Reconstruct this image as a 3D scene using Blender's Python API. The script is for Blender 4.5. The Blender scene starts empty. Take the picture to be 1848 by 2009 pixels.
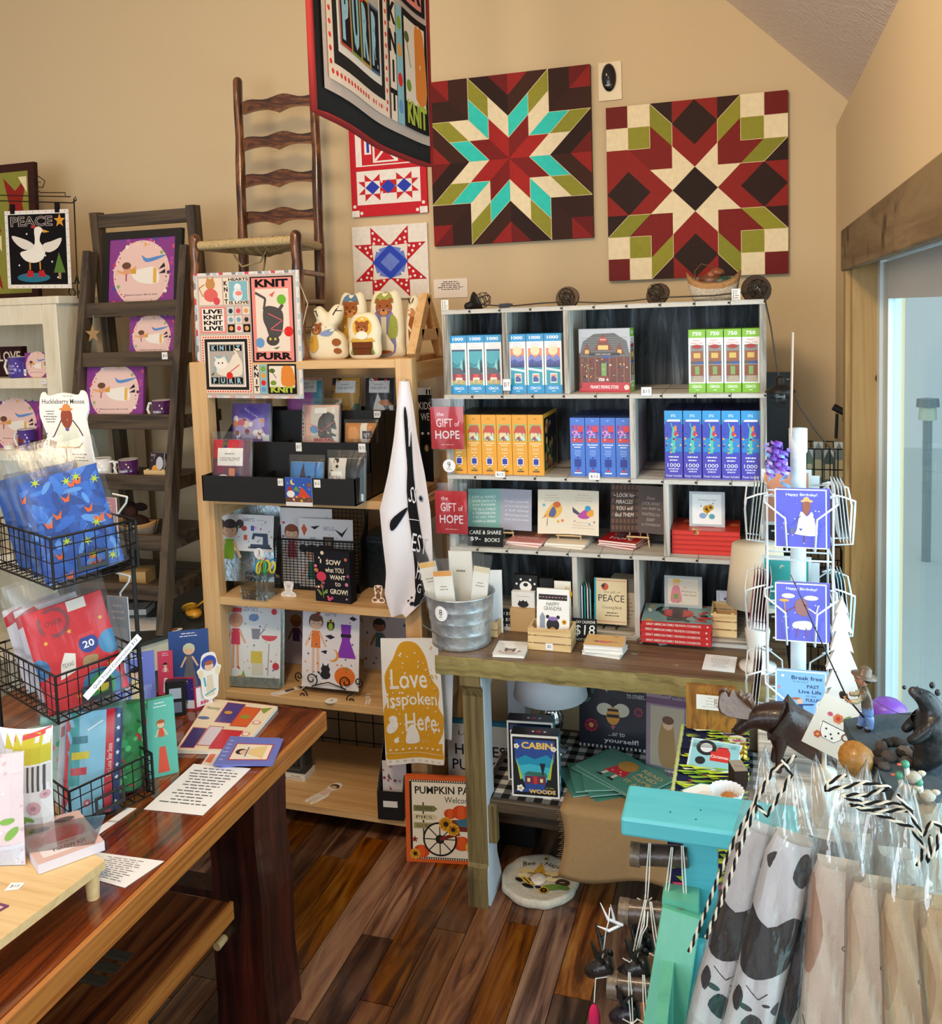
import bpy,math,random
from mathutils import Vector,Matrix
from mathutils.geometry import tessellate_polygon
D=bpy.data
SC=bpy.context.scene
COL=SC.collection
PI=math.pi
random.seed(7)
# ---------------------------------------------------------------- camera
FPX,CX,CY,HC=1740.0,924.0,765.0,1.80
YAW,PIT,ROL=[math.radians(a) for a in (-17.4883,-4.9843,-1.9235)]
_f=Vector((math.sin(YAW)*math.cos(PIT),math.cos(YAW)*math.cos(PIT),math.sin(PIT)))
_r0=Vector((math.cos(YAW),-math.sin(YAW),0));_u0=_r0.cross(_f)
_r=math.cos(ROL)*_r0 + math.sin(ROL)*_u0
_u=-math.sin(ROL)*_r0 + math.cos(ROL)*_u0
cd=D.cameras.new('camera');cam=D.objects.new('camera',cd);COL.objects.link(cam)
mw=Matrix(((_r.x,_u.x,-_f.x,0),(_r.y,_u.y,-_f.y,0),(_r.z,_u.z,-_f.z,HC),(0,0,0,1)))
cam.matrix_world=mw
cd.sensor_fit='HORIZONTAL';cd.sensor_width=36.0;cd.lens=FPX/1848*36
cd.shift_y=-(1004.5-CY)/1848;cd.clip_start=0.02
SC.camera=cam
# ---------------------------------------------------------------- world, lights, exposure
SC.view_settings.view_transform='Standard';SC.view_settings.look='None'
SC.view_settings.gamma=1;SC.view_settings.use_curve_mapping=False
SC.view_settings.exposure=0.06
wd=D.worlds.new('overcast_sky');SC.world=wd;wd.use_nodes=True
wd.node_tree.nodes['Background'].inputs[0].default_value=(0.72,0.86,0.95,1)
wd.node_tree.nodes['Background'].inputs[1].default_value=0.86
def area(name,loc,target,sx,sy,power,col):
 l=D.lights.new(name,'AREA');l.shape='RECTANGLE';l.size=sx;l.size_y=sy
 l.energy=power;l.color=col
 o=D.objects.new(name,l);COL.objects.link(o);o.location=loc
 o.rotation_euler=(Vector(target)-Vector(loc)).to_track_quat('-Z','Y').to_euler()
 return o
area('ceiling_lamp_light',(-2.1,0.9,3.75),(-1.9,1.6,0),0.5,0.5,13,(1.0,0.72,0.44))
area('ceiling_lamp_light',(-0.75,0.6,3.1),(-0.75,2.6,1.1),0.4,0.4,31,(1.0,0.76,0.48))
area('door_daylight',(1.55,1.2,1.5),(-0.6,1.7,0.9),3.2,2.2,125,(0.74,0.88,1.0))
area('shop_window_daylight',(-1.6,-2.2,1.7),(-1.0,2.5,0.9),3.0,1.6,82,(0.76,0.88,1.0))
# ---------------------------------------------------------------- helpers
def ray(x,y):return _f + _r*((x-CX)/FPX) - _u*((y-CY)/FPX)
def at(x,y,X=None,Y=None,Z=None):
 d=ray(x,y)
 t=X/d.x if X is not None else (Y/d.y if Y is not None else (Z-HC)/d.z)
 return Vector((0,0,HC)) + d*t
def front(x0,y0,x1,y1,Y):
 "picture box on the upright plane at depth Y -> centre x, base z, width, height in metres"
 ym=(y0+y1)/2;xm=(x0+x1)/2
 a=at(x0,ym,Y=Y);b=at(x1,ym,Y=Y);t=at(xm,y0,Y=Y);l=at(xm,y1,Y=Y)
 return (a.x+b.x)/2,l.z,b.x-a.x,t.z-l.z
def s2l(c):
 return c/12.92 if c <= 0.04045 else ((c+0.055)/1.055)**2.4
_hc={}
def hexc(h):
 if not isinstance(h,str):return h
 if h not in _hc:
  s=h.lstrip('#')
  if len(s)==3:s=''.join(k*2 for k in s)
  _hc[h]=tuple(s2l(int(s[i:i+2],16)/255) for i in (0,2,4)) + (1.0,)
 return _hc[h]
_tc={}
def glyphs(s,bold=0.0):
 k=(s,bold)
 if k not in _tc:
  cu=D.curves.new('t','FONT');cu.body=s;cu.size=1;cu.resolution_u=2;cu.offset=bold
  ob=D.objects.new('t',cu);me=D.meshes.new_from_object(ob)
  vs=[(v.co.x,v.co.y) for v in me.vertices];fs=[tuple(p.vertices) for p in me.polygons]
  D.objects.remove(ob);D.curves.remove(cu);D.meshes.remove(me)
  if vs:
   x0=min(v[0] for v in vs);x1=max(v[0] for v in vs);y0=min(v[1] for v in vs);y1=max(v[1] for v in vs)
  else:x0=y0=0;x1=y1=1
  _tc[k]=(vs,fs,x0,y0,max(x1-x0,1e-4),max(y1-y0,1e-4))
 return _tc[k]
class Art:
 "flat print: coloured shapes in a w x h frame, origin bottom left, later calls on top"
 def __init__(s,w,h,bg=None):
  s.w,s.h,s.sh,s.k=w,h,[],0
  if bg:s.rect(0,0,1,1,bg)
 def _p(s,pts,c):s.sh.append(([(x*s.w,y*s.h) for x,y in pts],c,s.k))
 def poly(s,pts,c):s.k += 1;s._p(pts,c);return s
 def rect(s,x0,y0,x1,y1,c):return s.poly([(x0,y0),(x1,y0),(x1,y1),(x0,y1)],c)
 def frame(s,x0,y0,x1,y1,t,c):
  a=s.h/s.w;s.k += 1;tx=t;ty=t/a
  for q in ((x0,y0,x1,y0+ty),(x0,y1-ty,x1,y1),(x0,y0,x0+tx,y1),(x1-tx,y0,x1,y1)):
   s._p([(q[0],q[1]),(q[2],q[1]),(q[2],q[3]),(q[0],q[3])],c)
  return s
 def _el(s,cx,cy,rx,ry,c,n=18,a0=0,a1=2*PI,rot=0):
  m=n if a1-a0 >= 2*PI-1e-6 else n+1
  cr,sr=math.cos(rot),math.sin(rot);pts=[]
  for i in range(m):
   a=a0+(a1-a0)*i/n;u,v=rx*math.cos(a)*s.w,ry*math.sin(a)*s.w
   pts.append((cx+(u*cr-v*sr)/s.w,cy+(u*sr+v*cr)/s.h))
  s._p(pts,c)
 def ell(s,cx,cy,rx,ry,c,**k):s.k += 1;s._el(cx,cy,rx,ry,c,**k);return s   # radii in widths
 def dots(s,pts,r,c,n=8):
  s.k += 1
  for i,(x,y) in enumerate(pts):s._el(x,y,r,r,c[i % len(c)] if isinstance(c,(list,tuple)) else c,n)
  return s
 def line(s,pts,t,c):
  s.k += 1;W,H=s.w,s.h
  for (x0,y0),(x1,y1) in zip(pts,pts[1:]):
   a,b,e,g=x0*W,y0*H,x1*W,y1*H;L=math.hypot(e-a,g-b) or 1
   nx,ny=-(g-b)/L*t*W/2,(e-a)/L*t*W/2
   s.sh.append(([(a+nx,b+ny),(a-nx,b-ny),(e-nx,g-ny),(e+nx,g+ny)],c,s.k))
  return s
 def text(s,t,cx,cy,w=None,h=None,c='000',bold=0.0,rot=0,shear=0):
  vs,fs,x0,y0,gw,gh=glyphs(t,bold);s.k += 1
  if w is None:sy=h*s.h/gh;sx=sy
  elif h is None:sx=w*s.w/gw;sy=sx
  else:sx=w*s.w/gw;sy=h*s.h/gh
  cr,sr=math.cos(rot),math.sin(rot);P=[]
  for x,y in vs:
   v=(y-y0-gh/2)*sy;u=(x-x0-gw/2)*sx + shear*v
   P.append((cx*s.w+u*cr-v*sr,cy*s.h+u*sr+v*cr))
  for f in fs:s.sh.append(([P[i] for i in f],c,s.k))
  return s
 def lines(s,x0,x1,y1,y0,n,c,t=0.3,seed=1,mid=True):
  "rows of print too small to read"
  s.k += 1;r=random.Random(seed);st=(y1-y0)/n
  for i in range(n):
   y=y1-st*(i+.5);ww=(x1-x0)*r.uniform(.5,1);xa=(x0+x1-ww)/2 if mid else x0;x=xa
   while x < xa+ww:
    e=min(x+(x1-x0)*r.uniform(.06,.2),xa+ww)
    s._p([(x,y-st*t/2),(e,y-st*t/2),(e,y+st*t/2),(x,y+st*t/2)],c);x=e+(x1-x0)*.03
  return s
 def star(s,cx,cy,r,c,n=5,q=.42,rot=PI/2):
  pts=[]
  for i in range(2*n):
   a=rot+PI*i/n;k=r if i % 2==0 else r*q
   pts.append((cx+k*math.cos(a),cy+k*math.sin(a)*s.w/s.h))
  return s.poly(pts,c)
 def flower(s,cx,cy,r,c,mid,n=7):
  s.k += 1
  for i in range(n):
   a=2*PI*i/n;s._el(cx+r*.6*math.cos(a),cy+r*.6*math.sin(a)*s.w/s.h,r*.42,r*.42,c,8)
  s.k += 1;s._el(cx,cy,r*.38,r*.38,mid,8);return s
 def heart(s,cx,cy,r,c):
  pts=[]
  for i in range(14):
   t=2*PI*i/14;x=16*math.sin(t)**3;y=13*math.cos(t)-5*math.cos(2*t)-2*math.cos(3*t)-math.cos(4*t)
   pts.append((cx+x*r/16,cy+y*r/16*s.w/s.h))
  return s.poly(pts,c)
 def blob(s,pts,c,n=3):
  "closed smooth shape through the points"
  P=[];m=len(pts)
  for i in range(m):
   p0,p1,p2,p3=(pts[(i+j-1) % m] for j in range(4))
   for k in range(n):
    t=k/n;P.append(tuple(.5*(2*p1[a]+(p2[a]-p0[a])*t+(2*p0[a]-5*p1[a]+4*p2[a]-p3[a])*t*t+(3*p1[a]-p0[a]-3*p2[a]+p3[a])*t**3) for a in (0,1)))
  return s.poly(P,c)
 def scatter(s,n,cols,r,seed=1,box=(0,0,1,1),shapes=('d',)):
  R=random.Random(seed)
  for i in range(n):
   x,y=R.uniform(box[0],box[2]),R.uniform(box[1],box[3]);c=R.choice(cols);rr=r*R.uniform(.6,1.3);k=R.choice(shapes)
   if k=='d':s.ell(x,y,rr,rr,c,n=8)
   elif k=='f':s.flower(x,y,rr,c,R.choice(cols),6)
   elif k=='s':s.star(x,y,rr,c)
   elif k=='h':s.heart(x,y,rr,c)
   else:s.ell(x,y,rr*1.5,rr*.5,c,n=8,rot=R.uniform(0,PI))
  return s
 def strips(s,nu,nv=1):
  "the same print cut into narrow pieces so that it can follow a curved surface"
  def clip(P,ax,lim,keep_less):
   out=[]
   for i in range(len(P)):
    p,q=P[i],P[(i+1) % len(P)];a=(p[ax] <= lim)==keep_less;b=(q[ax] <= lim)==keep_less
    if a:out.append(p)
    if a != b:
     t=(lim-p[ax])/(q[ax]-p[ax]);r=[p[0]+(q[0]-p[0])*t,p[1]+(q[1]-p[1])*t];r[ax]=lim;out.append(tuple(r))
   return out
  tri=[]
  for P,c,k in s.sh:
   if len(P) <= 4:tri.append((P,c,k));continue
   for t in tessellate_polygon([[Vector((x,y,0)) for x,y in P]]):tri.append(([P[i] for i in t],c,k))
  s.sh=tri
  for ax,n,L in ((0,nu,s.w),(1,nv,s.h)):
   if n < 2:continue
   new=[]
   for P,c,k in s.sh:
    lo=min(p[ax] for p in P);hi=max(p[ax] for p in P);i0=int(lo/L*n+1e-6);i1=int(hi/L*n-1e-6)
    if i1 <= i0:new.append((P,c,k));continue
    rest=P
    for i in range(max(i0,0)+1,min(i1,n-1)+1):
     if len(rest) < 3:break
     piece=clip(rest,ax,L*i/n,True);rest=clip(rest,ax,L*i/n,False)
     if len(piece) > 2:new.append((piece,c,k))
    if len(rest) > 2:new.append((rest,c,k))
   s.sh=new
  return s
EPS=4e-5
class MB:
 def __init__(s):s.v,s.f,s.c,s.sm,s.T=[],[],[],[],Matrix.Identity(4)
 def add(s,vs,fs,c='ccc',sm=False):
  n=len(s.v);s.v += [s.T @ Vector(v) for v in vs];c=hexc(c)
  for f in fs:s.f.append([i+n for i in f]);s.c.append(c);s.sm.append(sm)
  return s
 def box(s,x0,x1,y0,y1,z0,z1,c='ccc',b=0):
  if b:
   pts=[(x0+b,z0),(x1-b,z0),(x1,z0+b),(x1,z1-b),(x1-b,z1),(x0+b,z1),(x0,z1-b),(x0,z0+b)]
   return s.prism(pts,y0,y1,c)
  vs=[(x,y,z) for z in (z0,z1) for y in (y0,y1) for x in (x0,x1)]
  return s.add(vs,[(0,2,3,1),(4,5,7,6),(0,1,5,4),(2,6,7,3),(0,4,6,2),(1,3,7,5)],c)
 def prism(s,pts,y0,y1,c='ccc',side=None,sm=False):
  "x,z outline pushed from y0 to y1"
  n=len(pts)
  s.add([(x,y0,z) for x,z in pts] + [(x,y1,z) for x,z in pts],
              [tuple(range(n)),tuple(range(2*n-1,n-1,-1))],c)
  return s.add([(x,y0,z) for x,z in pts] + [(x,y1,z) for x,z in pts],
                     [(i,(i+1) % n + 0,(i+1) % n+n,i+n)[::-1] for i in range(n)],side or c,sm)
 def tube(s,pts,r,n=6,c='222',cap=True,closed=False,sm=True):
  P=[Vector(p) for p in pts];m=len(P);rr=r if isinstance(r,(list,tuple)) else [r]*m;vs=[]
  up=None
  for i,p in enumerate(P):
   if closed:d=P[(i+1) % m]-P[i-1]
   else:d=P[min(i+1,m-1)]-P[max(i-1,0)]
   if d.length < 1e-9:d=Vector((0,0,1))
   d.normalize()
   if up is None:up=Vector((0,0,1)) if abs(d.z) < .9 else Vector((1,0,0))
   a=d.cross(up)
   if a.length < 1e-4:up=Vector((1,0,0)) if abs(d.x) < .9 else Vector((0,1,0));a=d.cross(up)
   a.normalize();b=a.cross(d);up=b
   for k in range(n):
    t=2*PI*k/n;vs.append(p + (a*math.cos(t)+b*math.sin(t))*rr[i])
  fs=[]
  for i in range(m if closed else m-1):
   j=(i+1) % m
   for k in range(n):fs.append((i*n+k,j*n+k,j*n+(k+1) % n,i*n+(k+1) % n))
  s.add(vs,fs,c,sm)
  if cap and not closed:
   s.add(vs[:n],[tuple(range(n))],c);s.add(vs[-n:],[tuple(range(n-1,-1,-1))],c)
  return s
 def lathe(s,prof,n=20,c='ccc',o=(0,0,0),sm=True,wav=None):
  vs=[]
  for r,z in prof:
   for k in range(n):
    a=2*PI*k/n;q=r*(1+(wav(a,z) if wav else 0));vs.append((o[0]+q*math.cos(a),o[1]+q*math.sin(a),o[2]+z))
  fs=[(i*n+k,i*n+(k+1) % n,(i+1)*n+(k+1) % n,(i+1)*n+k) for i in range(len(prof)-1) for k in range(n)]
  s.add(vs,fs,c,sm)
  if prof[0][0] > 1e-5:s.add(vs[:n],[tuple(range(n-1,-1,-1))],c)
  if prof[-1][0] > 1e-5:s.add(vs[-n:],[tuple(range(n))],c)
  return s
 def ball(s,o,r,c='ccc',n=12,m=8,warp=None):
  rx,ry,rz=r if isinstance(r,(list,tuple)) else (r,r,r);vs=[]
  for i in range(m+1):
   t=-PI/2+PI*i/m
   for k in range(n):
    a=2*PI*k/n;p=Vector((math.cos(t)*math.cos(a),math.cos(t)*math.sin(a),math.sin(t)))
    if warp:p=p*warp(p)
    vs.append((o[0]+p.x*rx,o[1]+p.y*ry,o[2]+p.z*rz))
  return s.add(vs,[(i*n+k,i*n+(k+1) % n,(i+1)*n+(k+1) % n,(i+1)*n+k) for i in range(m) for k in range(n)],c,True)
 def grid(s,fn,nu,nv,c='ccc',sm=True):
  "surface fn(u,v), colour c or function of the cell"
  n=len(s.v);s.v += [s.T @ Vector(fn(i/nu,j/nv)) for j in range(nv+1) for i in range(nu+1)]
  for j in range(nv):
   for i in range(nu):
    a=n+j*(nu+1)+i;s.f.append([a,a+1,a+nu+2,a+nu+1])
    s.c.append(hexc(c((i+.5)/nu,(j+.5)/nv) if callable(c) else c));s.sm.append(sm)
  return s
 def art(s,a,x0,z0,y=0.0,mode='front',fn=None):
  "lay a print on: front (facing -y), top (facing +z, art up = +y), right (facing +x)"
  for pts,c,k in a.sh:
   e=EPS*k
   if fn:vs=[fn(p/a.w,q/a.h,e) for p,q in pts]
   elif mode=='front':vs=[(x0+p,y-e,z0+q) for p,q in pts]
   elif mode=='top':vs=[(x0+p,z0+q,y+e) for p,q in pts]
   elif mode=='right':vs=[(y+e,x0+p,z0+q) for p,q in pts]
   elif mode=='left':vs=[(y-e,x0-p,z0+q) for p,q in pts]
   s.add(vs,[tuple(range(len(vs)))],c)
  return s
 def mesh(s,name):
  me=D.meshes.new(name);me.from_pydata([tuple(v) for v in s.v],[],s.f);me.update()
  at_=me.color_attributes.new('col','FLOAT_COLOR','CORNER')
  buf=[]
  for p,c in zip(me.polygons,s.c):buf += list(c)*p.loop_total
  at_.data.foreach_set('color',buf)
  me.polygons.foreach_set('use_smooth',s.sm)
  return me
 def build(s,name,mat,parent=None,loc=(0,0,0),rot=(0,0,0),M=None,bevel=0,solid=0,sub=0):
  o=D.objects.new(name,s.mesh(name));COL.objects.link(o);o.data.materials.append(MT[mat] if isinstance(mat,str) else mat)
  if parent:o.parent=parent
  if M is not None:o.matrix_local=M
  else:o.location=loc;o.rotation_euler=rot
  if solid:m=o.modifiers.new('solid','SOLIDIFY');m.thickness=solid;m.offset=0
  if bevel:m=o.modifiers.new('bevel','BEVEL');m.width=bevel;m.segments=2;m.limit_method='ANGLE'
  if sub:m=o.modifiers.new('sub','SUBSURF');m.levels=sub;m.render_levels=sub
  return o
def lattice(fn,nu,nv):
 "fn sampled on a grid and joined by straight pieces, so prints lie exactly on the cloth"
 G=[[Vector(fn(i/nu,j/nv)) for i in range(nu+1)] for j in range(nv+1)]
 def g(u,v):
  x=min(max(u,0),1)*nu;y=min(max(v,0),1)*nv;i=min(int(x),nu-1);j=min(int(y),nv-1);a,b=x-i,y-j
  return G[j][i]*(1-a)*(1-b)+G[j][i+1]*a*(1-b)+G[j+1][i]*(1-a)*b+G[j+1][i+1]*a*b
 return g
def tag(o,label,cat,group=None):
 o['label']=label;o['category']=cat
 if group:o['group']=group
 return o
def struct(o):o['kind']='structure';return o
def thing(name,label,cat,loc=(0,0,0),rot=(0,0,0),group=None):
 o=D.objects.new(name,None);COL.objects.link(o);o.location=loc;o.rotation_euler=rot;o.empty_display_size=.05
 return tag(o,label,cat,group)
def dup(o,loc,rot=None,label=None,parent=None):
 c=o.copy();COL.objects.link(c);c.parent=parent
 if not parent:
  c.location=loc
  if rot is not None:c.rotation_euler=rot
  if label:c['label']=label
 for ch in [k for k in o.children]:dup(ch,None,parent=c)
 return c
# ---------------------------------------------------------------- materials
MT={}
def nmat(name):
 m=D.materials.new(name);m.use_nodes=True;MT[name]=m;nt=m.node_tree
 return m,nt,nt.nodes['Principled BSDF']
def attr_mat(name,rough=.6,metal=0,coat=0,noise=0,bump=0,bscale=200,spec=.5,sheen=0):
 m,nt,b=nmat(name);n=nt.nodes;L=nt.links
 a=n.new('ShaderNodeAttribute');a.attribute_name='col'
 b.inputs['Roughness'].default_value=rough;b.inputs['Metallic'].default_value=metal
 b.inputs['Coat Weight'].default_value=coat;b.inputs['Coat Roughness'].default_value=.08
 b.inputs['Specular IOR Level'].default_value=spec;b.inputs['Sheen Weight'].default_value=sheen
 out=a.outputs['Color']
 if noise or bump:
  tc=n.new('ShaderNodeTexCoord');ns=n.new('ShaderNodeTexNoise');ns.inputs['Scale'].default_value=bscale;ns.inputs['Detail'].default_value=4
  L.new(tc.outputs['Object'],ns.inputs['Vector'])
  if noise:
   mr=n.new('ShaderNodeMapRange');mr.inputs['From Min'].default_value=.3;mr.inputs['From Max'].default_value=.7
   mr.inputs['To Min'].default_value=1-noise;mr.inputs['To Max'].default_value=1+noise*.6;L.new(ns.outputs['Fac'],mr.inputs['Value'])
   mx=n.new('ShaderNodeVectorMath');mx.operation='SCALE';L.new(out,mx.inputs[0]);L.new(mr.outputs[0],mx.inputs['Scale']);out=mx.outputs[0]
  if bump:
   bp=n.new('ShaderNodeBump');bp.inputs['Strength'].default_value=bump;bp.inputs['Distance'].default_value=.004
   L.new(ns.outputs['Fac'],bp.inputs['Height']);L.new(bp.outputs[0],b.inputs['Normal'])
 L.new(out,b.inputs['Base Color']);return m
def wood(name,cols,axis='y',sc=(3,45),rough=.5,coat=0,bump=.25,rnd=False,dirt=None,pos=None,distort=.8):
 m,nt,b=nmat(name);n=nt.nodes;L=nt.links
 tc=n.new('ShaderNodeTexCoord');mp=n.new('ShaderNodeMapping')
 s=[sc[1]]*3;s['xyz'.index(axis)]=sc[0];mp.inputs['Scale'].default_value=s
 L.new(tc.outputs['Object'],mp.inputs['Vector'])
 src=mp.outputs[0]
 if rnd:
  oi=n.new('ShaderNodeObjectInfo');ad=n.new('ShaderNodeVectorMath');ad.operation='ADD'
  ml=n.new('ShaderNodeMath');ml.operation='MULTIPLY';ml.inputs[1].default_value=97;L.new(oi.outputs['Random'],ml.inputs[0])
  L.new(mp.outputs[0],ad.inputs[0]);L.new(ml.outputs[0],ad.inputs[1]);src=ad.outputs[0]
 ns=n.new('ShaderNodeTexNoise');ns.inputs['Scale'].default_value=1;ns.inputs['Detail'].default_value=7;ns.inputs['Roughness'].default_value=.62;ns.inputs['Distortion'].default_value=distort
 L.new(src,ns.inputs['Vector'])
 cr=n.new('ShaderNodeValToRGB');e=cr.color_ramp.elements
 pos=pos or [.28+.44*i/(len(cols)-1) for i in range(len(cols))]
 while len(e) < len(cols):e.new(.5)
 for i,c in enumerate(cols):e[i].position=pos[i];e[i].color=hexc(c)
 L.new(ns.outputs['Fac'],cr.inputs[0]);out=cr.outputs[0]
 if dirt:
  n2=n.new('ShaderNodeTexNoise');n2.inputs['Scale'].default_value=dirt[1];n2.inputs['Detail'].default_value=5
  L.new(tc.outputs['Object'],n2.inputs['Vector'])
  r2=n.new('ShaderNodeMapRange');r2.inputs['From Min'].default_value=dirt[2];r2.inputs['From Max'].default_value=dirt[2]+.12;L.new(n2.outputs['Fac'],r2.inputs['Value'])
  mx=n.new('ShaderNodeMix');mx.data_type='RGBA';L.new(r2.outputs[0],mx.inputs['Factor']);L.new(out,mx.inputs['A']);mx.inputs['B'].default_value=hexc(dirt[0]);out=mx.outputs['Result']
 if rnd:
  hs=n.new('ShaderNodeHueSaturation');m3=n.new('ShaderNodeMath');m3.operation='MULTIPLY';m3.inputs[1].default_value=7.31;m4=n.new('ShaderNodeMath');m4.operation='FRACT';L.new(oi.outputs['Random'],m3.inputs[0]);L.new(m3.outputs[0],m4.inputs[0]);m5=n.new('ShaderNodeMapRange');m5.inputs['To Min'].default_value=.72;m5.inputs['To Max'].default_value=1.15;L.new(m4.outputs[0],m5.inputs['Value']);L.new(m5.outputs[0],hs.inputs['Saturation']);mr=n.new('ShaderNodeMapRange');mr.inputs['To Min'].default_value=rnd[0];mr.inputs['To Max'].default_value=rnd[1]
  L.new(oi.outputs['Random'],mr.inputs['Value']);L.new(mr.outputs[0],hs.inputs['Value']);L.new(out,hs.inputs['Color']);out=hs.outputs[0]
 L.new(out,b.inputs['Base Color']);b.inputs['Roughness'].default_value=rough
 b.inputs['Coat Weight'].default_value=coat;b.inputs['Coat Roughness'].default_value=.06
 if bump:
  bp=n.new('ShaderNodeBump');bp.inputs['Strength'].default_value=bump;bp.inputs['Distance'].default_value=.003
  L.new(ns.outputs['Fac'],bp.inputs['Height']);L.new(bp.outputs[0],b.inputs['Normal'])
 return m
def clear(name,tint,gl=.06,rough=.08,edge=.6,haze=0):
 "thin clear film or pane: see-through with a glancing sheen"
 m=D.materials.new(name);m.use_nodes=True;MT[name]=m;nt=m.node_tree;n=nt.nodes;L=nt.links;n.clear()
 o=n.new('ShaderNodeOutputMaterial');t=n.new('ShaderNodeBsdfTransparent');g=n.new('ShaderNodeBsdfGlossy');mx=n.new('ShaderNodeMixShader')
 t.inputs[0].default_value=hexc(tint);g.inputs['Roughness'].default_value=rough
 fr=n.new('ShaderNodeFresnel');fr.inputs[0].default_value=1.45
 mr=n.new('ShaderNodeMapRange');mr.inputs['To Min'].default_value=gl;mr.inputs['To Max'].default_value=edge;L.new(fr.outputs[0],mr.inputs['Value'])
 L.new(mr.outputs[0],mx.inputs[0]);L.new(t.outputs[0],mx.inputs[1]);L.new(g.outputs[0],mx.inputs[2]);L.new(mx.outputs[0],o.inputs[0])
 if haze:
  df=n.new('ShaderNodeBsdfDiffuse');df.inputs[0].default_value=hexc('eef2f4');m2=n.new('ShaderNodeMixShader');m2.inputs[0].default_value=haze
  L.new(t.outputs[0],m2.inputs[1]);L.new(df.outputs[0],m2.inputs[2]);L.new(m2.outputs[0],mx.inputs[1])
  tc=n.new('ShaderNodeTexCoord');mp=n.new('ShaderNodeMapping');mp.inputs['Scale'].default_value=(60,60,14);ns=n.new('ShaderNodeTexNoise');ns.inputs['Scale'].default_value=1;ns.inputs['Detail'].default_value=3;bp=n.new('ShaderNodeBump');bp.inputs['Strength'].default_value=haze*12;bp.inputs['Distance'].default_value=.006
  L.new(tc.outputs['Object'],mp.inputs[0]);L.new(mp.outputs[0],ns.inputs[0]);L.new(ns.outputs['Fac'],bp.inputs['Height']);L.new(bp.outputs[0],g.inputs['Normal']);L.new(bp.outputs[0],fr.inputs['Normal'])
 return m
attr_mat('paper',.6);attr_mat('gloss',.36,coat=.08);attr_mat('cloth',.95,spec=.15,bump=.25,bscale=700,noise=.06)
attr_mat('matte',.8,spec=.25);attr_mat('plastic',.35);attr_mat('ceramic',.12,coat=.5);attr_mat('metal',.35,metal=1);attr_mat('iron',.5,metal=.4)
attr_mat('paintwood',.5,noise=.10,bump=.12,bscale=60);attr_mat('boardpaint',.6,noise=.07,bscale=55,spec=.2);attr_mat('resin',.38,coat=.2,noise=.25,bump=.35,bscale=120)
attr_mat('chrome',.08,metal=1);attr_mat('foil',.18,metal=.6);attr_mat('stone',.85,noise=.12,bump=.5,bscale=90)
attr_mat('varnish',.3,coat=.4,noise=.3,bump=.2,bscale=35);attr_mat('card',.5);attr_mat('burlap',.95,spec=.1,noise=.35,bump=.5,bscale=900)
attr_mat('galv',.34,metal=.7,noise=.22,bump=.5,bscale=55);attr_mat('wicker',.8,noise=.3,bump=.5,bscale=180)
clear('film','fbfcfd',.02,.10,.7);clear('glasspane','eef8f8',.02,.02,.22);clear('jarglass','f4f8f8',.03,.03,.7)
clear('bag','fcfdfd',.025,.3,.3,.025);clear('cello','fcfdfd',.09,.08,.9,.04)
# ---------------------------------------------------------------- the setting
YB,XR=3.25,0.281
m,nt,b=nmat('wallpaint');n=nt.nodes;L=nt.links
tc=n.new('ShaderNodeTexCoord');ns=n.new('ShaderNodeTexNoise');ns.inputs['Scale'].default_value=45;ns.inputs['Detail'].default_value=5
L.new(tc.outputs['Object'],ns.inputs['Vector']);bp=n.new('ShaderNodeBump');bp.inputs['Strength'].default_value=.12;bp.inputs['Distance'].default_value=.004
L.new(ns.outputs['Fac'],bp.inputs['Height']);L.new(bp.outputs[0],b.inputs['Normal'])
b.inputs['Base Color'].default_value=hexc('d4bd97');b.inputs['Roughness'].default_value=.8
m,nt,b=nmat('ceilpaint');n=nt.nodes;L=nt.links
tc=n.new('ShaderNodeTexCoord');ns=n.new('ShaderNodeTexNoise');ns.inputs['Scale'].default_value=70;ns.inputs['Detail'].default_value=6
L.new(tc.outputs['Object'],ns.inputs['Vector']);bp=n.new('ShaderNodeBump');bp.inputs['Strength'].default_value=.6;bp.inputs['Distance'].default_value=.008
L.new(ns.outputs['Fac'],bp.inputs['Height']);L.new(bp.outputs[0],b.inputs['Normal'])
b.inputs['Base Color'].default_value=hexc('ecdfd4');b.inputs['Roughness'].default_value=.85
XL,YN,ZC,XRG=-4.6,-2.6,2.357,-2.16
ZRG=ZC+(XR-XRG)*1.023
def shell(name,mat,*boxes):
 q=MB()
 for bb in boxes:q.box(*bb)
 return struct(q.build(name,mat))
q=MB();q.prism([(XL,0),(XR+.14,0),(XR+.14,ZC+.02),(XRG,ZRG+.1),(XL,ZC+.1)],YB,YB+.12);struct(q.build('wall_back','wallpaint'))
DY0,DY1,DZ1=0.25,2.765,1.93        # door opening in the right wall
shell('wall_right','wallpaint',(XR,XR+.14,DY1+.0,YB,0,ZC+.02),(XR,XR+.14,DY0,DY1,DZ1+.06,ZC+.02),(XR,XR+.14,YN,DY0,0,ZC+.02))
shell('wall_left','wallpaint',(XL-.12,XL,YN,YB+.12,0,ZC+.1))
shell('wall_rear','wallpaint',(XL,XR+.14,YN-.12,YN,0,ZC+.1))
q=MB()
q.prism([(XR+.16,ZC-.02),(XR+.16,ZC+.12),(XRG,ZRG+.14),(XL-.1,ZC+.2),(XL-.1,ZC),(XRG,ZRG)],YN-.1,YB+.12);struct(q.build('ceiling','ceilpaint'))
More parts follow.
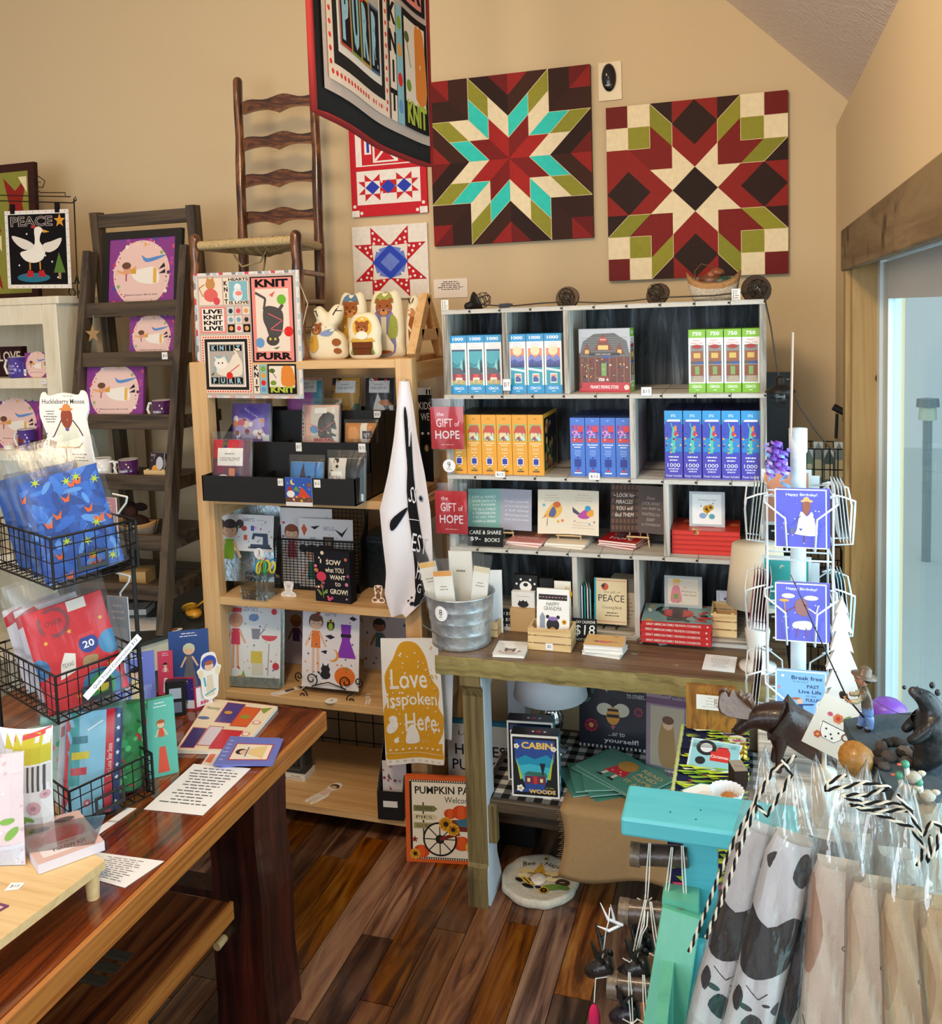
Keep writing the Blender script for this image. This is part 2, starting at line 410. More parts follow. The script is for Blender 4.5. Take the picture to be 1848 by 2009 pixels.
# floor: each plank is a piece
wood('plankwood',['1d0f09','4a2714','7d4a26','9a6a3c','5d3a22'],'y',(1.6,16),.33,.25,.12,rnd=(.4,1.25),distort=1.6,pos=[.25,.4,.52,.66,.8])
wood('floorbase',['1d0f09','4a2714','7d4a26','5d3a22'],'y',(1.6,16),.4,.2,0)
fl=shell('floor','floorbase',(XL,XR+.14,YN,YB+.1,-.06,-.006))
pk={}
def plank(w,l):
 k=(round(w,3),round(l,2))
 if k not in pk:
  q=MB();g=.0012;q.box(-w/2+g,w/2-g,-l/2+g,l/2-g,-.006,0);pk[k]=q.mesh('plank');pk[k].materials.append(MT['plankwood'])
 return pk[k]
R=random.Random(11);W=.098
for i in range(36):
 x=XR-.0-W*(i+.5);y=-.1-R.uniform(0,.8)
 while y < YB:
  l=R.choice((.62,.82,1.02));y1=min(y+l,YB)
  if y1 > .5 and y1-y > .05:
   y0=max(y,-.4);o=D.objects.new('plank',plank(W,round(y1-y0,2)));COL.objects.link(o);o.parent=fl;o.location=(x,(y0+y1)/2,0)
  y=y1
# door in the right wall: rustic header, casing, jamb, metal frame, glass
wood('rustic',['54402a','6f583a','86704f','5f4b32'],'y',(1.5,12),.7,0,.35,dirt=('42301c',9,.58))
wood('jambwood',['84622f','a6834c','b99762','8d6c3a'],'z',(1.2,14),.65,0,.25,dirt=('5c4424',6,.66))
q=MB();q.box(XR-.02,XR,DY0-.1,2.86,1.885,2.005);struct(q.build('trim_1','rustic',bevel=.004))
q=MB();q.box(XR-.016,XR,DY1,2.83,0,1.885);struct(q.build('trim_2','jambwood',bevel=.003))
q=MB();q.box(XR,XR+.125,DY1-.022,DY1,0,1.93);struct(q.build('trim_3','jambwood',bevel=.002))
q=MB();q.box(XR,XR+.125,DY0,DY1,1.93,1.965);struct(q.build('trim_4','rustic'))
q=MB();q.lathe([(.014,0),(.014,.003),(.011,.004)],14,'5c4a34')
k=q.build('wood_knot','matte',D.objects['trim_3'],loc=(at(1727,742,Y=DY1-.023).x,DY1-.0222,at(1727,742,Y=DY1-.023).z),rot=(PI/2,0,0))
dr=D.objects.new('door_1',None);COL.objects.link(dr);struct(dr);dr.location=(XR+.085,0,0)
def dpart(name,mat,*bx,c='dfe6e6'):
 q=MB()
 for bb in bx:q.box(*bb,c)
 return q.build(name,mat,dr)
y1=DY1-.022
dpart('door_stile','plastic',(-.02,.03,y1-.05,y1,0,1.93));dpart('door_stile','plastic',(-.012,.02,y1-.15,y1-.056,.03,1.9),c='cfd8d8')
dpart('door_rail','plastic',(-.012,.02,DY0+.1,y1-.15,1.80,1.9));dpart('door_rail','plastic',(-.012,.02,DY0+.1,y1-.15,.03,.17))
dpart('door_stile','plastic',(-.012,.02,DY0,DY0+.1,.03,1.9));dpart('door_head','plastic',(-.02,.03,DY0,y1,1.905,1.935))
dpart('pane','glasspane',(0,.006,DY0+.1,y1-.15,.17,1.80))
# outside: pale paving, a white fence board and a garden path lamp
q=MB();q.box(XR+.14,9,-6,12,-.12,-.05,'e4eae8');struct(q.build('ground_outside','matte'))
# ---------------------------------------------------------------- furniture
wood('pine',['b98a56','d2a56f','dfb884','cb9a63'],'z',(1.1,26),.5,.1,.1,dirt=('a5713e',5,.70))
wood('pinex',['b98a56','d2a56f','dfb884','cb9a63'],'x',(1.1,26),.5,.1,.1)
wood('piney',['b98a56','d2a56f','dfb884','cb9a63'],'y',(1.1,26),.5,.1,.1)
wood('tablewood',['1a0703','4a1c0b','7e3a16','a8622c','5a260e'],'y',(1.0,15),.16,.8,.08,distort=1.4,pos=[.24,.4,.53,.68,.82])
wood('tableedge',['7a3a12','a35a22','bf7a38','8a4517'],'y',(1.2,60),.35,.5,.2)
wood('legwood',['120605','2b0e0a','4a1a12','67291d'],'z',(1.5,22),.38,.3,.5)
wood('benchwood',['1c0c06','4a2110','6e3518','8a5128','55290f'],'y',(1.2,20),.3,.5,.12,distort=1.2)
wood('greywood',['2a2622','56504a','8a837a','6b645c','4a443e'],'x',(1.5,24),.7,0,.4)
wood('darkwood',['1e1712','382d23','574735','43352a'],'x',(1.5,30),.55,.1,.3)
wood('darkwoodz',['1e1712','382d23','574735','43352a'],'z',(1.5,30),.55,.1,.3)
wood('oldtop',['3d2a1c','5f452f','7d634a','6b5138'],'x',(1.3,22),.5,.15,.3,dirt=('c9bfa8',16,.70))
wood('oldedge',['4c3a1c','7b6a3c','968650','6e5d33'],'x',(1.3,30),.65,0,.5,dirt=('2b1c10',10,.64))
wood('oldleg',['3a2d1a','63522f','7d6c43','4e4024'],'z',(1.3,30),.65,0,.5)
wood('chairwood',['120704','281108','52290f','855025','2c140a'],'z',(4,20),.3,.5,.2,distort=1.5)
wood('chairslat',['120704','281108','52290f','855025','2c140a'],'x',(4,20),.3,.5,.2,distort=1.5)
wood('whitewash',['5a5249','8c8479','bdb7ae','cfcac2','968f84'],'x',(2,34),.75,0,.35)
wood('whitewashz',['5a5249','8c8479','bdb7ae','cfcac2','968f84'],'z',(2,34),.75,0,.35)
wood('crateback',['0a0b0d','22272c','4c555d','8a969f','39414a'],'z',(2.2,15),.6,0,.25,distort=1.8,pos=[.3,.42,.54,.68,.82])
wood('creampaint',['cfc2a6','e4d9c0','ece3cd','ded2b8'],'z',(2,12),.5,.1,.08,dirt=('8f7c58',14,.76))
wood('whitepaint',['b9c2cc','c9d2dc','d6dee6','c2ccd6'],'z',(2,12),.55,0,.08)
wood('tealpaint',['46a3b0','50b0bb','59b9c2','4ba8b4'],'x',(2,14),.42,.2,.08)
wood('greenpaint',['4f9c86','5cac92','63b399','56a48c'],'z',(2,14),.45,.15,.08)
wood('lightwood',['c8a06a','ddb982','e6c893','d6ae76'],'x',(1.5,24),.5,.1,.1)
def part(name,mat,parent,*bx,c='ccc',bevel=0):
 q=MB()
 for b_ in bx:q.box(*b_,c)
 return q.build(name,mat,parent,bevel=bevel)
# --- long display table against the back wall
TZ=.785
t=thing('display_table','long rustic brown trestle table with chipped edges and low shelf','table')
part('table_top','oldtop',t,(-.895,.10,2.412,3.04,TZ-.05,TZ),bevel=.004)
q=MB();R=random.Random(3)
n_=60
q.grid(lambda u,v:(-.899+1.003*u,2.404-(.0025*math.sin(u*90)+.002*math.sin(u*37)) + (.004 if v in (0,1) else 0),TZ-.055+.0565*v),n_,3,'777')
q.box(-.899,.104,2.406,2.414,TZ-.053,TZ-.001)
q.build('front_edge','oldedge',t)
for X0 in (-.822,.02):
 for sgn,Y0 in ((1,2.435),(-1,2.995)):
  q=MB();T=Matrix(((0,1,0,X0),(sgn,0,0,Y0),(0,0,1,0),(0,0,0,1)));q.T=T
  pr=[(0,0),(.14,0),(.12,.05),(.09,.12),(.082,.22),(.075,.30),(.075,.665),(.10,.68),(.13,.70),(.14,.735),(-.02,.735),(-.02,.70),(0,.68),(0,.13),(-.012,.12),(-.015,.08),(-.012,.01)]
  q.prism(pr,0,.062);lg=q.build('leg','whitepaint',t)
  q=MB();q.T=T
  fz=[(-.016,.0),(-.016,.09),(-.012,.125),(-.004,.135),(-.004,.40),(-.004,.66),(-.016,.69),(-.026,.70),(-.026,.735)]
  for (a,z0),(b_,z1) in zip(fz,fz[1:]):
   q.add([(a,-.003,z0),(a,.06,z0),(b_,.06,z1),(b_,-.003,z1),(a+.02,-.003,z0),(a+.02,.06,z0),(b_+.02,.06,z1),(b_+.02,-.003,z1)],[(0,1,2,3),(4,7,6,5),(0,3,7,4),(1,5,6,2),(3,2,6,7),(0,4,5,1)])
  q.build('leg_facing','oldleg',t)
part('lower_shelf','darkwood',t,(-.80,.10,2.462,2.965,.285,.325),bevel=.004)
part('tenon','oldleg',t,(-.765,-.735,2.44,2.47,.20,.315))
part('stretcher','darkwood',t,(-.80,.06,2.68,2.74,.12,.2))
# --- whitewashed crate cubby on the table
CYF,CYB=2.652,2.965
cb=thing('crate_cubby','whitewashed crate shelf with dark streaked backs standing on the long table','shelf',(0,0,TZ+.0006))
CX0,CX1=-.925,.047
zs=[at(1180,y,Y=CYF).z for y in (598,773,938,1086)] + [TZ]
ztop=[zs[0],zs[1],zs[2],zs[3],TZ+.012]
TH=.014
q=MB();q.box(CX0,CX1,CYB,CYB+.008,0,zs[0]-TZ);q.build('back_panel','crateback',cb)
for X0,X1 in ((CX0,CX0+.02),(CX1-.018,CX1)):
 part('side_panel','whitewashz',cb,(X0,X1,CYF,CYB,0,zs[0]-TZ),bevel=.002)
smesh={}
def slats(z,n,lo=-.0):
 w=(CX1-CX0)/n
 for i in range(n):
  k=(n,)
  if k not in smesh:
   q=MB();q.box(-w/2+.0008,w/2-.0008,0,CYB-CYF+.004,-TH,0);smesh[k]=q.mesh('shelf_slat');smesh[k].materials.append(MT['whitewash'])
   q=MB();q.lathe([(.0035,0),(.0035,.001),(.001,.002)],8,'3a3632');nail=q.mesh('nail_head');nail.materials.append(MT['iron']);smesh['nail']=nail
  o=D.objects.new('shelf_slat',smesh[k]);COL.objects.link(o);o.parent=cb;o.location=(CX0+w*(i+.5),CYF-.004+random.uniform(0,.003),z-TZ)
  h=D.objects.new('nail_head',smesh['nail']);COL.objects.link(h);h.parent=o;h.location=(w/2-.004,0,-TH/2);h.rotation_euler=(PI/2,0,0)
for i,z in enumerate(ztop[:4]):slats(z,10)
part('bottom_board','whitewash',cb,(CX0,CX1,CYF,CYB,0,.012))
def divx(px,row):return at(px,(598+773)/2 if row==0 else (855 if row==1 else (1010 if row==2 else 1170)),Y=CYF).x
DIV=[(0,991),(0,1111),(1,1241),(2,1307),(3,1128.5),(3,1249.5)]
for row,px in DIV:
 x=divx(px,row);z0=ztop[row+1]-TZ;z1=ztop[row]-TH-TZ
 part('divider','whitewashz',cb,(x-.008,x+.008,CYF-.001,CYB,z0,z1),bevel=.0015)
# --- pine shelf unit
PY,PB=2.65,3.09
pn=thing('pine_shelf','tall open pine shelf unit with knotty square posts','shelf')
PX0,PX1=-1.862,-1.032
for x0,x1 in ((PX0,PX0+.066),(PX1-.058,PX1)):
 for y0 in (PY,PB-.05):part('post','pine',pn,(x0,x1,y0,y0+.05,0,1.66),bevel=.003)
PZ=[1.658,1.19,.826,.482,.098]
for z in PZ:part('shelf_board','pinex',pn,(PX0+.066,PX1-.058,PY+.004,PB,z-.028,z),bevel=.002)
for z in (1.64,1.16,.80,.46,.075):
 for x0,x1 in ((PX0+.012,PX0+.05),(PX1-.05,PX1-.012)):part('side_rail','piney',pn,(x0,x1,PY+.05,PB-.05,z-.06,z))
q=MB();xa=PX1-.045
for (y0,z0),(y1,z1) in (((2.74,1.66),(2.88,1.86)),((3.02,1.66),(2.88,1.86)),((2.80,1.73),(2.96,1.73))):
 dx=Vector((0,y1-y0,z1-z0)).normalized();pn_=Vector((0,-dx.z,dx.y))*.019
 a,b_=Vector((xa,y0,z0)),Vector((xa,y1,z1));vs=[]
 for X_ in (0,.03):vs += [a+pn_+Vector((X_,0,0)),a-pn_+Vector((X_,0,0)),b_-pn_+Vector((X_,0,0)),b_+pn_+Vector((X_,0,0))]
 q.add(vs,[(0,1,2,3),(4,7,6,5),(0,4,5,1),(2,6,7,3),(1,5,6,2),(0,3,7,4)])
q.build('end_brace','piney',pn)
q=MB();q.tube([(PX1-.03,PY-.03,1.55),(PX1-.03,PY+.01,1.55)],.006,8);q.build('peg','lightwood',pn)
# --- big varnished table on the left
LZ,LX=.75,-1.085
lt=thing('varnished_table','glossy reddish brown plank table with dark timber legs','table')
n_=5;W=.19
for i in range(n_):
 q=MB();q.box(-W/2+.0006,W/2-.0006,0,2.52,-.052,0);q.build('top_plank','tablewood',lt,loc=(LX-.012-W*(i+.5),-.46,LZ+.0*i),bevel=.0015)
q=MB();q.box(LX-.012,LX,-.46,2.062,LZ-.052,LZ);q.build('edge_strip','tableedge',lt,bevel=.003)
q=MB();q.box(LX-.012-n_*W,LX-.012,2.06,2.066,LZ-.052,LZ);q.build('end_strip','tablewood',lt)
for x0 in (-1.285,-1.98):
 for j,(xa,xb) in enumerate(((0,.062),(.0635,.125))):
  q=MB();rr=random.Random(j+int(x0*9))
  for k in range(8):
   z0,z1=k*.0873,(k+1)*.0873;e0=.004*math.sin(k*1.7+j);e1=.004*math.sin((k+1)*1.7+j)
   sp0,sp1=.012*(1-k/8),.012*(1-(k+1)/8)
   q.add([(x0+xa-sp0,1.80+e0,z0),(x0+xb+e0+sp0,1.80,z0),(x0+xb+e0+sp0,1.955,z0),(x0+xa-sp0,1.955,z0),(x0+xa-sp1,1.80+e1,z1),(x0+xb+e1+sp1,1.80,z1),(x0+xb+e1+sp1,1.955,z1),(x0+xa-sp1,1.955,z1)],
                  [(0,1,5,4),(1,2,6,5),(2,3,7,6),(3,0,4,7)])
  q.build('leg','legwood',lt)
part('stretcher','legwood',lt,(-1.98,-1.285,1.85,1.91,.25,.34))
part('leg','legwood',lt,(-1.285,-1.16,-.3,-.15,0,.698));part('leg','legwood',lt,(-1.98,-1.855,-.3,-.15,0,.698))
for z in (.305,.262):
 q=MB();q.tube([(0,-.025,0),(0,.01,0)],.0105,10);q.build('peg','lightwood',lt,loc=(-1.262,1.79,z))
# --- bench under it
bn=thing('bench','low varnished brown plank bench with dark through tenons','bench')
q=MB();q.box(-1.475,-1.165,-.2,1.69,.405,.45);q.build('bench_seat','benchwood',bn,bevel=.006)
q=MB();q.box(-1.165,-1.157,-.2,1.692,.407,.449);q.build('seat_edge','tableedge',bn)
for k in range(3):
 q=MB();q.box(-.045,.045,-.014,.014,-.002,.0008);q.build('tenon_end',MT['darkwood'],bn,loc=(-1.315,1.40+k*.036,.45))
part('bench_leg','tableedge',bn,(-1.42,-1.20,1.38,1.43,0,.405));part('bench_leg','tableedge',bn,(-1.42,-1.20,.1,.15,0,.405))
# --- white painted cabinet on the far left
cw=thing('white_cabinet','chipped white painted open cabinet with shelves and moulded side','cabinet')
WX1,WY=-2.49,2.75
part('side_panel','creampaint',cw,(WX1-.02,WX1,WY,3.2,.1,1.885));part('side_panel','creampaint',cw,(-3.35,-3.33,WY,3.2,.1,1.885))
part('back_panel','creampaint',cw,(-3.33,WX1-.02,3.185,3.2,.1,1.885))
part('cabinet_top','creampaint',cw,(-3.37,WX1+.015,WY-.015,3.21,1.885,1.915),bevel=.004)
part('face_stile','creampaint',cw,(WX1-.07,WX1-.0,WY-.012,WY,.1,1.885),bevel=.003);part('face_stile','creampaint',cw,(-3.35,-3.28,WY-.012,WY,.1,1.885))
part('face_rail','creampaint',cw,(-3.28,WX1-.07,WY-.012,WY,1.81,1.885),bevel=.003)
CZ=[at(50,742,Y=WY).z,at(50,885,Y=WY).z,.9,.5,.1]
for z in CZ:part('shelf','creampaint',cw,(-3.33,WX1-.02,WY,3.185,z-.04,z),bevel=.002)
part('toe_board','creampaint',cw,(-3.35,WX1,WY,WY+.02,0,.1))
part('toe_board','creampaint',cw,(-3.35,WX1,3.16,3.18,0,.1))
# --- dark ladder shelf
ld=thing('ladder_shelf','dark stained leaning ladder shelf with deepening tray steps','shelf')
def bar(q,a,b_,w,d,c='ccc'):
 a,b_=Vector(a),Vector(b_);z=(b_-a).normalized();x=Vector((1,0,0));y=z.cross(x).normalized();x=y.cross(z)
 vs=[p+x*sx*w/2+y*sy*d/2 for p in (a,b_) for sx,sy in ((-1,-1),(1,-1),(1,1),(-1,1))]
 q.add(vs,[(3,2,1,0),(4,5,6,7),(0,1,5,4),(1,2,6,5),(2,3,7,6),(3,0,4,7)],c)
ltop=at(350,475,Y=2.86);lbot=at(313,1235,Y=2.42)
lx1=-1.985;lx0=-2.42
for x in (lx0,lx1):
 q=MB();bar(q,(x,2.581,.70),(x,2.86,2.08),.03,.05);q.build('front_rail','darkwoodz',ld)
 q=MB();bar(q,(x,2.99,.70),(x,2.91,2.235),.034,.045);q.build('rear_post','darkwoodz',ld)
q=MB();q.box(lx0,lx1,2.895,2.925,2.175,2.225);q.build('top_rail','darkwood',ld)
steps=[]
for py in (592,690,812,930,1046,1142):
 k=0
 z=at(250,py,Y=2.75).z
 for _ in range(6):yf=2.44+(2.86-2.44)*z/2.08;z=at(250,py,Y=yf).z
 steps.append((yf,z));q=MB()
 q.box(lx0+.017,lx1-.017,yf+.004,2.99,z-.045,z-.03);q.build('tray','darkwood',ld)
 q=MB();q.box(lx0-.012,lx1+.012,yf-.022,yf+.0,z-.055,z);q.build('tray_front','darkwood',ld,bevel=.002)
 for x in (lx0,lx1):
  q=MB();q.box(x-.012,x+.012,yf,3.0,z-.055,z-.01);q.build('tray_side','darkwood',ld)
# --- old cream stove under the ladder shelf
VZ=.70
vt=thing('old_stove','old cream enamel stove with black top under the ladder shelf','stove')
pts=[(-2.46,3.12),(-2.46,2.46),(-2.03,2.46),(-1.878,2.76),(-1.878,3.12)]
q=MB();n_=5
q.add([(x,y,VZ) for x,y in pts]+[(x,y,VZ-.014) for x,y in pts],[tuple(range(n_)),tuple(range(2*n_-1,n_-1,-1))]+[(i,i+n_,(i+1) % n_+n_,(i+1) % n_) for i in range(n_)],'3a3b37');q.build('stove_top','resin',vt)
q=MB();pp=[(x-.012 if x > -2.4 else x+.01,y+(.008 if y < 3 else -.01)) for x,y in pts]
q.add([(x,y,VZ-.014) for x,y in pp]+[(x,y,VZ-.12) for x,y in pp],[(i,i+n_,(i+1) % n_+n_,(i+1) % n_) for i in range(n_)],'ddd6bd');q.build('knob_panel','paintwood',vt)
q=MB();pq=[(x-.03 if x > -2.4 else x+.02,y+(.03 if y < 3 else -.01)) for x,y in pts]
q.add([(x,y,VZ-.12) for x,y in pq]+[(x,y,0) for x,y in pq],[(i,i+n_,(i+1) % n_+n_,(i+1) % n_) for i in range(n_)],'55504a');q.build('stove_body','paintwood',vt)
dv=Vector((.152,.30,0)).normalized();nv=Vector((dv.y,-dv.x,0))
for i,ch in enumerate('B356'):
 a=Art(.02,.03);a.text(ch,.5,.5,h=.8,c='2a2826',bold=.02)
 p0=Vector((-2.042,2.468,VZ-.075))+dv*(.14+.042*i)+nv*.001
 q=MB();q.art(a,0,0,fn=lambda u,v,e:p0+dv*(u*.02)+Vector((0,0,v*.03))+nv*e);q.build('knob_number','paper',vt)
# ---------------------------------------------------------------- things on and near the back wall
def rot4(fn):
 for k in range(4):
  def T(p,k=k):
   x,y=p[0]-.5,p[1]-.5
   for _ in range(k):x,y=y,-x
   return (x+.5,y+.5)
  fn(T)
def panel(name,label,cat,x0,y0,x1,y1,Y,art,th=.018,mat='boardpaint',edge='3a1512',lean=0,rz=0,group=None,w=None,h=None,z=None):
 cx,z0,ww,hh=front(x0,y0,x1,y1,Y);ww=w or ww;hh=h or hh
 a=art(ww,hh);q=MB();q.box(-ww/2,ww/2,0,th,0,hh,edge);q.art(a,-ww/2,0)
 return tag(q.build(name,mat,loc=(cx,Y,z if z is not None else z0),rot=(-lean,0,rz)),label,cat,group)
RD,DK,GN,CR,TQ='a3211c','2b140d','93912f','f0e0bb','33cfc2'
def quilt_left(w,h):
 a=Art(w,h,DK)
 def bg(T):
  P=lambda *p:[T(k) for k in p]
  a.poly(P((.25,1),(.5,.75),(.5,.875),(.375,1)),'2a130c').poly(P((.5,.75),(.75,1),(.625,1),(.5,.875)),'3d1d10')
  a.poly(P((.375,1),(.5,.875),(.5,1)),'6f1714').poly(P((.5,.875),(.625,1),(.5,1)),'97201b')
  a.poly(P((.75,1),(.75,.75),(.875,.875),(.875,1)),'34190f').poly(P((.75,.75),(1,.75),(1,.875),(.875,.875)),'3a1c11')
  a.poly(P((.875,.875),(1,.875),(1,1)),'8e1d1a').poly(P((.875,.875),(1,1),(.875,1)),'6a1513')
 rot4(bg)
 def arm(T,A,B,red):
  C0=(.5,.5);V=lambda s,t:T((C0[0]+A[0]*s+B[0]*t,C0[1]+A[1]*s+B[1]*t))
  cell=lambda s,t:[V(s,t),V(s+.5,t),V(s+.5,t+.5),V(s,t+.5)]
  a.poly(cell(0,0),red).poly(cell(.5,0),TQ).poly(cell(0,.5),CR).poly(cell(.5,.5),GN)
  for l in ((V(1,.5),V(0,.5)),(V(.5,0),V(.5,1)),(V(1,0),V(1,1)),(V(0,1),V(1,1))):a.line(l,.003,'e8d3a8')
 rot4(lambda T:(arm(T,(-.25,.25),(0,.25),'a8211d'),arm(T,(0,.25),(.25,.25),'7d1815')))
 return a
def quilt_right(w,h):
 a=Art(w,h,'7e1c18')
 def f(T):
  P=lambda *p:[T(k) for k in p]
  S=lambda x,y,c:a.poly(P((x,y),(x+.125,y),(x+.125,y+.125),(x,y+.125)),c)
  a.poly(P((.25,1),(.75,1),(.75,.875),(.5,.625),(.25,.875)),'8f211b')
  S(0,.875,'701a17');S(.125,.875,CR);S(0,.75,CR);S(.125,.75,GN)
  a.poly(P((.25,1),(.375,.875),(.375,.75),(.25,.875)),'8a8a2c').poly(P((0,.75),(.125,.75),(.25,.625),(.125,.625)),'96932f')
  a.poly(P((.25,1),(.375,1),(.375,.875)),'2b1610').poly(P((0,.75),(.125,.625),(0,.625)),'33170f')
  a.poly(P((.5,1),(.625,.875),(.5,.75),(.375,.875)),'2d160f')
  a.poly(P((.375,.75),(.5,.625),(.375,.5),(.25,.625),(.375,.625)),CR)
  for l in (P((.125,1),(.125,.75)),P((0,.875),(.25,.875)),P((.25,1),(.25,.75)),P((0,.75),(.25,.75)),P((.25,1),(.375,.875),(.375,.625)),P((0,.75),(.125,.625),(.375,.625))):a.line(l,.003,'e8d3a8')
 rot4(f);a.poly([(.5,.375),(.625,.5),(.5,.625),(.375,.5)],'24120c');return a
panel('barn_quilt','painted barn quilt with turquoise, cream and olive eight pointed star','wall art',847,145,1160,475,YB-.02,quilt_left,w=.61,h=.61,z=2.056)
panel('barn_quilt','painted barn quilt with cream star around a dark diamond','wall art',1192.5,197,1545,544,YB-.02,quilt_right,w=.61,h=.61,z=1.897)
def barn(w,h):
 a=Art(w,h,'c9202c');W_='f1e9e0';B_='2c3fb4'
 for x in (.0,.9):a.rect(x,0,x+.1,.055,W_)
 a.dots([(.04,.09),(.13,.03),(.87,.03),(.95,.09)],.022,W_)
 a.rect(.08,.43,.92,.97,W_).poly([(.16,.44),(.84,.44),(.84,.80),(.5,.96),(.16,.80)],'c9202c')
 a.rect(.31,.455,.64,.70,W_).rect(.335,.47,.615,.68,'c9202c').line([(.335,.47),(.615,.68)],.03,W_).line([(.335,.68),(.615,.47)],.03,W_)
 for x in (.2,.66):a.rect(x,.53,x+.09,.67,W_).rect(x+.03,.545,x+.065,.655,B_)
 a.rect(.08,.1,.92,.39,W_);r=.058
 for i,x in enumerate((.29,.5,.71)):
  for dx,dy in ((1,1),(1,-1),(-1,1),(-1,-1)):
   if i != 1:
    a.poly([(x+dx*.1,.245+dy*.03*0+dy*.055),(x+dx*.19,.245+dy*.055),(x+dx*.1,.245)],'c9202c');a.poly([(x+dx*.1,.245+dy*.055),(x+dx*.1,.245+dy*.115),(x,.245+dy*.055)],'c9202c')
   else:a.poly([(x+dx*.1,.245+dy*.055),(x+dx*.1,.245),(x,.245+dy*.055)],'c9202c')
   a.ell(x+dx*.085,.245+dy*.045,.014,.014,W_,n=8)
  a.poly([(x,.185),(x+.095,.245),(x,.305),(x-.095,.245)],B_)
 return a
panel('barn_board','red and white barn painting on a flat board with star row','wall art',686,190,835,422,YB-.014,barn,th=.014,edge='c9202c')
def starb(w,h):
 a=Art(w,h,'efe7dc');B1,B2='2f49c0','6f86d8'
 def f(T):
  P=lambda *p:[T(k) for k in p]
  a.poly(P((.25,.98),(.5,.72),(.25,.74)),'c41f2b').poly(P((.75,.98),(.5,.72),(.75,.74)),'c41f2b')
  a.dots(P((.28,.9),(.3,.82),(.36,.8),(.29,.76),(.41,.75),(.72,.9),(.70,.82),(.64,.8),(.71,.76),(.59,.75)),.017,'f4ece2')
  a.poly(P((.35,.68),(.5,.72),(.38,.6)),B2).poly(P((.65,.68),(.5,.72),(.62,.6)),B2)
 rot4(f);a.poly([(.5,.26),(.74,.5),(.5,.74),(.26,.5)],B1).poly([(.5,.37),(.63,.5),(.5,.63),(.37,.5)],B2);return a
panel('star_board','white board painted with red dotted star and blue diamond','wall art',693,441,840,586,YB-.014,starb,th=.014,edge='e8dfd2')
panel('wall_note','small white printed note pinned to wall beside the star board','note',851,547,917,584,YB-.003,lambda w,h:Art(w,h,'f0e4d6').lines(.12,.88,.9,.4,5,'4a4038',.45),th=.002,mat='paper',edge='f0e4d6')
p=at(1197,160,Y=YB);t=thing('wall_sensor','black oval sensor on a clear backing plate high on wall','sensor',(p.x,YB,p.z))
q=MB();q.box(-.041,.041,-.006,0,-.066,.066,'d8c8a8');q.build('backing_plate','plastic',t)
q=MB();q.lathe([(.03,0),(.03,.008),(.024,.014),(0,.016)],20,'0c0c0e');q.build('sensor_body','ceramic',t,M=Matrix.Translation((-.003,-.006,.012)) @ Matrix.Rotation(PI/2,4,'X') @ Matrix.Diagonal((.85,1.6,1,1)))
q=MB();q.art(Art(.02,.002,'d8d8d8'),-.014,-.018,-.0225);q.build('logo_line','paper',t)
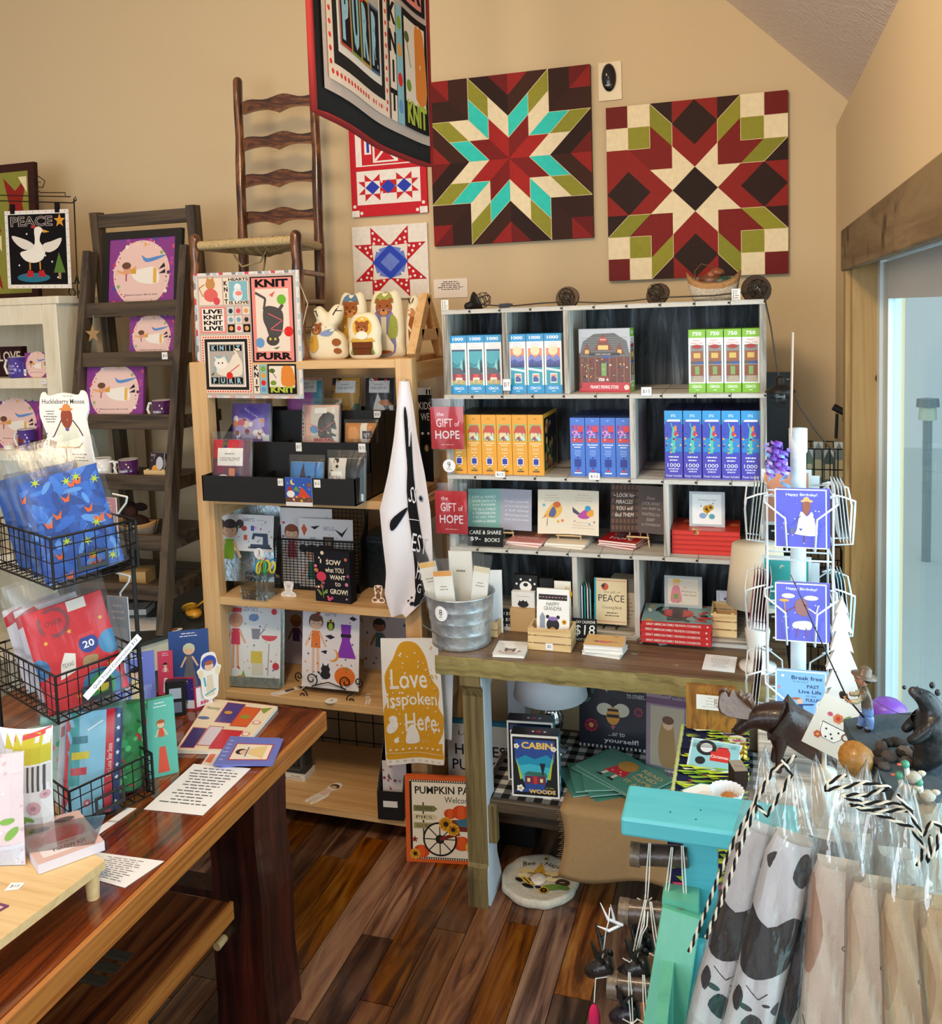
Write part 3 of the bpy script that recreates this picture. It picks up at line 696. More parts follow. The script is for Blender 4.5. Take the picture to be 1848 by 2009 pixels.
# --- cat quilts
def cat_quilt(w,h,big=False):
 a=Art(w,h,'cbb9ae');K,P_,Cc='1d1a1a','ee8f86','f3dcc6'
 # top left cells
 a.rect(.02,.76,.26,.98,'f0ddc8').ell(.14,.93,.05,.05,'c98f52').ell(.14,.84,.075,.06,'e06a62').ell(.2,.79,.035,.035,'d9505a').poly([(.1,.96),(.115,1),(.13,.97)],'c98f52').poly([(.15,.97),(.17,1),(.18,.96)],'c98f52').line([(.06,.83),(.02,.9),(.08,.93)],.012,'c98f52')
 a.rect(.275,.76,.53,.98,'f0ddc8').rect(.33,.79,.52,.95,'86b9c6').ell(.42,.90,.035,.035,'e8eef0').ell(.42,.84,.05,.06,'dfe6ea').ell(.43,.85,.035,.02,'ef8d78')
 a.text('HEARTS',.43,.965,.2,.025,K,.03).text('IS LOVE',.43,.775,.2,.025,K,.03)
 for i,c in enumerate('KNIT'):a.text(c,.30,.935-.05*i,None,.038,K,.04)
 # live knit
 a.rect(.02,.525,.29,.745,P_).rect(.04,.54,.27,.73,'f6e9de')
 for i,c in enumerate(('LIVE','KNIT','KNIT','LIVE')):a.text(c,.155,.705-.047*i,.2,.036,K,.04)
 R=random.Random(4)
 for i in range(3):
  for j in range(3):
   a.rect(.305+.08*i,.53+.072*j,.375+.08*i,.595+.072*j,R.choice(('e8dcd0',K,'e2b8a8','c9d4d2'))).ell(.34+.08*i,.562+.072*j,.022,.022,R.choice(('d9505a','3a3a3e','e0a060','7fa6b8')))
 # right tall panel
 a.rect(.55,.28,.98,.98,K).rect(.565,.29,.965,.97,P_).rect(.60,.37,.93,.88,'efdccb')
 a.text('KNIT',.765,.925,.33,.065,K,.05).text('PURR',.765,.33,.36,.06,K,.05)
 a.blob([(.68,.72),(.75,.74),(.86,.70),(.87,.6),(.84,.5),(.74,.47),(.70,.56),(.67,.63)],'55504f').ell(.76,.46,.065,.05,'4e4a49').line([(.68,.71),(.70,.80),(.60,.85)],.022,'55504f').line([(.83,.7),(.87,.75)],.03,'55504f')
 a.ell(.86,.79,.045,.045,'77b83a').ell(.92,.53,.045,.045,'e2332e').ell(.63,.44,.045,.045,'6f9cc8').line([(.72,.68),(.86,.62),(.74,.55),(.9,.53)],.008,'e06a6a').ell(.735,.47,.012,.012,'d8c24a').ell(.785,.47,.012,.012,'d8c24a').poly([(.74,.83),(.8,.86),(.77,.81)],'e06a5a').poly([(.76,.395),(.83,.41),(.8,.385)],'6a7a3a')
 # lower left panel
 a.rect(.02,.02,.535,.505,Cc)
 a.dots([(.045+.026*i,.035) for i in range(19)]+[(.045+.026*i,.49) for i in range(19)],.0085,'e2423c');a.dots([(.035,.05+.022*i) for i in range(20)]+[(.52,.05+.022*i) for i in range(20)],.0085,'e2423c')
 a.rect(.055,.05,.5,.475,'2a2727').rect(.085,.075,.47,.45,'f0e6da').rect(.1,.09,.455,.435,'b9aea6').rect(.15,.2,.29,.33,'7fb6c4')
 for i,c in enumerate('KNIT'):a.rect(.11+.085*i,.375,.185+.085*i,.425,K).text(c,.147+.085*i,.40,None,.04,'9cc6d6',.05)
 for i,c in enumerate('PURR'):a.rect(.11+.085*i,.10,.185+.085*i,.155,K).text(c,.147+.085*i,.127,None,.044,'9cc6d6',.05)
 a.blob([(.17,.20),(.18,.27),(.15,.33),(.2,.31),(.26,.33),(.3,.27),(.36,.35),(.43,.30),(.44,.2),(.40,.165),(.24,.165)],'efe2cf').ell(.215,.27,.065,.05,'f5ecdf').line([(.40,.33),(.36,.39),(.42,.385)],.02,'efe2cf').ell(.305,.17,.033,.033,'e2332e').line([(.31,.2),(.41,.26)],.008,'e2332e')
 a.dots([(.195,.275),(.235,.275)],.008,K);a.poly([(.11,.18),(.15,.2),(.13,.165)],'6a6a3a')
 if big:
  a.rect(.1,.09,.455,.24,'b9aea6')
  for i,c in enumerate('PURR'):a.rect(.103+.088*i,.09,.188+.088*i,.215,('c8503c','8a9a3a','c8963a','4a6a8a')[i]).rect(.109+.088*i,.095,.182+.088*i,.21,K).text(c,.146+.088*i,.152,.055,.1,'9cc6d6',.06)
  a.ell(.29,.235,.045,.06,'e2332e').line([(.3,.26),(.4,.38)],.008,'e2332e')
 # lower right
 a.rect(.55,.02,.61,.26,'f0ddc8')
 for i,c in enumerate('KNIT'):a.text(c,.58,.235-.058*i,None,.044,K,.05)
 a.rect(.615,.02,.685,.26,'8fc0cc');a.dots([(.65,.225),(.65,.17),(.65,.11),(.65,.055)],.025,['8aa83a','e8a04a','e2332e','6f9cc8'],n=12)
 a.rect(.695,.02,.98,.265,K).rect(.71,.09,.83,.25,'efe2cf').rect(.71,.075,.965,.25,'efe2cf').blob([(.84,.09),(.83,.18),(.85,.245),(.93,.245),(.96,.18),(.96,.09)],'e58a3c').ell(.74,.21,.03,.02,'5c6a34').line([(.74,.2),(.78,.15)],.006,K).ell(.75,.11,.03,.022,'7a9a3a')
 a.text('KNIT',.84,.055,.24,.05,'b4c24a',.05)
 return a
# small one pinned to the chair
cx,z0,w,h=front(390,541,582,779,2.655);a=cat_quilt(w,h)
q=MB()
bx=random.Random(2)
q.box(-w/2-.012,w/2+.012,.001,.008,-.008,h+.01,'ece2da')
q.art(a,-w/2,0);E=Art(w+.024,h+.018)
for i in range(16):
 c=('d9505a','e9e2dc','8a8a90','b9c8d2')[i % 4];E.rect(0,i/16,.018,(i+.8)/16,c).rect(.982,i/16,1,(i+.6)/16,('b9c8d2','e9e2dc')[i % 2]);E.rect(i/16,0,(i+.7)/16,.018,('c9d2dc','e9e2dc','e0b0a8')[i % 3]);E.rect(i/16,.982,(i+.6)/16,1,c)
q.art(E,-w/2-.012,-.008);QS=tag(q.build('cat_quilt','cloth',loc=(cx,2.655,z0+.004),rot=(0,.012,0)),'small knit and purr cat quilt tied to the chair legs','quilt')
# large one hanging from the ceiling
qx,qy0,qy1,qz=-.755,1.49,2.165,2.175
w=qy1-qy0;h=w*1.7
t=thing('cat_quilt','large hanging knit and purr cat quilt with charcoal border and red binding','quilt',(qx,qy0,qz))
def wv0(u,v):return .012*math.sin(u*5+.6)*(1-v*.6)+.004*math.sin(u*11+v*3)
_wl=lattice(lambda u,v:(wv0(u,v),0,0),16,12)
def wv(u,v):return _wl(u,v).x
q=MB();q.grid(lambda u,v:(wv(u,v)-.004,u*w,v*h-.012*math.sin(u*PI)),32,24,'2c2b2b');bk=q.build('quilt_backing','cloth',t,solid=.006)
a=cat_quilt(w*.93,h*.95,True).strips(32,24)
q=MB();q.art(a,0,0,fn=lambda u,v,e:(wv(.04+u*.93,.04+v*.95)+.005+e,(.04+u*.93)*w,(.04+v*.95)*h-.012*math.sin((.04+u*.93)*PI)));q.build('quilt_top','cloth',t)
q=MB();ed=[(0,k/10) for k in range(10,-1,-1)]+[(k/16,0) for k in range(1,17)]+[(1,k/10) for k in range(1,11)]
q.tube([(wv(u,v)-.002,u*w,v*h-.012*math.sin(u*PI)) for u,v in ed],.007,6,'96302f');q.build('binding','cloth',t)
q=MB();q.tube([(0,-.03,h+.004),(0,w+.03,h+.004)],.009,8,'5a3a22');q.build('hanging_rod','plastic',t)
q=MB()
for y in (.02,w-.02):q.tube([(0,y,h+.01),(0,y,2.357+(XR-qx)*1.023-qz+.02)],.0015,5,'cfc6b4')
q.build('hanging_cord','cloth',t)
# --- rush seat chair on the pine shelf
ch=thing('ladderback_chair','rustic ladderback chair with woven rush seat perched on pine shelf','chair',(0,0,1.658))
Z0=1.658
def leg(a,b_,r0,r1,dome=True):
 q=MB();A,B=Vector(a),Vector(b_);n_=10;pts=[];rr=[]
 for i in range(n_+1):
  u=i/n_;pts.append(A.lerp(B,u)-Vector((0,0,Z0))+Vector((.0012*math.sin(i*1.9),.0012*math.cos(i*2.3),0)));rr.append(r0+(r1-r0)*u+.0015*math.sin(i*2.1))
 d=(B-A).normalized()
 for k in (.5,.85,1):pts.append(B+d*r1*k-Vector((0,0,Z0)));rr.append(r1*math.sqrt(max(0,1-k*k))+.0005)
 q.tube(pts,rr,10);return q.build('leg','chairwood',ch)
fl0,fl1=at(383,470,Y=2.70),at(580,462,Y=2.70);fb0,fb1=at(388,705,Y=2.70),at(592,702,Y=2.70)
fb0.z=fb1.z=Z0
leg(fb0,fl0,.020,.019);leg(fb1,fl1,.020,.019)
b0t,b1t=at(466,160,Y=3.06),at(617,195,Y=3.06);b0b,b1b=at(484,700,Y=3.0),at(633,700,Y=3.0);b0b.z=b1b.z=Z0
leg(b0b,b0t,.021,.017);leg(b1b,b1t,.021,.017)
for py in (206,279,353,427):
 a0=at(482,py,Y=3.05);a1=at(612,py,Y=3.05);w=a1.x-a0.x+.02;q=MB();hgt=.042
 top=[(u,hgt*.5+.012*math.sin(u*PI*1)+.006*math.sin(u*PI*4+.6)) for u in [i/14 for i in range(15)]]
 bot=[(u,-hgt*.5+.010*abs(math.sin(u*PI*2))-.006*math.exp(-((u-.5)/.08)**2)) for u in [i/14 for i in range(14,-1,-1)]]
 q.prism([(-w/2+w*u,v) for u,v in bot[::-1]]+[(-w/2+w*u,v) for u,v in top[::-1]],-.007,.007)
 q.build('back_slat','chairslat',ch,loc=((a0.x+a1.x)/2,3.05,(a0.z+a1.z)/2-Z0))
sz=at(480,478,Y=2.70).z-Z0;sb=at(560,478,Y=3.02).z-Z0
sz=.405;X0,X1,Y0,Y1=fl0.x+.0,fl1.x-.0,2.70,3.01;bx0,bx1=b0b.x+.01,b1b.x
q=MB()
def seat(u,v):
 xl=X0+(bx0-X0)*v;xr=X1+(bx1-X1)*v
 return (xl+(xr-xl)*u,Y0+(Y1-Y0)*v,sz+.014-.05*math.sin(PI*u)*math.sin(PI*v)-.004*math.cos(u*60)*(abs(v-.5) > abs(u-.5)))
q.grid(seat,40,16,lambda u,v:'b59a6a' if (int((u if abs(v-.5) > abs(u-.5) else v)*40) % 2) else '9c8253')
q.build('rush_seat','wicker',ch)
def roll(a,b_,r,n_=26):
 q=MB();A,B=Vector(a),Vector(b_)
 q.tube([A.lerp(B,i/(2*n_)) for i in range(2*n_+1)],[r*(1 if i % 2 else .86) for i in range(2*n_+1)],10,'c2a878');q.build('rush_wrapping','wicker',ch)
roll((X0+.015,Y0,sz),(X1-.015,Y0,sz),.017);roll((X1,Y0+.01,sz),(bx1,Y1,sz),.015);roll((X0,Y0+.01,sz),(bx0,Y1,sz),.015);roll((bx0,Y1,sz),(bx1,Y1,sz),.014)
for z,r in ((.20,.010),(.30,.010),(.10,.012)):
 for (x_,y_),(x2,y2) in (((X1,2.70),(bx1+.01,3.01)),((X0,2.70),(bx0,3.01))):
  q=MB();q.tube([(x_,y_,z),(x2,y2,z+.0)],r,8);q.build('rung','chairslat',ch)
q=MB();q.tube([(X0,2.70,.27),(X1,2.70,.285)],.011,8);q.build('rung','chairslat',ch)
q=MB();q.tube([(bx0,3.01,.2),(bx1,3.01,.2)],.011,8);q.build('rung','chairslat',ch)
q=MB();q.tube([(X0+.1,2.78,sz-.03),(X0+.13,2.78,sz-.075),(X0+.2,2.79,sz-.06),(X0+.22,2.8,sz-.02),(X0+.2,2.8,sz-.10)],.004,5,'b59a6a');q.build('loose_rush','wicker',ch)
q=MB();q.tube([(X1+.015,2.69,.12),(X1+.035,2.695,.19),(X1+.01,2.68,.275)],.002,5,'d8c8a8');q.build('tie_string','cloth',ch)
# --- bear pillows along the pine shelf top
def pillow(label,x0,y0,x1,y1,Y,outline,art,rz=0,th=.05):
 cx,z0,w,h=front(x0,y0,x1,y1,Y);A=Art(w,h);A.blob(outline,'efe3c4',4);ol=A.sh[-1][0];n=len(ol)
 mx=sum(p[0] for p in ol)/n;mz=sum(p[1] for p in ol)/n;q=MB()
 rings=[(1.0,0),(.97,.30),(.88,.62),(.70,.85),(.4,.98),(0.02,1.0)]
 vs=[]
 for sg in (-1,1):
  for k,(s,d) in enumerate(rings):vs += [(mx+(x-mx)*s-w/2,sg*d*th/2,mz+(z-mz)*s) for x,z in ol]
 m_=len(rings);fs=[]
 for sgi in (0,1):
  o_=sgi*m_*n
  for k in range(m_-1):
   for i in range(n):
    f=(o_+k*n+i,o_+k*n+(i+1) % n,o_+(k+1)*n+(i+1) % n,o_+(k+1)*n+i);fs.append(f if sgi==0 else f[::-1])
 q.add(vs,fs,'efe3c4',True)
 B=Art(w,h);art(B)
 def dep(x,z):
  best=0;ang=math.atan2(z-mz,x-mx);r=math.hypot(x-mx,z-mz);R_=min(ol,key=lambda p:abs((math.atan2(p[1]-mz,p[0]-mx)-ang+PI) % (2*PI)-PI))
  s=min(1,r/max(1e-4,math.hypot(R_[0]-mx,R_[1]-mz)))
  for (s1,d1),(s0,d0) in zip(rings,rings[1:]):
   if s0 <= s <= s1:return d0+(d1-d0)*(s-s0)/(s1-s0)
  return 0
 sub=[]
 for pts,c,k in B.sh:
  P=[]
  for i in range(len(pts)):
   p0,p1=pts[i],pts[(i+1) % len(pts)];P += [p0]
   if math.dist(p0,p1) > .012:P += [((p0[0]+p1[0])/2,(p0[1]+p1[1])/2)]
  sub.append((P,c,k))
 for P,c,k in sub:
  cxp=sum(p[0] for p in P)/len(P);czp=sum(p[1] for p in P)/len(P)
  V=[(p[0]-w/2,-dep(*p)*th/2-.0012-EPS*6*k,p[1]) for p in P]+[(cxp-w/2,-dep(cxp,czp)*th/2-.0014-EPS*6*k,czp)]
  q.add(V,[(i,(i+1) % len(P),len(P)) for i in range(len(P))],c,False)
 return tag(q.build('bear_pillow','cloth',loc=(cx,Y,1.6595),rot=(-.05,0,rz)),label,'pillow','nativity pillows on the pine shelf')
BR,LB='9c5a30','c98a5a'
def face(a,cx,cy,r):
 a.ell(cx,cy,r,r*.92,BR);a.ell(cx,cy-r*.3,r*.45,r*.38,LB);a.ell(cx,cy-r*.18,r*.16,r*.12,'2a1810',n=8);a.dots([(cx-r*.45,cy+r*.1),(cx+r*.45,cy+r*.1)],r*.09,'20120a');a.dots([(cx-r*.8,cy+r*.75*a.w/a.h),(cx+r*.8,cy+r*.75*a.w/a.h)],r*.3,BR)
def bear_tall(c1,c2,hat):
 def f(a):
  a.blob([(.25,.06),(.2,.5),(.3,.7),(.7,.7),(.8,.45),(.78,.06)],c1);face(a,.5,.74,.24)
  a.blob([(.24,.80),(.3,.93),(.5,.98),(.7,.93),(.77,.80),(.5,.87)],hat);a.poly([(.45,.08),(.55,.08),(.58,.6),(.42,.6)],c2);a.blob([(.62,.3),(.7,.62),(.86,.55),(.85,.3)],hat);a.ell(.5,.07,.2,.05,BR)
 return f
tall=[(.06,.0),(.94,.0),(1,.2),(.97,.6),(.93,.85),(.78,1),(.5,.97),(.22,1),(.07,.85),(.03,.6),(0,.2)]
pillow('tall cream bear pillow wearing a blue striped head band',663,573,722,700,2.82,tall,bear_tall('d9a441','e8d8b4','5f7d92'))
pillow('tall cream bear pillow with red headdress and purple robe',724,570,792,700,2.80,tall,bear_tall('7f7fae','d8cdb6','9aa04a'))
def rec(a):
 a.line([(.3,.78),(.2,.95)],.03,'3a3028').line([(.7,.8),(.82,.96)],.03,'3a3028').line([(.25,.87),(.12,.9)],.02,'3a3028').line([(.76,.88),(.9,.88)],.02,'3a3028')
 face(a,.25,.55,.15);a.blob([(.1,.12),(.05,.35),(.25,.45),(.3,.2)],'d9a441');a.blob([(.35,.45),(.5,.52),(.75,.55),(.6,.42)],'8a9ac0');a.ell(.78,.3,.11,.09,BR).ell(.8,.14,.1,.07,BR)
pillow('reclining cream pillow printed with a sleepy bear and antlers',607,597,681,703,2.74,[(.05,0),(.9,.0),(1,.2),(.92,.42),(.7,.55),(.86,.72),(.9,.95),(.7,1),(.5,.86),(.3,.98),(.12,.92),(.2,.72),(.08,.6),(0,.3)],rec)
def baby(a):
 a.ell(.5,.68,.3,.3,'e8b84a');face(a,.5,.66,.2);a.ell(.5,.5,.18,.12,'f4ecd8');a.rect(.18,.08,.82,.36,'6e3b20');a.line([(.18,.22),(.82,.22)],.02,'4a2614').poly([(.1,.36),(.9,.36),(.8,.45),(.5,.4),(.2,.45)],'e0b04a').poly([(.12,.1),(.2,.25),(.22,.1)],'6f8f3a').poly([(.88,.1),(.8,.25),(.78,.1)],'6f8f3a')
pillow('small round pillow of a baby bear in a brown manger',684,611,747,702,2.70,[(.08,.02),(.92,.02),(.98,.4),(1,.65),(.82,.95),(.5,1),(.18,.95),(0,.65),(.02,.4)],baby)
def side(a):a.blob([(.3,.1),(.25,.5),(.5,.7),(.7,.45),(.55,.1)],BR);a.ell(.45,.72,.2,.25,LB).line([(.45,.85),(.35,.97)],.05,'3a3028').line([(.5,.88),(.62,.96)],.05,'3a3028')
pillow('slim cream pillow of a standing deer turned edge on',792,583,825,700,2.84,[(.1,0),(.8,0),(.85,.4),(1,.75),(.95,.98),(.6,1),(.3,.8),(.1,.4)],side,rz=.5)
# ---------------------------------------------------------------- goods in and on the crate cubby
def goods(name,label,cat,x,y,z,w,h,d,fa=None,ra=None,ta=None,c='ddd',mat='gloss',rz=0,rx=0,group=None,side=None,top=None):
 "a box standing with its front face centre at x,y and base at z, printed front / right / top"
 q=MB();q.box(-w/2,w/2,0,d,0,h,c)
 if side:q.art(Art(d,h,side),0,0,w/2+1e-5,'right');q.art(Art(d,h,side),d,0,-w/2-1e-5,'left')
 if top:q.art(Art(w,d,top),-w/2,0,h+1e-5,'top')
 if fa:A=Art(w,h);fa(A);q.art(A,-w/2,0)
 if ra:A=Art(d,h);ra(A);q.art(A,0,0,w/2+1e-5,'right')
 if ta:A=Art(w,d);ta(A);q.art(A,-w/2,0,h+1e-5,'top')
 return tag(q.build(name,mat,loc=(x,y,z),rot=(rx,0,rz)),label,cat,group)
ORD=('first','second','third','fourth','fifth','sixth')
def row(px0,px1,n,py,Y):
 a=at(px0,py,Y=Y).x;b_=at(px1,py,Y=Y).x;w=(b_-a)/n
 return [(a+w*(i+.5),w) for i in range(n)]
YC=CYF+.018
def spine(a,top,bg,num,pic,bot):
 a.rect(0,0,1,1,bg).rect(0,.875,1,1,top).text(num,.5,.94,.66,.055,'fff',.03).lines(.15,.85,.86,.77,3,'a8a8a8',.2)
 pic(a);a.rect(0,0,1,.145,bot).text('CEACO.',.5,.095,.62,.045,'fff',.02).rect(.4,.04,.6,.05,'e8f2fa');return a
def cabin_pic(a):
 a.rect(.1,.145,.9,.76,'4aa7b4').rect(.1,.73,.9,.76,'33405c').poly([(.1,.56),(.4,.5),(.9,.58),(.9,.5),(.1,.44)],'2f8796').poly([(.72,.36),(.8,.62),(.9,.42),(.9,.36)],'23282c').poly([(.55,.47),(.7,.6),(.75,.4)],'8fd0d0').poly([(.1,.46),(.6,.44),(.9,.33),(.9,.3),(.1,.3)],'4f5a60').rect(.1,.22,.9,.34,'8c3344').rect(.35,.24,.65,.34,'d8402f').rect(.3,.19,.7,.28,'e9dfc8').rect(.38,.15,.62,.24,'4a9fb0').text('WOOD',.5,.2,.76,.075,'e8b23a',.05)
def dusk_pic(a):
 a.rect(.1,.4,.9,.76,'f08a5c').ell(.5,.72,.27,.27,'f8dfb0').poly([(.1,.62),(.3,.66),(.5,.6),(.75,.66),(.9,.6),(.9,.48),(.1,.48)],'8388c8').poly([(.1,.55),(.35,.58),(.6,.53),(.9,.57),(.9,.42),(.1,.42)],'5058a8')
 for i in range(8):a.poly([(.1+i*.1,.43),(.15+i*.1,.53+.03*(i % 3)),(.2+i*.1,.43)],'242a5c')
 a.rect(.1,.145,.9,.44,'2f9fb4').poly([(.1,.44),(.9,.40),(.9,.36),(.1,.4)],'dceef0').rect(.32,.18,.72,.34,'f2ede2').rect(.36,.20,.68,.32,'e89a78').poly([(.36,.27),(.5,.3),(.68,.25),(.68,.2),(.36,.2)],'4a55a0')
z1=ztop[1]
for lab,px0,px1,pic in (('slim blue jigsaw box showing a lakeside cabin',883,985,cabin_pic),('slim blue jigsaw box showing pine ridges at dusk',998,1103,dusk_pic)):
 hh=front(883,655,985,770,YC)[3]
 for i,(x,w) in enumerate(row(px0,px1,3,712,YC)):goods('puzzle_box',lab+', %s from the $17 tag' % ORD[2-i if px0 < 990 else i],'puzzle',x,YC,z1+.0005,w*.955,hh,.20,lambda a:spine(a,'1c97d4','f3f3f1','1000',pic,'1c97d4'),c='f0f0ee',side='e8e8e6',top='1c97d4',group=lab.replace('box','boxes'))
def store(a,full=True):
 a.rect(0,0,1,1,'b9bcc4').rect(0,.155,1,.62,'6b3320').poly([(0,.55),(.08,.8),(.3,.92),(.7,.93),(.94,.8),(1,.55)],'5c5a58')
 for i in range(9):a.line([(.02+.004*i,.58+.035*i),(.98-.004*i,.58+.035*i)],.008,'8b8884')
 a.poly([(.3,.66),(.48,.93),(.68,.66)],'7d3c22').ell(.48,.83,.075,.045,'c23a2c').text('FRANKS',.48,.83,.11,.02,'f2e6d0',.02)
 for x in (.16,.80):a.poly([(x-.1,.6),(x,.78),(x+.1,.6)],'7d3c22').rect(x-.04,.61,x+.04,.67,'d9b45c')
 a.rect(.38,.67,.58,.74,'e0c070').rect(.2,.58,.8,.62,'2b2320').text('FISHING TACKLE & BAIT',.48,.60,.3,.022,'e8dcb8',.01).rect(.45,.54,.66,.575,'3b52a8')
 for i in range(7):a.rect(.03+.14*i,.16,.06+.14*i,.56,'8a5230')
 a.rect(.42,.18,.56,.5,'5a2c1a').rect(.44,.22,.54,.46,'7fa05a').scatter(46,['c23a2c','e8b23a','3b6ea8','d8d0c0','4a7a3a','2a1a14','e8dcc8'],.016,5,(.04,.17,.96,.52),('d','e'))
 a.poly([(.36,.155),(.4,.26),(.58,.26),(.62,.155)],'8a3d2a');return a
def frank(a):
 store(a).rect(0,0,1,.155,'c02a30').text("FRANK'S FISHING STORE",.5,.085,.55,.055,'fff',.01).ell(.93,.08,.05,.05,'e8d8cc').text('750',.44,.2,.12,.05,'fff',.03).star(.56,.2,.03,'fff').rect(.0,.06,.05,.15,'7a1418');return a
def green_spine(a):
 a.rect(0,0,1,1,'f2f1ee').rect(0,.87,1,1,'86bf2f').text('750',.5,.935,.55,.06,'fff',.03).text("FRANK'S",.5,.83,.45,.03,'c23a2c').text('FISHING STORE',.5,.785,.7,.03,'c23a2c').rect(.12,.17,.9,.755,'8f8f8c')
 for i in range(5):a.line([(.12,.64+.025*i),(.9,.64+.025*i)],.02,'6f6d6a')
 a.ell(.5,.73,.3,.13,'a8332a').rect(.16,.5,.86,.66,'9a5a34').rect(.3,.55,.7,.63,'d9b45c').rect(.12,.455,.9,.5,'5a5653').rect(.45,.46,.85,.49,'3b52a8').rect(.14,.27,.88,.44,'8a4a2c').rect(.38,.29,.64,.42,'7fa05a').poly([(.14,.17),(.3,.27),(.8,.27),(.9,.17)],'b3a08a').rect(0,0,1,.15,'86bf2f').text('CEACO.',.5,.1,.6,.045,'fff',.02).rect(.4,.04,.6,.05,'e8f2fa');return a
x0_=at(1135,705,Y=CYF+.05);x1_=at(1237,705,Y=CYF+.05);zz=at(1190,645,Y=CYF+.05).z
goods('puzzle_box','square jigsaw box with log fishing store front and red banner','puzzle',(x0_.x+x1_.x)/2,CYF+.05,z1+.0005,x1_.x-x0_.x,zz-z1,.055,frank,green_spine,c='f2f1ee',rz=-.1)
for i,(x,w) in enumerate(row(1350,1491,4,700,YC)):goods('puzzle_box','slim lime green jigsaw box, %s from the square store box' % ORD[i],'puzzle',x,YC,z1+.0005,w*.955,front(1350,640,1491,765,YC)[3],.2,green_spine,c='f0f0ee',side='e8e8e6',top='86bf2f',group='lime green fishing store puzzles')
z2=ztop[2]
def jig(a,cx,cy,r,c):
 a.poly([(cx-r,cy-r*.3),(cx+r,cy-r*.3),(cx+r,cy+r*.3),(cx-r,cy+r*.3)],c);a.ell(cx,cy+r*.42,r*.3,r*.3,c,n=8).ell(cx,cy-r*.42,r*.3,r*.3,c,n=8).ell(cx-r*.85,cy,r*.3,r*.3,c,n=8).ell(cx+r*.85,cy,r*.3,r*.3,c,n=8).rect(cx-r*.55,cy-r*.25,cx+r*.55,cy+r*.25,c)
def yel(a):
 a.rect(0,0,1,1,'eba52a').ell(.5,.93,.12,.06,'d08a1c').rect(.12,.56,.9,.84,'9bb86a').poly([(.12,.72),(.3,.82),(.8,.82),(.9,.74),(.9,.68),(.12,.68)],'c8503c').rect(.2,.6,.8,.7,'e8d0a0').rect(.3,.56,.5,.64,'b8402f').rect(.58,.57,.8,.64,'d8e0e0').scatter(10,['5a8a3a','c8503c','f0e6c8','3b6ea8'],.05,3,(.15,.57,.88,.7))
 a.lines(.15,.85,.54,.47,2,'fbe6b8',.5,2).text('300',.5,.42,.4,.05,'fbe6b8',.0).lines(.2,.8,.38,.34,1,'fbe6b8',.4,3);jig(a,.5,.22,.2,'fff');jig(a,.5,.22,.16,'2c3aa0');a.ell(.5,.09,.12,.05,'6a9a3a').rect(.28,.05,.72,.07,'7a3a1c');return a
def yel_front(a):a.rect(0,0,1,1,'eba52a').rect(.06,.05,.94,.93,'1d1712').scatter(30,['c8503c','5a8a3a','8a6a3a','e8c05a','5a3a6a','d8d0b8'],.06,8,(.12,.08,.88,.88));return a
r_=row(896,1088,6,855,YC)
hh=front(900,803,1040,920,YC)[3]
for i,(x,w) in enumerate(row(885,1066,6,858,YC)):goods('puzzle_box','yellow jigsaw box with blue piece badge, %s from hanging red booklet' % ORD[i],'puzzle',x,YC,z2+.0005,w*.97,hh,.21,yel,yel_front if i==5 else None,c='eba52a',group='yellow jigsaws in a row',top='3a2a14')
def blu(a):
 a.rect(0,0,1,1,'4a78d2').ell(.5,.95,.1,.05,'86a8ea').rect(.08,.58,.92,.88,'7a58b0').ell(.35,.74,.2,.2,'c58ad8').rect(.5,.76,.9,.86,'d8404a').rect(.1,.58,.9,.65,'c8484e').scatter(16,['e8485a','f0e8f0','4a3a90','e8b0c8','86c8e0'],.06,4,(.12,.6,.88,.86)).lines(.15,.85,.56,.48,2,'dfe8fa',.5,2).text('300',.5,.43,.42,.05,'9fc0f4').lines(.2,.8,.4,.34,2,'9fc0f4',.4,5);jig(a,.5,.23,.22,'2b3f98');a.ell(.5,.1,.14,.06,'d8404a').rect(.25,.05,.75,.07,'f2f4fa');return a
for i,(x,w) in enumerate(row(1118,1238,4,858,YC)):goods('puzzle_box','cornflower blue jigsaw box with navy piece, %s from the yellow boxes' % ORD[i],'puzzle',x,YC,z2+.0005,w*.96,front(1118,803,1238,920,YC)[3]*.99,.21,blu,c='4a78d2',group='cornflower blue jigsaws',top='35508f')
def usa(a):
 a.rect(0,0,1,1,'4e46b4').rect(0,.8,1,1,'3a9ad8').rect(.05,.35,.95,.86,'3f4fb8').rect(.05,.4,.95,.6,'2f86c8').text('ETG',.5,.925,.25,.04,'d8ecf8',.02).poly([(.1,.84),(.9,.84),(.86,.87),(.2,.87)],'f0f0f4').poly([(.42,.38),(.4,.62),(.46,.76),(.54,.76),(.6,.62),(.58,.38)],'5cc0a8').line([(.46,.74),(.36,.82)],.05,'5cc0a8').rect(.55,.7,.68,.78,'e8883a').ell(.65,.66,.13,.13,'c83a5a').scatter(16,['d84a3a','f0e0c0','7ac8e0','e8a83a','3a2a80'],.05,6,(.1,.38,.9,.7)).lines(.08,.92,.345,.25,2,'e8e6fa',.4,7).text('1000',.5,.2,.7,.055,'f4f4fc').lines(.1,.9,.165,.09,2,'c8c4ee',.55,9).text('Poster Included',.5,.045,.85,.035,'e8e6fa');return a
for i,(x,w) in enumerate(row(1303,1492,5,868,YC)):goods('puzzle_box','tall purple travel jigsaw box, %s from the cubby divider' % ORD[i],'puzzle',x,YC,z2+.0005,w*.955,front(1303,795,1492,930,YC)[3],.21,usa,c='4e46b4',group='purple travel jigsaws',top='2a2860')
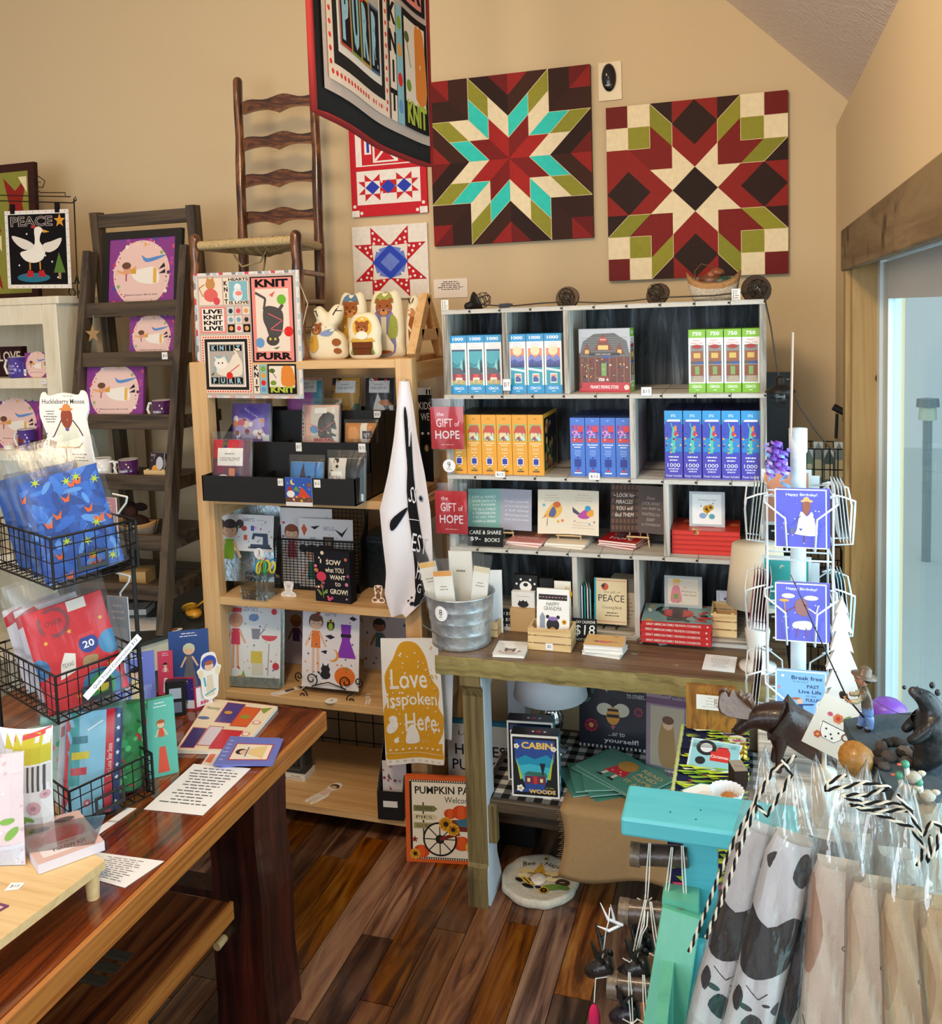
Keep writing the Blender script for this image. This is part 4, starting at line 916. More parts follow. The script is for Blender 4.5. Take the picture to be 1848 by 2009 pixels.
# price tags clipped on shelf edges
def ptag(txt,px,py,Y,w=.026,h=.028,label=None,mat='paper',rz=0):
 p=at(px,py,Y=Y);a=Art(w,h,'f3f1f0').frame(0,0,1,1,.03,'d8d6d4');a.text(txt,.5,.5,.7,.42,'3a3a44')
 q=MB();q.box(-w/2,w/2,0,.001,-h/2,h/2,'f3f1f0');q.art(a,-w/2,-h/2)
 return tag(q.build('price_tag',mat,loc=(p.x,Y,p.z),rot=(0,0,rz)),label or 'small white price tag','price tag')
ptag('$17',994,755,CYF-.0065,.024,.036,'white $17 tag between the two blue puzzle rows');ptag('$15',1268,768,CYF-.0065,.03,.026,'white $15 tag under the fishing store box')
ptag('$12',981,931,CYF-.0065,.032,.02,'white $12 tag under the yellow jigsaws');ptag('$12',1166,935,CYF-.0065,.034,.021,'white $12 tag under the cornflower blue jigsaws')
def stag(px,py,label):
 Y=CYF+.01;p=at(px,py,Y=Y);w,h=.024,.032;a=Art(w,h,'f0ebe4').lines(.35,.85,.9,.1,4,'55505a',.35,3,False).line([(.2,.1),(.2,.9)],.08,'7a7680')
 q=MB();q.box(-w/2,w/2,0,.003,0,h,'f0ebe4');q.art(a,-w/2,0);tag(q.build('price_tag','paper',loc=(p.x,Y,ztop[0]+.0005),rot=(0,0,0)),label,'price tag')
stag(873,612,'white list tag at the top corner of cubby by pine brace');stag(1444,592,'white list tag on cubby top below the bark basket')
# caged lanterns on a cord along the top
def lantern(label,px,py,Y,tilt,rz,r=.036,hang=False):
 p=at(px,py,Y=Y);t=thing('caged_light',label,'lamp',group='string of caged lights')
 t.matrix_world=Matrix.Translation(p) @ Matrix.Rotation(rz,4,'Z') @ Matrix.Rotation(tilt,4,'X')
 q=MB();q.lathe([(r,0),(r*1.02,.003),(r*.8,.012),(r*.5,.020),(r*.36,.024),(r*.36,.04),(r*.22,.046),(0,.047)],20,'1c1613');q.build('shade','iron',t,solid=.0015)
 q=MB();q.lathe([(r*.98,-.001),(r*1.03,.001),(r*.98,.003)],20,'4a3a2c');q.build('shade_rim','iron',t)
 q=MB()
 for k in range(6):
  a=PI*k/6*2;q.tube([(r*.62*math.cos(a),r*.62*math.sin(a),0),(r*.66*math.cos(a),r*.66*math.sin(a),-.02),(r*.5*math.cos(a),r*.5*math.sin(a),-.036),(0,0,-.044)],.0011,4,'1c1613')
 for z_,rr in ((-.015,.655),(-.032,.54)):q.tube([(r*rr*math.cos(PI*k/6),r*rr*math.sin(PI*k/6),z_) for k in range(12)],.0011,4,'1c1613',closed=True)
 q.build('wire_cage','iron',t)
 q=MB();q.ball((0,0,-.012),(r*.38,r*.38,.016),'d8d4cc',10,6);q.build('bulb','jarglass',t)
 return t
YL=CYF+.09
lantern('black caged light at the plug end, cage toward the wall note',938,593,YL,.2,0).rotation_euler=(0,-1.95,.5)
lantern('black caged light on cubby top between plug and small light',1113,584,YL,-1.9,0)
lantern('black caged light on cubby top beside the bark basket',1290,577,YL,-2.0,-.3)
lantern('black caged light at the cubby corner where the cord drops',1484,568,YL,-1.75,.2,.042)
lantern('black caged light dangling down beside the cubby',1531,770,CYF-.02,0,0,.04)
q=MB();zt=ztop[0]+.004
pp=[at(x,y,Y=YL-.02) for x,y in ((948,598),(985,600),(1010,600),(1060,595),(1110,592),(1180,594),(1240,590),(1290,584),(1340,582),(1400,580),(1450,574),(1484,572))]
pts=[]
for p in pp:pts.append((p.x,p.y,max(p.z,zt)))
pts += [tuple(at(x,y,Y=CYF-.02)) for x,y in ((1500,585),(1512,640),(1521,700),(1530,752))]
q.tube(pts,.0022,5,'2a1d14');cdn=tag(q.build('light_cord','plastic'),'dark brown cord linking the caged lights along the cubby','cord')
q=MB();q.tube([tuple(at(x,y,Y=CYF-.02)) for x,y in ((1556,770),(1570,800),(1600,845),(1625,875),(1640,888))],.0022,5,'2a1d14');tag(q.build('light_cord','plastic'),'dark cord running from the dangling light to the corner','cord')
p=at(990,600,Y=YL-.02);q=MB();q.box(-.018,.018,-.008,.008,0,.014,'1c1410',b=.003);q.box(.018,.026,-.006,.006,.003,.012,'1c1410');tag(q.build('power_plug','plastic',loc=(p.x,p.y,ztop[0]+.001),rot=(0,-.06,.2)),'black inline plug lying on the cubby top','plug')
# bark basket with a little bird's nest toy
p=at(1400,592,Y=CYF+.12);t=thing('bark_basket','birch bark canoe basket on the cubby top by caged light','basket',(p.x,p.y,ztop[0]+.001))
q=MB();w_=.078
def bsk(u,v):
 a=u*2*PI;c_,s_=math.cos(a),math.sin(a);k=.74+.26*v**.6
 return (w_*k*c_,.045*k*s_,.052*v+.034*v*abs(c_)**3)
q.grid(bsk,28,6,lambda u,v:'cfc3ae' if v < .72 else 'b98a58');q.grid(lambda u,v:(bsk(u,0)[0]*v,bsk(u,0)[1]*v,0),28,1,'b3a68e');q.build('bark_shell','wicker',t,solid=.003)
q=MB();q.tube([bsk(k/28,1) for k in range(28)],.0028,5,'9a6a3c',closed=True);q.build('stitched_rim','wicker',t)
q=MB();q.tube([(-.05,0,.05),(-.055,.004,.09),(-.035,.006,.112),(.0,.006,.10),(.03,.004,.07)],.0018,5,'6a4526');q.build('twig_handle','wicker',t)
t2=thing('toy_duck','brown and green carved duck toy sitting in the bark basket','toy',(p.x+.005,p.y,ztop[0]+.03))
q=MB();q.ball((-.01,0,.03),(.042,.026,.022),'6a3c22');q.ball((.02,-.006,.028),(.036,.02,.016),'1f4a40');q.ball((-.035,-.004,.02),(.02,.016,.018),'7a4226');q.build('body','resin',t2)
q=MB();q.ball((.005,-.004,.055),(.022,.018,.013),'8a4a2a');q.ball((-.012,-.012,.048),(.012,.01,.01),'a05c3a');q.build('head','resin',t2)
# --- hanging red packs and round tag on the left upright
def redpack(label,x0,y0,x1,y1):
 Y=CYF-.018;cx,z0,w,h=front(x0,y0,x1,y1,Y);t=thing('gift_pack',label,'booklet',(cx,Y,z0))
 a=Art(w*.94,h*.82,'c81e24');a.text('the',.3,.83,.22,.09,'fff').text('GIFT',.42,.62,.5,.2,'fff').text('of',.8,.60,.14,.12,'fff').text('HOPE',.5,.34,.74,.2,'fff',.01).lines(.15,.85,.13,.08,1,'f2b8b4',.4)
 q=MB();q.box(-w*.47,w*.47,0,.004,0,h*.82,'b81a20');q.art(a,-w*.47,0);q.build('booklet','gloss',t)
 q=MB();q.grid(lambda u,v:(-w/2+w*u,-.003-.004*math.sin(PI*v)-.002*math.sin(u*9),-.003+h*v),6,8);q.grid(lambda u,v:(-w/2+w*u,.006,-.003+h*v),1,1);q.build('clear_sleeve','film',t)
 q=MB();q.tube([(0,.008,h*.97),(0,.02,h*.99)],.002,5,'e8e8e8');q.build('hook','plastic',t)
redpack('red gift of hope booklet hanging beside the yellow jigsaws',843,780,911,881);redpack('red gift of hope booklet hanging above the metal bucket',852,945,918,1047)
def disc(txt,px,py,Y,r,label,rx=0,sub=True,c='f4f4f6',sx=1):
 p=at(px,py,Y=Y);a=Art(2*r*sx,2*r);a.ell(.5,.5,.5,.5/sx,c,n=28);a.text(txt,.5,.58 if sub else .5,None,.42,'26242c')
 if sub:a.lines(.25,.75,.36,.16,2,'6a6872',.35,4)
 q=MB();n_=28
 q.prism([(r*sx*math.cos(2*PI*k/n_),r*math.sin(2*PI*k/n_)) for k in range(n_)],0,.0012,c);q.art(a,-r*sx,-r)
 return tag(q.build('number_tag','paper',loc=p,rot=(rx,0,0)),label,'tag')
disc('9',881,914,CYF-.014,.021,'round white number 9 tag on the cubby upright')
# --- third row: open card folders on little easels, book stacks
z3=ztop[3];YE=CYF+.10
def easel(t,w,h,c='lightwood'):
 q=MB()
 for s_ in (-1,1):q.tube([(s_*w*.5,-.004,0),(s_*w*.22,.018,h)],.003,5,'c9a26c')
 q.tube([(0,.045,0),(0,.018,h)],.003,5,'c9a26c');q.tube([(-w*.5,-.008,h*.3),(w*.5,-.008,h*.3)],.0032,5,'c9a26c');q.build('easel',c,t)
def folder(label,x0,y0,x1,y1,al,ar,ez,cl,cr_,rz=0):
 cx,z0,w,h=front(x0,y0,x1,y1,YE);t=thing('open_booklet',label,'booklet',(cx,YE,z3+.0005),(0,0,rz));dz=z0-z3
 for s_,fn,c in ((-1,al,cl),(1,ar,cr_)):
  a=Art(w/2,h,c);fn(a);q=MB()
  q.art(a,0,0,fn=lambda u,v,e:((u*w/2 if s_ > 0 else (u-1)*w/2),-.012+.02*v-e-.012*(abs(u if s_ > 0 else 1-u)),dz+h*v));q.grid(lambda u,v:((u*w/2 if s_ > 0 else (u-1)*w/2),-.0105+.02*v-.012*(abs(u if s_ > 0 else 1-u)),dz+h*v),1,1,c,False)
  q.build('left_page' if s_ < 0 else 'right_page','paper',t)
 easel(t,w*.42,dz+h*.4);return t
hw=lambda a,rows,c,x0=.1,x1=.9,y1=.85,y0=.15:[a.text(r,(x0+x1)/2,y1-(y1-y0)*(i+.5)/len(rows),min(x1-x0,.075*len(r)),.6*(y1-y0)/len(rows),c,0,0,.12) for i,r in enumerate(rows)]
folder('open teal and lilac card booklet above the care and share sign',921,960,1044,1037,lambda a:hw(a,('LIFE is HARD',"SOME DAYS IT'S",'just EASIER','TO be a CHILD','& TOMORROW','you can TRY','AGAIN to SHINE'),'e8f0ee',.14,.86),lambda a:hw(a,('Forget yourself','a 1 is a new person','a full shiny','BEE and forget yourself','if you find the most'),'e6e4ee',.15,.9,.75,.2),0,'7fa8a0','a8a6b4',.04)
def bird1(a):a.lines(.1,.8,.9,.72,3,'c0a890',.2).blob([(.2,.4),(.38,.6),(.55,.72),(.75,.66),(.78,.5),(.6,.36),(.4,.36)],'e8b04a').ell(.62,.66,.12,.1,'d0602c').blob([(.35,.42),(.5,.62),(.6,.5),(.52,.38)],'5a5f8a').poly([(.12,.34),(.3,.45),(.25,.38)],'d8603a').dots([(.2,.65),(.8,.3),(.66,.28)],.05,['6aa8c8','e0803a','d8b03a']).line([(.3,.18),(.32,.35)],.02,'5a4a3a')
def bird2(a):a.lines(.1,.9,.92,.74,3,'c0a890',.2).blob([(.3,.42),(.5,.55),(.7,.62),(.78,.5),(.66,.38),(.45,.36)],'b84aa0').ell(.64,.6,.1,.09,'3a9ac8').blob([(.6,.5),(.8,.58),(.82,.44),(.65,.42)],'f0a030').poly([(.12,.62),(.38,.48),(.3,.44),(.14,.5)],'4a4a5a').dots([(.2,.3),(.7,.25),(.85,.3)],.035,['c8a0a0','7aa8b8','9a8a6a']).lines(.1,.85,.3,.12,3,'c0a890',.2,4)
folder('open cream booklet with two painted birds on an easel',1057,962,1176,1046,bird1,bird2,0,'e6d6be','ebdcc6')
def plaid(a):
 for i in range(7):a.rect(i/7,0,i/7+.05,1,'3a2418');a.rect(0,i/7,1,i/7+.05,'3a2418')
 hw(a,('• LOOK for','MIRACLES','YOU will','find THEM'),'f0e6da',.12,.9,.85,.3)
folder('open brown plaid booklet reading look for miracles',1199,953,1305,1043,plaid,lambda a:hw(a,('Dont','LOOK AWAY','your BABY by','WAITING for','BABY','by TOMORROW'),'b4a8a0',.15,.85,.8,.12),0,'6a4630','5a4c48',-.06)
def flat(name,label,cat,px,py,Z,w,d,th,n,art,c,rz=0,mat='paper',jit=.08,pages='f2ece0',group=None,seed=1):
 "a small pile of flat books or cards"
 p=at(px,py,Z=Z);R=random.Random(seed);out=[]
 for i in range(n):
  q=MB();q.box(-w/2+.0015,w/2-.0015,-d/2+.0015,d/2-.0015,th*.12,th*.88,pages);q.box(-w/2,w/2,-d/2,d/2,0,th*.12,c);q.box(-w/2,w/2,-d/2,d/2,th*.88,th,c)
  if i==n-1 and art:A=Art(w,d);art(A);q.art(A,-w/2,-d/2,th,'top')
  else:q.art(Art(w,d,c),-w/2,-d/2,th,'top')
  out.append(tag(q.build(name,mat,loc=(p.x,p.y,Z+i*(th+.0002)),rot=(0,0,rz+R.uniform(-jit,jit)*(n > 1))),label if isinstance(label,str) else label[i],cat,group))
 return out
flat('booklet',['lower white booklet of the pile before teal booklet','pink hope booklet lying on top before the teal booklet'],'booklet',1040,1062,z3+.001,.12,.13,.007,2,lambda a:a.rect(0,0,1,1,'dc8a86').rect(0,.6,1,1,'e89a70').text('HOPE',.5,.4,.6,.2,'f4d8d0',.01),'dc8a86',-.15,'gloss')
flat('booklet',['lower cream booklet below bird booklet','cream booklet with faint script lying below bird booklet'],'booklet',1117,1066,z3+.001,.13,.12,.007,2,lambda a:a.rect(0,0,1,1,'e6d2ba').text('Share',.5,.55,.5,.2,'cfb49a'),'e6d2ba',-.1)
flat('booklet',['white booklet at the bottom below plaid booklet','red booklet in the middle below plaid booklet','red gift of hope booklet lying topmost below plaid booklet'],'booklet',1225,1066,z3+.001,.125,.13,.007,3,lambda a:a.rect(0,0,1,1,'b81c20').text('GIFT of',.5,.65,.6,.2,'fff').text('HOPE',.5,.35,.6,.22,'fff',.01),'b81c20',-.28,'gloss')
def chalk(label,x0,y0,x1,y1,Y,rows,z=None,rz=0,lean=.1):
 cx,z0,w,h=front(x0,y0,x1,y1,Y);a=Art(w,h,'1c1e20')
 for r,cx_,cy_,ww,hh in rows:a.text(r,cx_,cy_,ww,hh,'f0efe8',0,.03,.1)
 q=MB();q.box(-w/2,w/2,0,.004,0,h,'1c1e20');q.art(a,-w/2,0);return tag(q.build('chalk_sign','matte',loc=(cx,Y,z if z is not None else z0),rot=(-lean,0,rz)),label,'sign')
chalk('black chalk sign reading care and share nine dollar books',917,1031,986,1068,CYF+.012,(('CARE & SHARE',.5,.74,.9,.2),('$9-',.22,.38,.3,.22),('BOOKS',.7,.36,.42,.2)),z3+.0005)
# framed card and cook books in the right cell
def framed(label,x0,y0,x1,y1,Y,art,c='c9ccce',z=None,lean=.14,name='framed_card',fr=.008,mat='plastic'):
 cx,z0,w,h=front(x0,y0,x1,y1,Y);t=thing(name,label,'picture',(cx,Y,z if z is not None else z0),(-lean,0,0))
 a=Art(w-2*fr,h-2*fr,'f4f2ee');art(a);q=MB();q.box(-w/2+fr,w/2-fr,.004,.008,fr,h-fr,'eee');q.art(a,-w/2+fr,fr,.004);q.build('print','paper',t)
 q=MB()
 for b_ in ((-w/2,w/2,0,fr),(-w/2,w/2,h-fr,h),(-w/2,-w/2+fr,fr,h-fr),(w/2-fr,w/2,fr,h-fr)):q.box(b_[0],b_[1],0,.011,b_[2],b_[3],c)
 q.build('frame',mat,t);return t
cook=flat('cook_book',['red family cook book, %s from bottom of the pile below sunflower card' % o for o in ORD[:5]],'book',1386,1075,z3+.001,.20,.16,.0145,5,lambda a:a.rect(0,0,1,1,'c23a24').scatter(14,['e2603a','d84a2c','f0824a','8a1c18'],.1,3,(.05,.45,.95,1)).rect(.38,.3,.62,1,'a82420').text('PEACH',.5,.7,.3,.2,'e8b0a0'),'c02a22',0,'gloss',.02,'d83a2e','red cook books below the sunflower card',5)
zc=z3+5*.0147
def sunfl(a):a.text('Thinking of You',.5,.8,.6,.07,'5a5f5a').flower(.5,.5,.14,'e8a81c','4a2a14',9).flower(.62,.56,.11,'f0b82c','4a2a14',8).ell(.36,.28,.12,.1,'8aa8c8').ell(.66,.26,.1,.09,'5aa0a8').line([(.5,.3),(.5,.4)],.03,'5a8a3a').dots([(.3,.6),(.7,.7)],.03,'8ab0d0')
framed('silver framed sunflower greeting card standing on red cook books',1352,968,1422,1036,CYF+.09,sunfl,'b8bcc0',zc,.1)
q=MB();a=Art(.03,.05,'c8a064');a.text('&',.5,.65,.5,.3,'2a2018');p=at(1357,1060,Y=CYF-.001);pt=at(1386,1075,Z=z3)
q.prism([(-.011,0),(0,.008),(.011,0),(.011,.036),(-.011,.036)],0,.001,'c8a064');q.art(Art(.016,.014).text('&',.5,.5,.8,.8,'2a2018'),-.008,.02);tag(q.build('gift_tag','paper',loc=(p.x,pt.y-.0825,p.z-.01),rot=(0,.3,0)),'kraft ribbon shaped tag on the red cook books','tag')
# --- bottom row
z4=TZ+.0126
cook2=flat('cook_book',['red spined reunion cook book, %s from bottom of its pile' % o for o in ORD[:4]],'book',1330,1245,z4+.0005,.205,.165,.0165,4,lambda a:a.rect(0,0,1,1,'7fa0a4').ell(.5,.5,.24,.22,'c0282a').rect(.36,.1,.64,.9,'2a3038').text('REUNION',.5,.5,.5,.12,'d8b060',0,PI/2).scatter(16,['e8e0d0','c83a2c','3a5a4a','e0a05a','2a2a30'],.07,3,(.05,.05,.95,.95),('d','e')).ell(.5,.5,.2,.18,'c0282a').rect(.42,.2,.58,.8,'23282e'),'c82a2a',.0,'gloss',.03,'c82a2a','reunion cook books in a flat pile',9)
for o in cook2:
 a=Art(.2,.012);a.text('GREAT AMERICAN FAMILY REUNION COOKBOOK',.46,.5,.8,.6,'f4e6dc',.01).star(.95,.5,.02,'f4e6dc')
 q=MB();q.art(a,-.1,.0022,-.0828);q.build('spine_title','paper',o)
def birth(a):a.rect(0,0,1,1,'dccdb8').ell(.28,.8,.11,.11,'e8b89a').blob([(.12,.1),(.14,.5),(.2,.7),(.36,.7),(.42,.45),(.44,.1)],'d8808a').ell(.3,.9,.13,.06,'e0b050').rect(.2,.2,.34,.4,'7a9a3a').text('Birthday to',.68,.5,.44,.08,'7a6a52').text('a fab friend',.68,.38,.44,.08,'7a6a52').ell(.55,.65,.05,.04,'e8b89a').scatter(12,['8a9a5a','b88a9a'],.02,3,(.05,.05,.5,.3))
framed('silver framed birthday card above the reunion cook books',1303,1118,1377,1178,CYF+.10,birth,'aeb0ae',z4+4*.0167+.0008,.1)
def vio(a):a.rect(0,0,1,1,'e4e0e8').dots([(.5,.8),(.55,.65)],.12,'5a3a8a').ell(.6,.3,.25,.25,'c0b0d8').line([(.5,.6),(.5,.2)],.04,'4a3a5a')
framed('small pale card with purple flowers behind the beige lamp',1405,1125,1440,1190,CYF+.16,vio,'d8d4dc',z4+.0005,.1)
# slatted crate maker
def slat_crate(name,label,x,y,z,w,d,h,n=3,c='d8ad72',rz=0):
 t=thing(name,label,'crate',(x,y,z),(0,0,rz));s=h/n
 for i in range(n):
  for b_ in ((-w/2,w/2,0,.005),(-w/2,w/2,d-.005,d),(-w/2,-w/2+.005,.005,d-.005),(w/2-.005,w/2,.005,d-.005)):
   q=MB();q.box(*b_,s*i+.001,s*(i+1)-.003,c);q.build('slat','lightwood',t)
 for sx in (-1,1):
  q=MB();q.box(sx*(w/2-.012)-.004,sx*(w/2-.012)+.004,.005,.010,0,h,c);q.build('corner_batten','lightwood',t)
 q=MB();q.box(-w/2+.005,w/2-.005,.005,d-.005,.002,.005,c);q.build('crate_base','lightwood',t)
 return t
YF=2.53
def onT(px,py):return at(px,py,Z=TZ)
p=onT(1078,1278);wc=front(1036,1215,1120,1275,p.y)[2]
cr1=slat_crate('slat_crate','small pine slat crate of cards with price tag on the table',p.x,p.y,TZ+.0005,wc,.085,.07)
q=MB();q.art(Art(.022,.02,'f2f2f2').text('$5',.5,.5,.5,.5,'3a3a3a'),-.011,0);q.build('price_tag','paper',cr1,loc=(0,-.0008,.004))
def grandma(a):
 a.rect(0,0,1,1,'f2eee8').rect(.06,.8,.94,.9,'2a2426');a.dots([(.1+.05*i,.85) for i in range(17)],.014,['f0e6dc','c83a4a'])
 a.text('HAPPY',.5,.73,.4,.07,'3a2f38').text('GRANDMA',.5,.65,.55,.07,'3a2f38').ell(.5,.36,.2,.2,'1e1c20').ell(.5,.28,.09,.07,'c89a6a').dots([(.34,.5),(.66,.5)],.06,'1e1c20').ell(.5,.47,.16,.06,'8a6ab0').flower(.85,.42,.08,'e8b02c','4a2a14').flower(.85,.25,.08,'e8b02c','4a2a14').poly([(.1,.3),(.1,.5),(.18,.58),(.26,.5),(.26,.3)],'8f98a8').ell(.5,.1,.4,.12,'d8b0b8')
cx,z0,w,h=front(1052,1168,1116,1240,p.y+.02)
cg=goods('greeting_card','happy grandma bear card standing in the slat crate','card',p.x+.004,p.y+.03,TZ+.0085,w,h+.055,.012,grandma,c='f0ece4',mat='paper',rx=-.12)
# bear box & gold card behind
def bearface(a):a.rect(0,0,1,1,'18181a').ell(.5,.45,.3,.32,'f2f0ec').ell(.5,.55,.12,.1,'18181a').dots([(.3,.75),(.7,.75)],.05,'f2f0ec').dots([(.1,.2),(.9,.3),(.15,.9),(.85,.85)],.03,'f2f0ec')
p2=onT(1026,1240);w2=front(1003,1165,1052,1230,p2.y)[2]
bx1=goods('kraft_box','kraft cardboard tray holding the white bear packet','box',p2.x-.0,p2.y,TZ+.0005,w2,.075,.06,c='c8a06a',mat='card')
goods('bear_packet','white packet with small black crown bear drawing in tray','packet',p2.x,p2.y+.012,TZ+.0765,w2*.92,.05,.02,lambda a:(a.rect(0,0,1,1,'f0eeea').rect(.2,.7,.8,.72,'8a8680').ell(.5,.2,.24,.14,'1a1a1c').poly([(.3,.28),(.34,.46),(.42,.34),(.5,.5),(.58,.34),(.66,.46),(.7,.28)],'1a1a1c'),a)[1],c='f0eeea',mat='paper')
goods('bear_packet','black packet printed with a white bear face','packet',p2.x+.004,p2.y+.035,TZ+.0765,w2*.95,.098,.02,lambda a:(a.rect(0,0,1,1,'18181a'),a.ell(.5,.62,.26,.22,'f2f0ec'),a.ell(.5,.68,.1,.08,'18181a'),a.dots([(.3,.85),(.7,.85),(.12,.7),(.88,.72)],.05,'f2f0ec'),a)[-1],c='18181a',mat='gloss')
goods('bear_packet','black packet with white snout beside gold doughnut card','packet',at(1072,1190,Y=2.66).x,2.668,TZ+.013,.045,.16,.015,lambda a:(a.rect(0,0,1,1,'151517'),a.ell(.55,.68,.3,.2,'ece8e0'),a.ell(.5,.72,.12,.09,'151517'),a)[-1],c='151517',mat='gloss')
def donut(a):a.rect(0,0,1,1,'f2ece0').ell(.75,.78,.34,.34,'e0a83a').ell(.75,.78,.1,.1,'f2ece0');a.scatter(14,['f8ecd0','c88a1c'],.03,2,(.5,.65,1,.95)).ell(.25,.72,.13,.13,'d8a04a').lines(.3,.75,.48,.4,1,'a89880',.3).ell(.35,.3,.12,.12,'e8c070').ell(.7,.2,.15,.15,'e8c070')
goods('greeting_card','white card with gold doughnut shapes behind the crate','card',at(1104,1190,Y=2.65).x,2.64,TZ+.0005,.052,.172,.006,donut,c='f2ece0',mat='paper',rx=-.08)
chalk('black chalk price sign for flour sack towels by bucket',966,1193,1030,1234,onT(998,1240).y+.01,(('UTAH $12',.32,.78,.56,.17),('BEAR $14',.32,.5,.56,.17),('LOVE $16',.32,.22,.56,.17),('FLOUR',.8,.82,.28,.12),('SACK',.8,.62,.22,.12),('TOWELS',.8,.42,.3,.12)),TZ+.0005)
chalk('black chalk sign reading 18 dollar day calendar',1123,1212,1170,1256,onT(1146,1262).y+.01,(('DAY CALENDAR',.55,.86,.8,.12),('$18',.5,.48,.85,.5),('NOT DATED',.5,.1,.7,.1)),TZ+.0005)
def peace(a):a.rect(0,0,1,1,'ead7ae').rect(0,0,.06,1,'2fa8b8');a.dots([(.1+.06*i,.95) for i in range(15)]+[(.1+.06*i,.06) for i in range(15)],.018,'c8503c').ell(.33,.82,.11,.11,'d0583a').poly([(.2,.84),(.33,.9),(.3,.78)],'2a2a30').text('PEACE',.53,.57,.8,.15,'3a3430').text('Counting Birds',.55,.36,.6,.08,'5a5046').lines(.25,.85,.28,.16,2,'6a5a4a',.35).text('the gift of',.55,.70,.5,.06,'8a7a66')
pt_=onT(1197,1240)
t=thing('desk_calendar','peace desk calendar with a robin on a black easel','calendar',(pt_.x,pt_.y+.005,TZ+.0005),(-.13,0,0))
cx,z0,w,h=front(1165,1137,1229,1224,pt_.y);q=MB();q.box(-w/2,w/2,0,.012,.022,.022+h,'ead7ae');a=Art(w,h);peace(a);q.art(a,-w/2,.022);q.build('calendar_pad','paper',t)
q=MB();[q.box(s_*.02-.002,s_*.02+.002,-.016,.03,.0,.022,'18181a') for s_ in (-1,1)];q.box(-.022,.022,.012,.016,.0,.09,'18181a');q.build('easel','iron',t)
for i in range(4):
 goods('wrapped_calendar','plastic wrapped calendar on edge, %s from the slat crate side divider' % ORD[i],'calendar',at(1143+i*5,1180,Y=2.70).x,2.69+.004*i,z4+.0005,.004,.135-.004*i,.10,c=('dfe8ea','2f9aa8','e8e0d0','8ab8c0')[i],mat='gloss',rz=.25,group='wrapped calendars in the middle cell')
goods('wrapped_calendar','thick plastic wrapped pad at the back of the middle cell','calendar',at(1225,1180,Y=2.75).x,2.75,z4+.0005,.085,.15,.05,lambda a:a.rect(0,0,1,1,'b8a890').rect(0,.7,1,1,'6a625a').lines(.1,.9,.6,.1,6,'8a7a68',.3),c='b8a890',mat='gloss',rz=-.1)
flat('wrapped_calendar',['bottom white calendar pad of the pile before peace calendar','second white calendar pad of the pile before peace calendar','kraft bird calendar page topmost before peace calendar'],'calendar',1187,1278,TZ+.0005,.115,.09,.011,3,lambda a:a.rect(0,0,1,1,'e0b474').text('20',.75,.88,.12,.12,'3a2a1c').blob([(.3,.35),(.5,.5),(.68,.45),(.6,.3)],'d84a8a').poly([(.2,.4),(.35,.45),(.33,.35)],'3a2a2a').ell(.55,.45,.1,.05,'e8a02c').line([(.65,.4),(.85,.4)],.02,'3a2a2a'),'eceae4',-.05,'gloss',.12,'f0eee8')
# --- metal bucket with pads
p=onT(904,1262);bt=thing('metal_bucket','galvanized ribbed bucket with number 8 tag on table corner','bucket',(at(904,1200,Y=2.535).x,2.535,TZ+.001))
prof=[(.089,0),(.093,.002),(.091,.012),(.0925,.04),(.0943,.043),(.0935,.046),(.0965,.078),(.0982,.081),(.0975,.084),(.1005,.115),(.1022,.118),(.1015,.121),(.105,.155),(.109,.158),(.107,.162),(.103,.157),(.099,.12),(.088,.008),(0,.006)]
q=MB();q.lathe(prof,40,'cfd8de');q.build('bucket_wall','galv',bt)
q=MB();q.tube([(-.112,0,.14),(-.125,-.02,.12),(-.10,-.075,.07),(-.02,-.106,.045)],.0022,6,'8a949a');q.ball((-.112,0,.14),.008,'aeb6bc');q.build('bail_handle','metal',bt)
a=Art(.046,.046);a.ell(.5,.5,.5,.5,'f4f4f6',n=24).text('8',.5,.58,None,.4,'26242c').lines(.3,.7,.34,.22,1,'6a6872',.5)
a.strips(6);q=MB();q.art(a,0,0,fn=lambda u,v,e:(.1025*math.sin((u-.5)*.45-.0),-.1025*math.cos((u-.5)*.45)-e-.001,.095+v*.046));q.build('number_tag','paper',bt,rot=(0,0,-.3))
def pad(label,x,y,h,w,rx,ry,top,rows,i):
 t=thing('note_pad',label,'notepad',(bt.location.x+x,bt.location.y+y,TZ+.02),(rx,ry,0))
 a=Art(w,h,'f4efe6');a.rect(0,.93,1,1,top).lines(.2,.8,.8,.72,rows,'8a8276',.3,i);q=MB();q.box(-w/2,w/2,0,.006,0,h,'efe9de');q.art(a,-w/2,0);q.build('pad','paper',t)
 q=MB();q.grid(lambda u,v:(-w/2-.004+(w+.008)*u,-.004-.003*math.sin(u*7+v*5),h*1.18*v),5,6);q.grid(lambda u,v:(-w/2-.004+(w+.008)*u,.009,h*1.18*v),1,1);q.build('clear_sleeve','bag',t)
pad('cream note pad with orange top edge in the bucket front',-.018,-.055,.215,.06,-.03,-.10,'e8a04a',2,1);pad('cream note pad leaning left in the bucket',-.05,-.02,.235,.055,-.02,-.22,'f0c070',2,2)
pad('tall white note pad at the back of the bucket',.004,.02,.26,.075,0,-.03,'f4efe6',1,3);pad('narrow cream pad leaning right in the bucket',.05,-.02,.225,.05,-.02,.12,'e8d8b8',2,4)
goods('white_card','plain white card standing between bucket and bear boxes','card',at(962,1150,Y=2.62).x,2.625,TZ+.0005,.07,.2,.003,c='eef0f4',mat='paper',rx=-.06,rz=.2)
p3=onT(975,1215);slat_crate('slat_crate','low pine slat crate behind the bucket and chalk sign',p3.x+.01,2.585,TZ+.0005,.075,.06,.05,2)
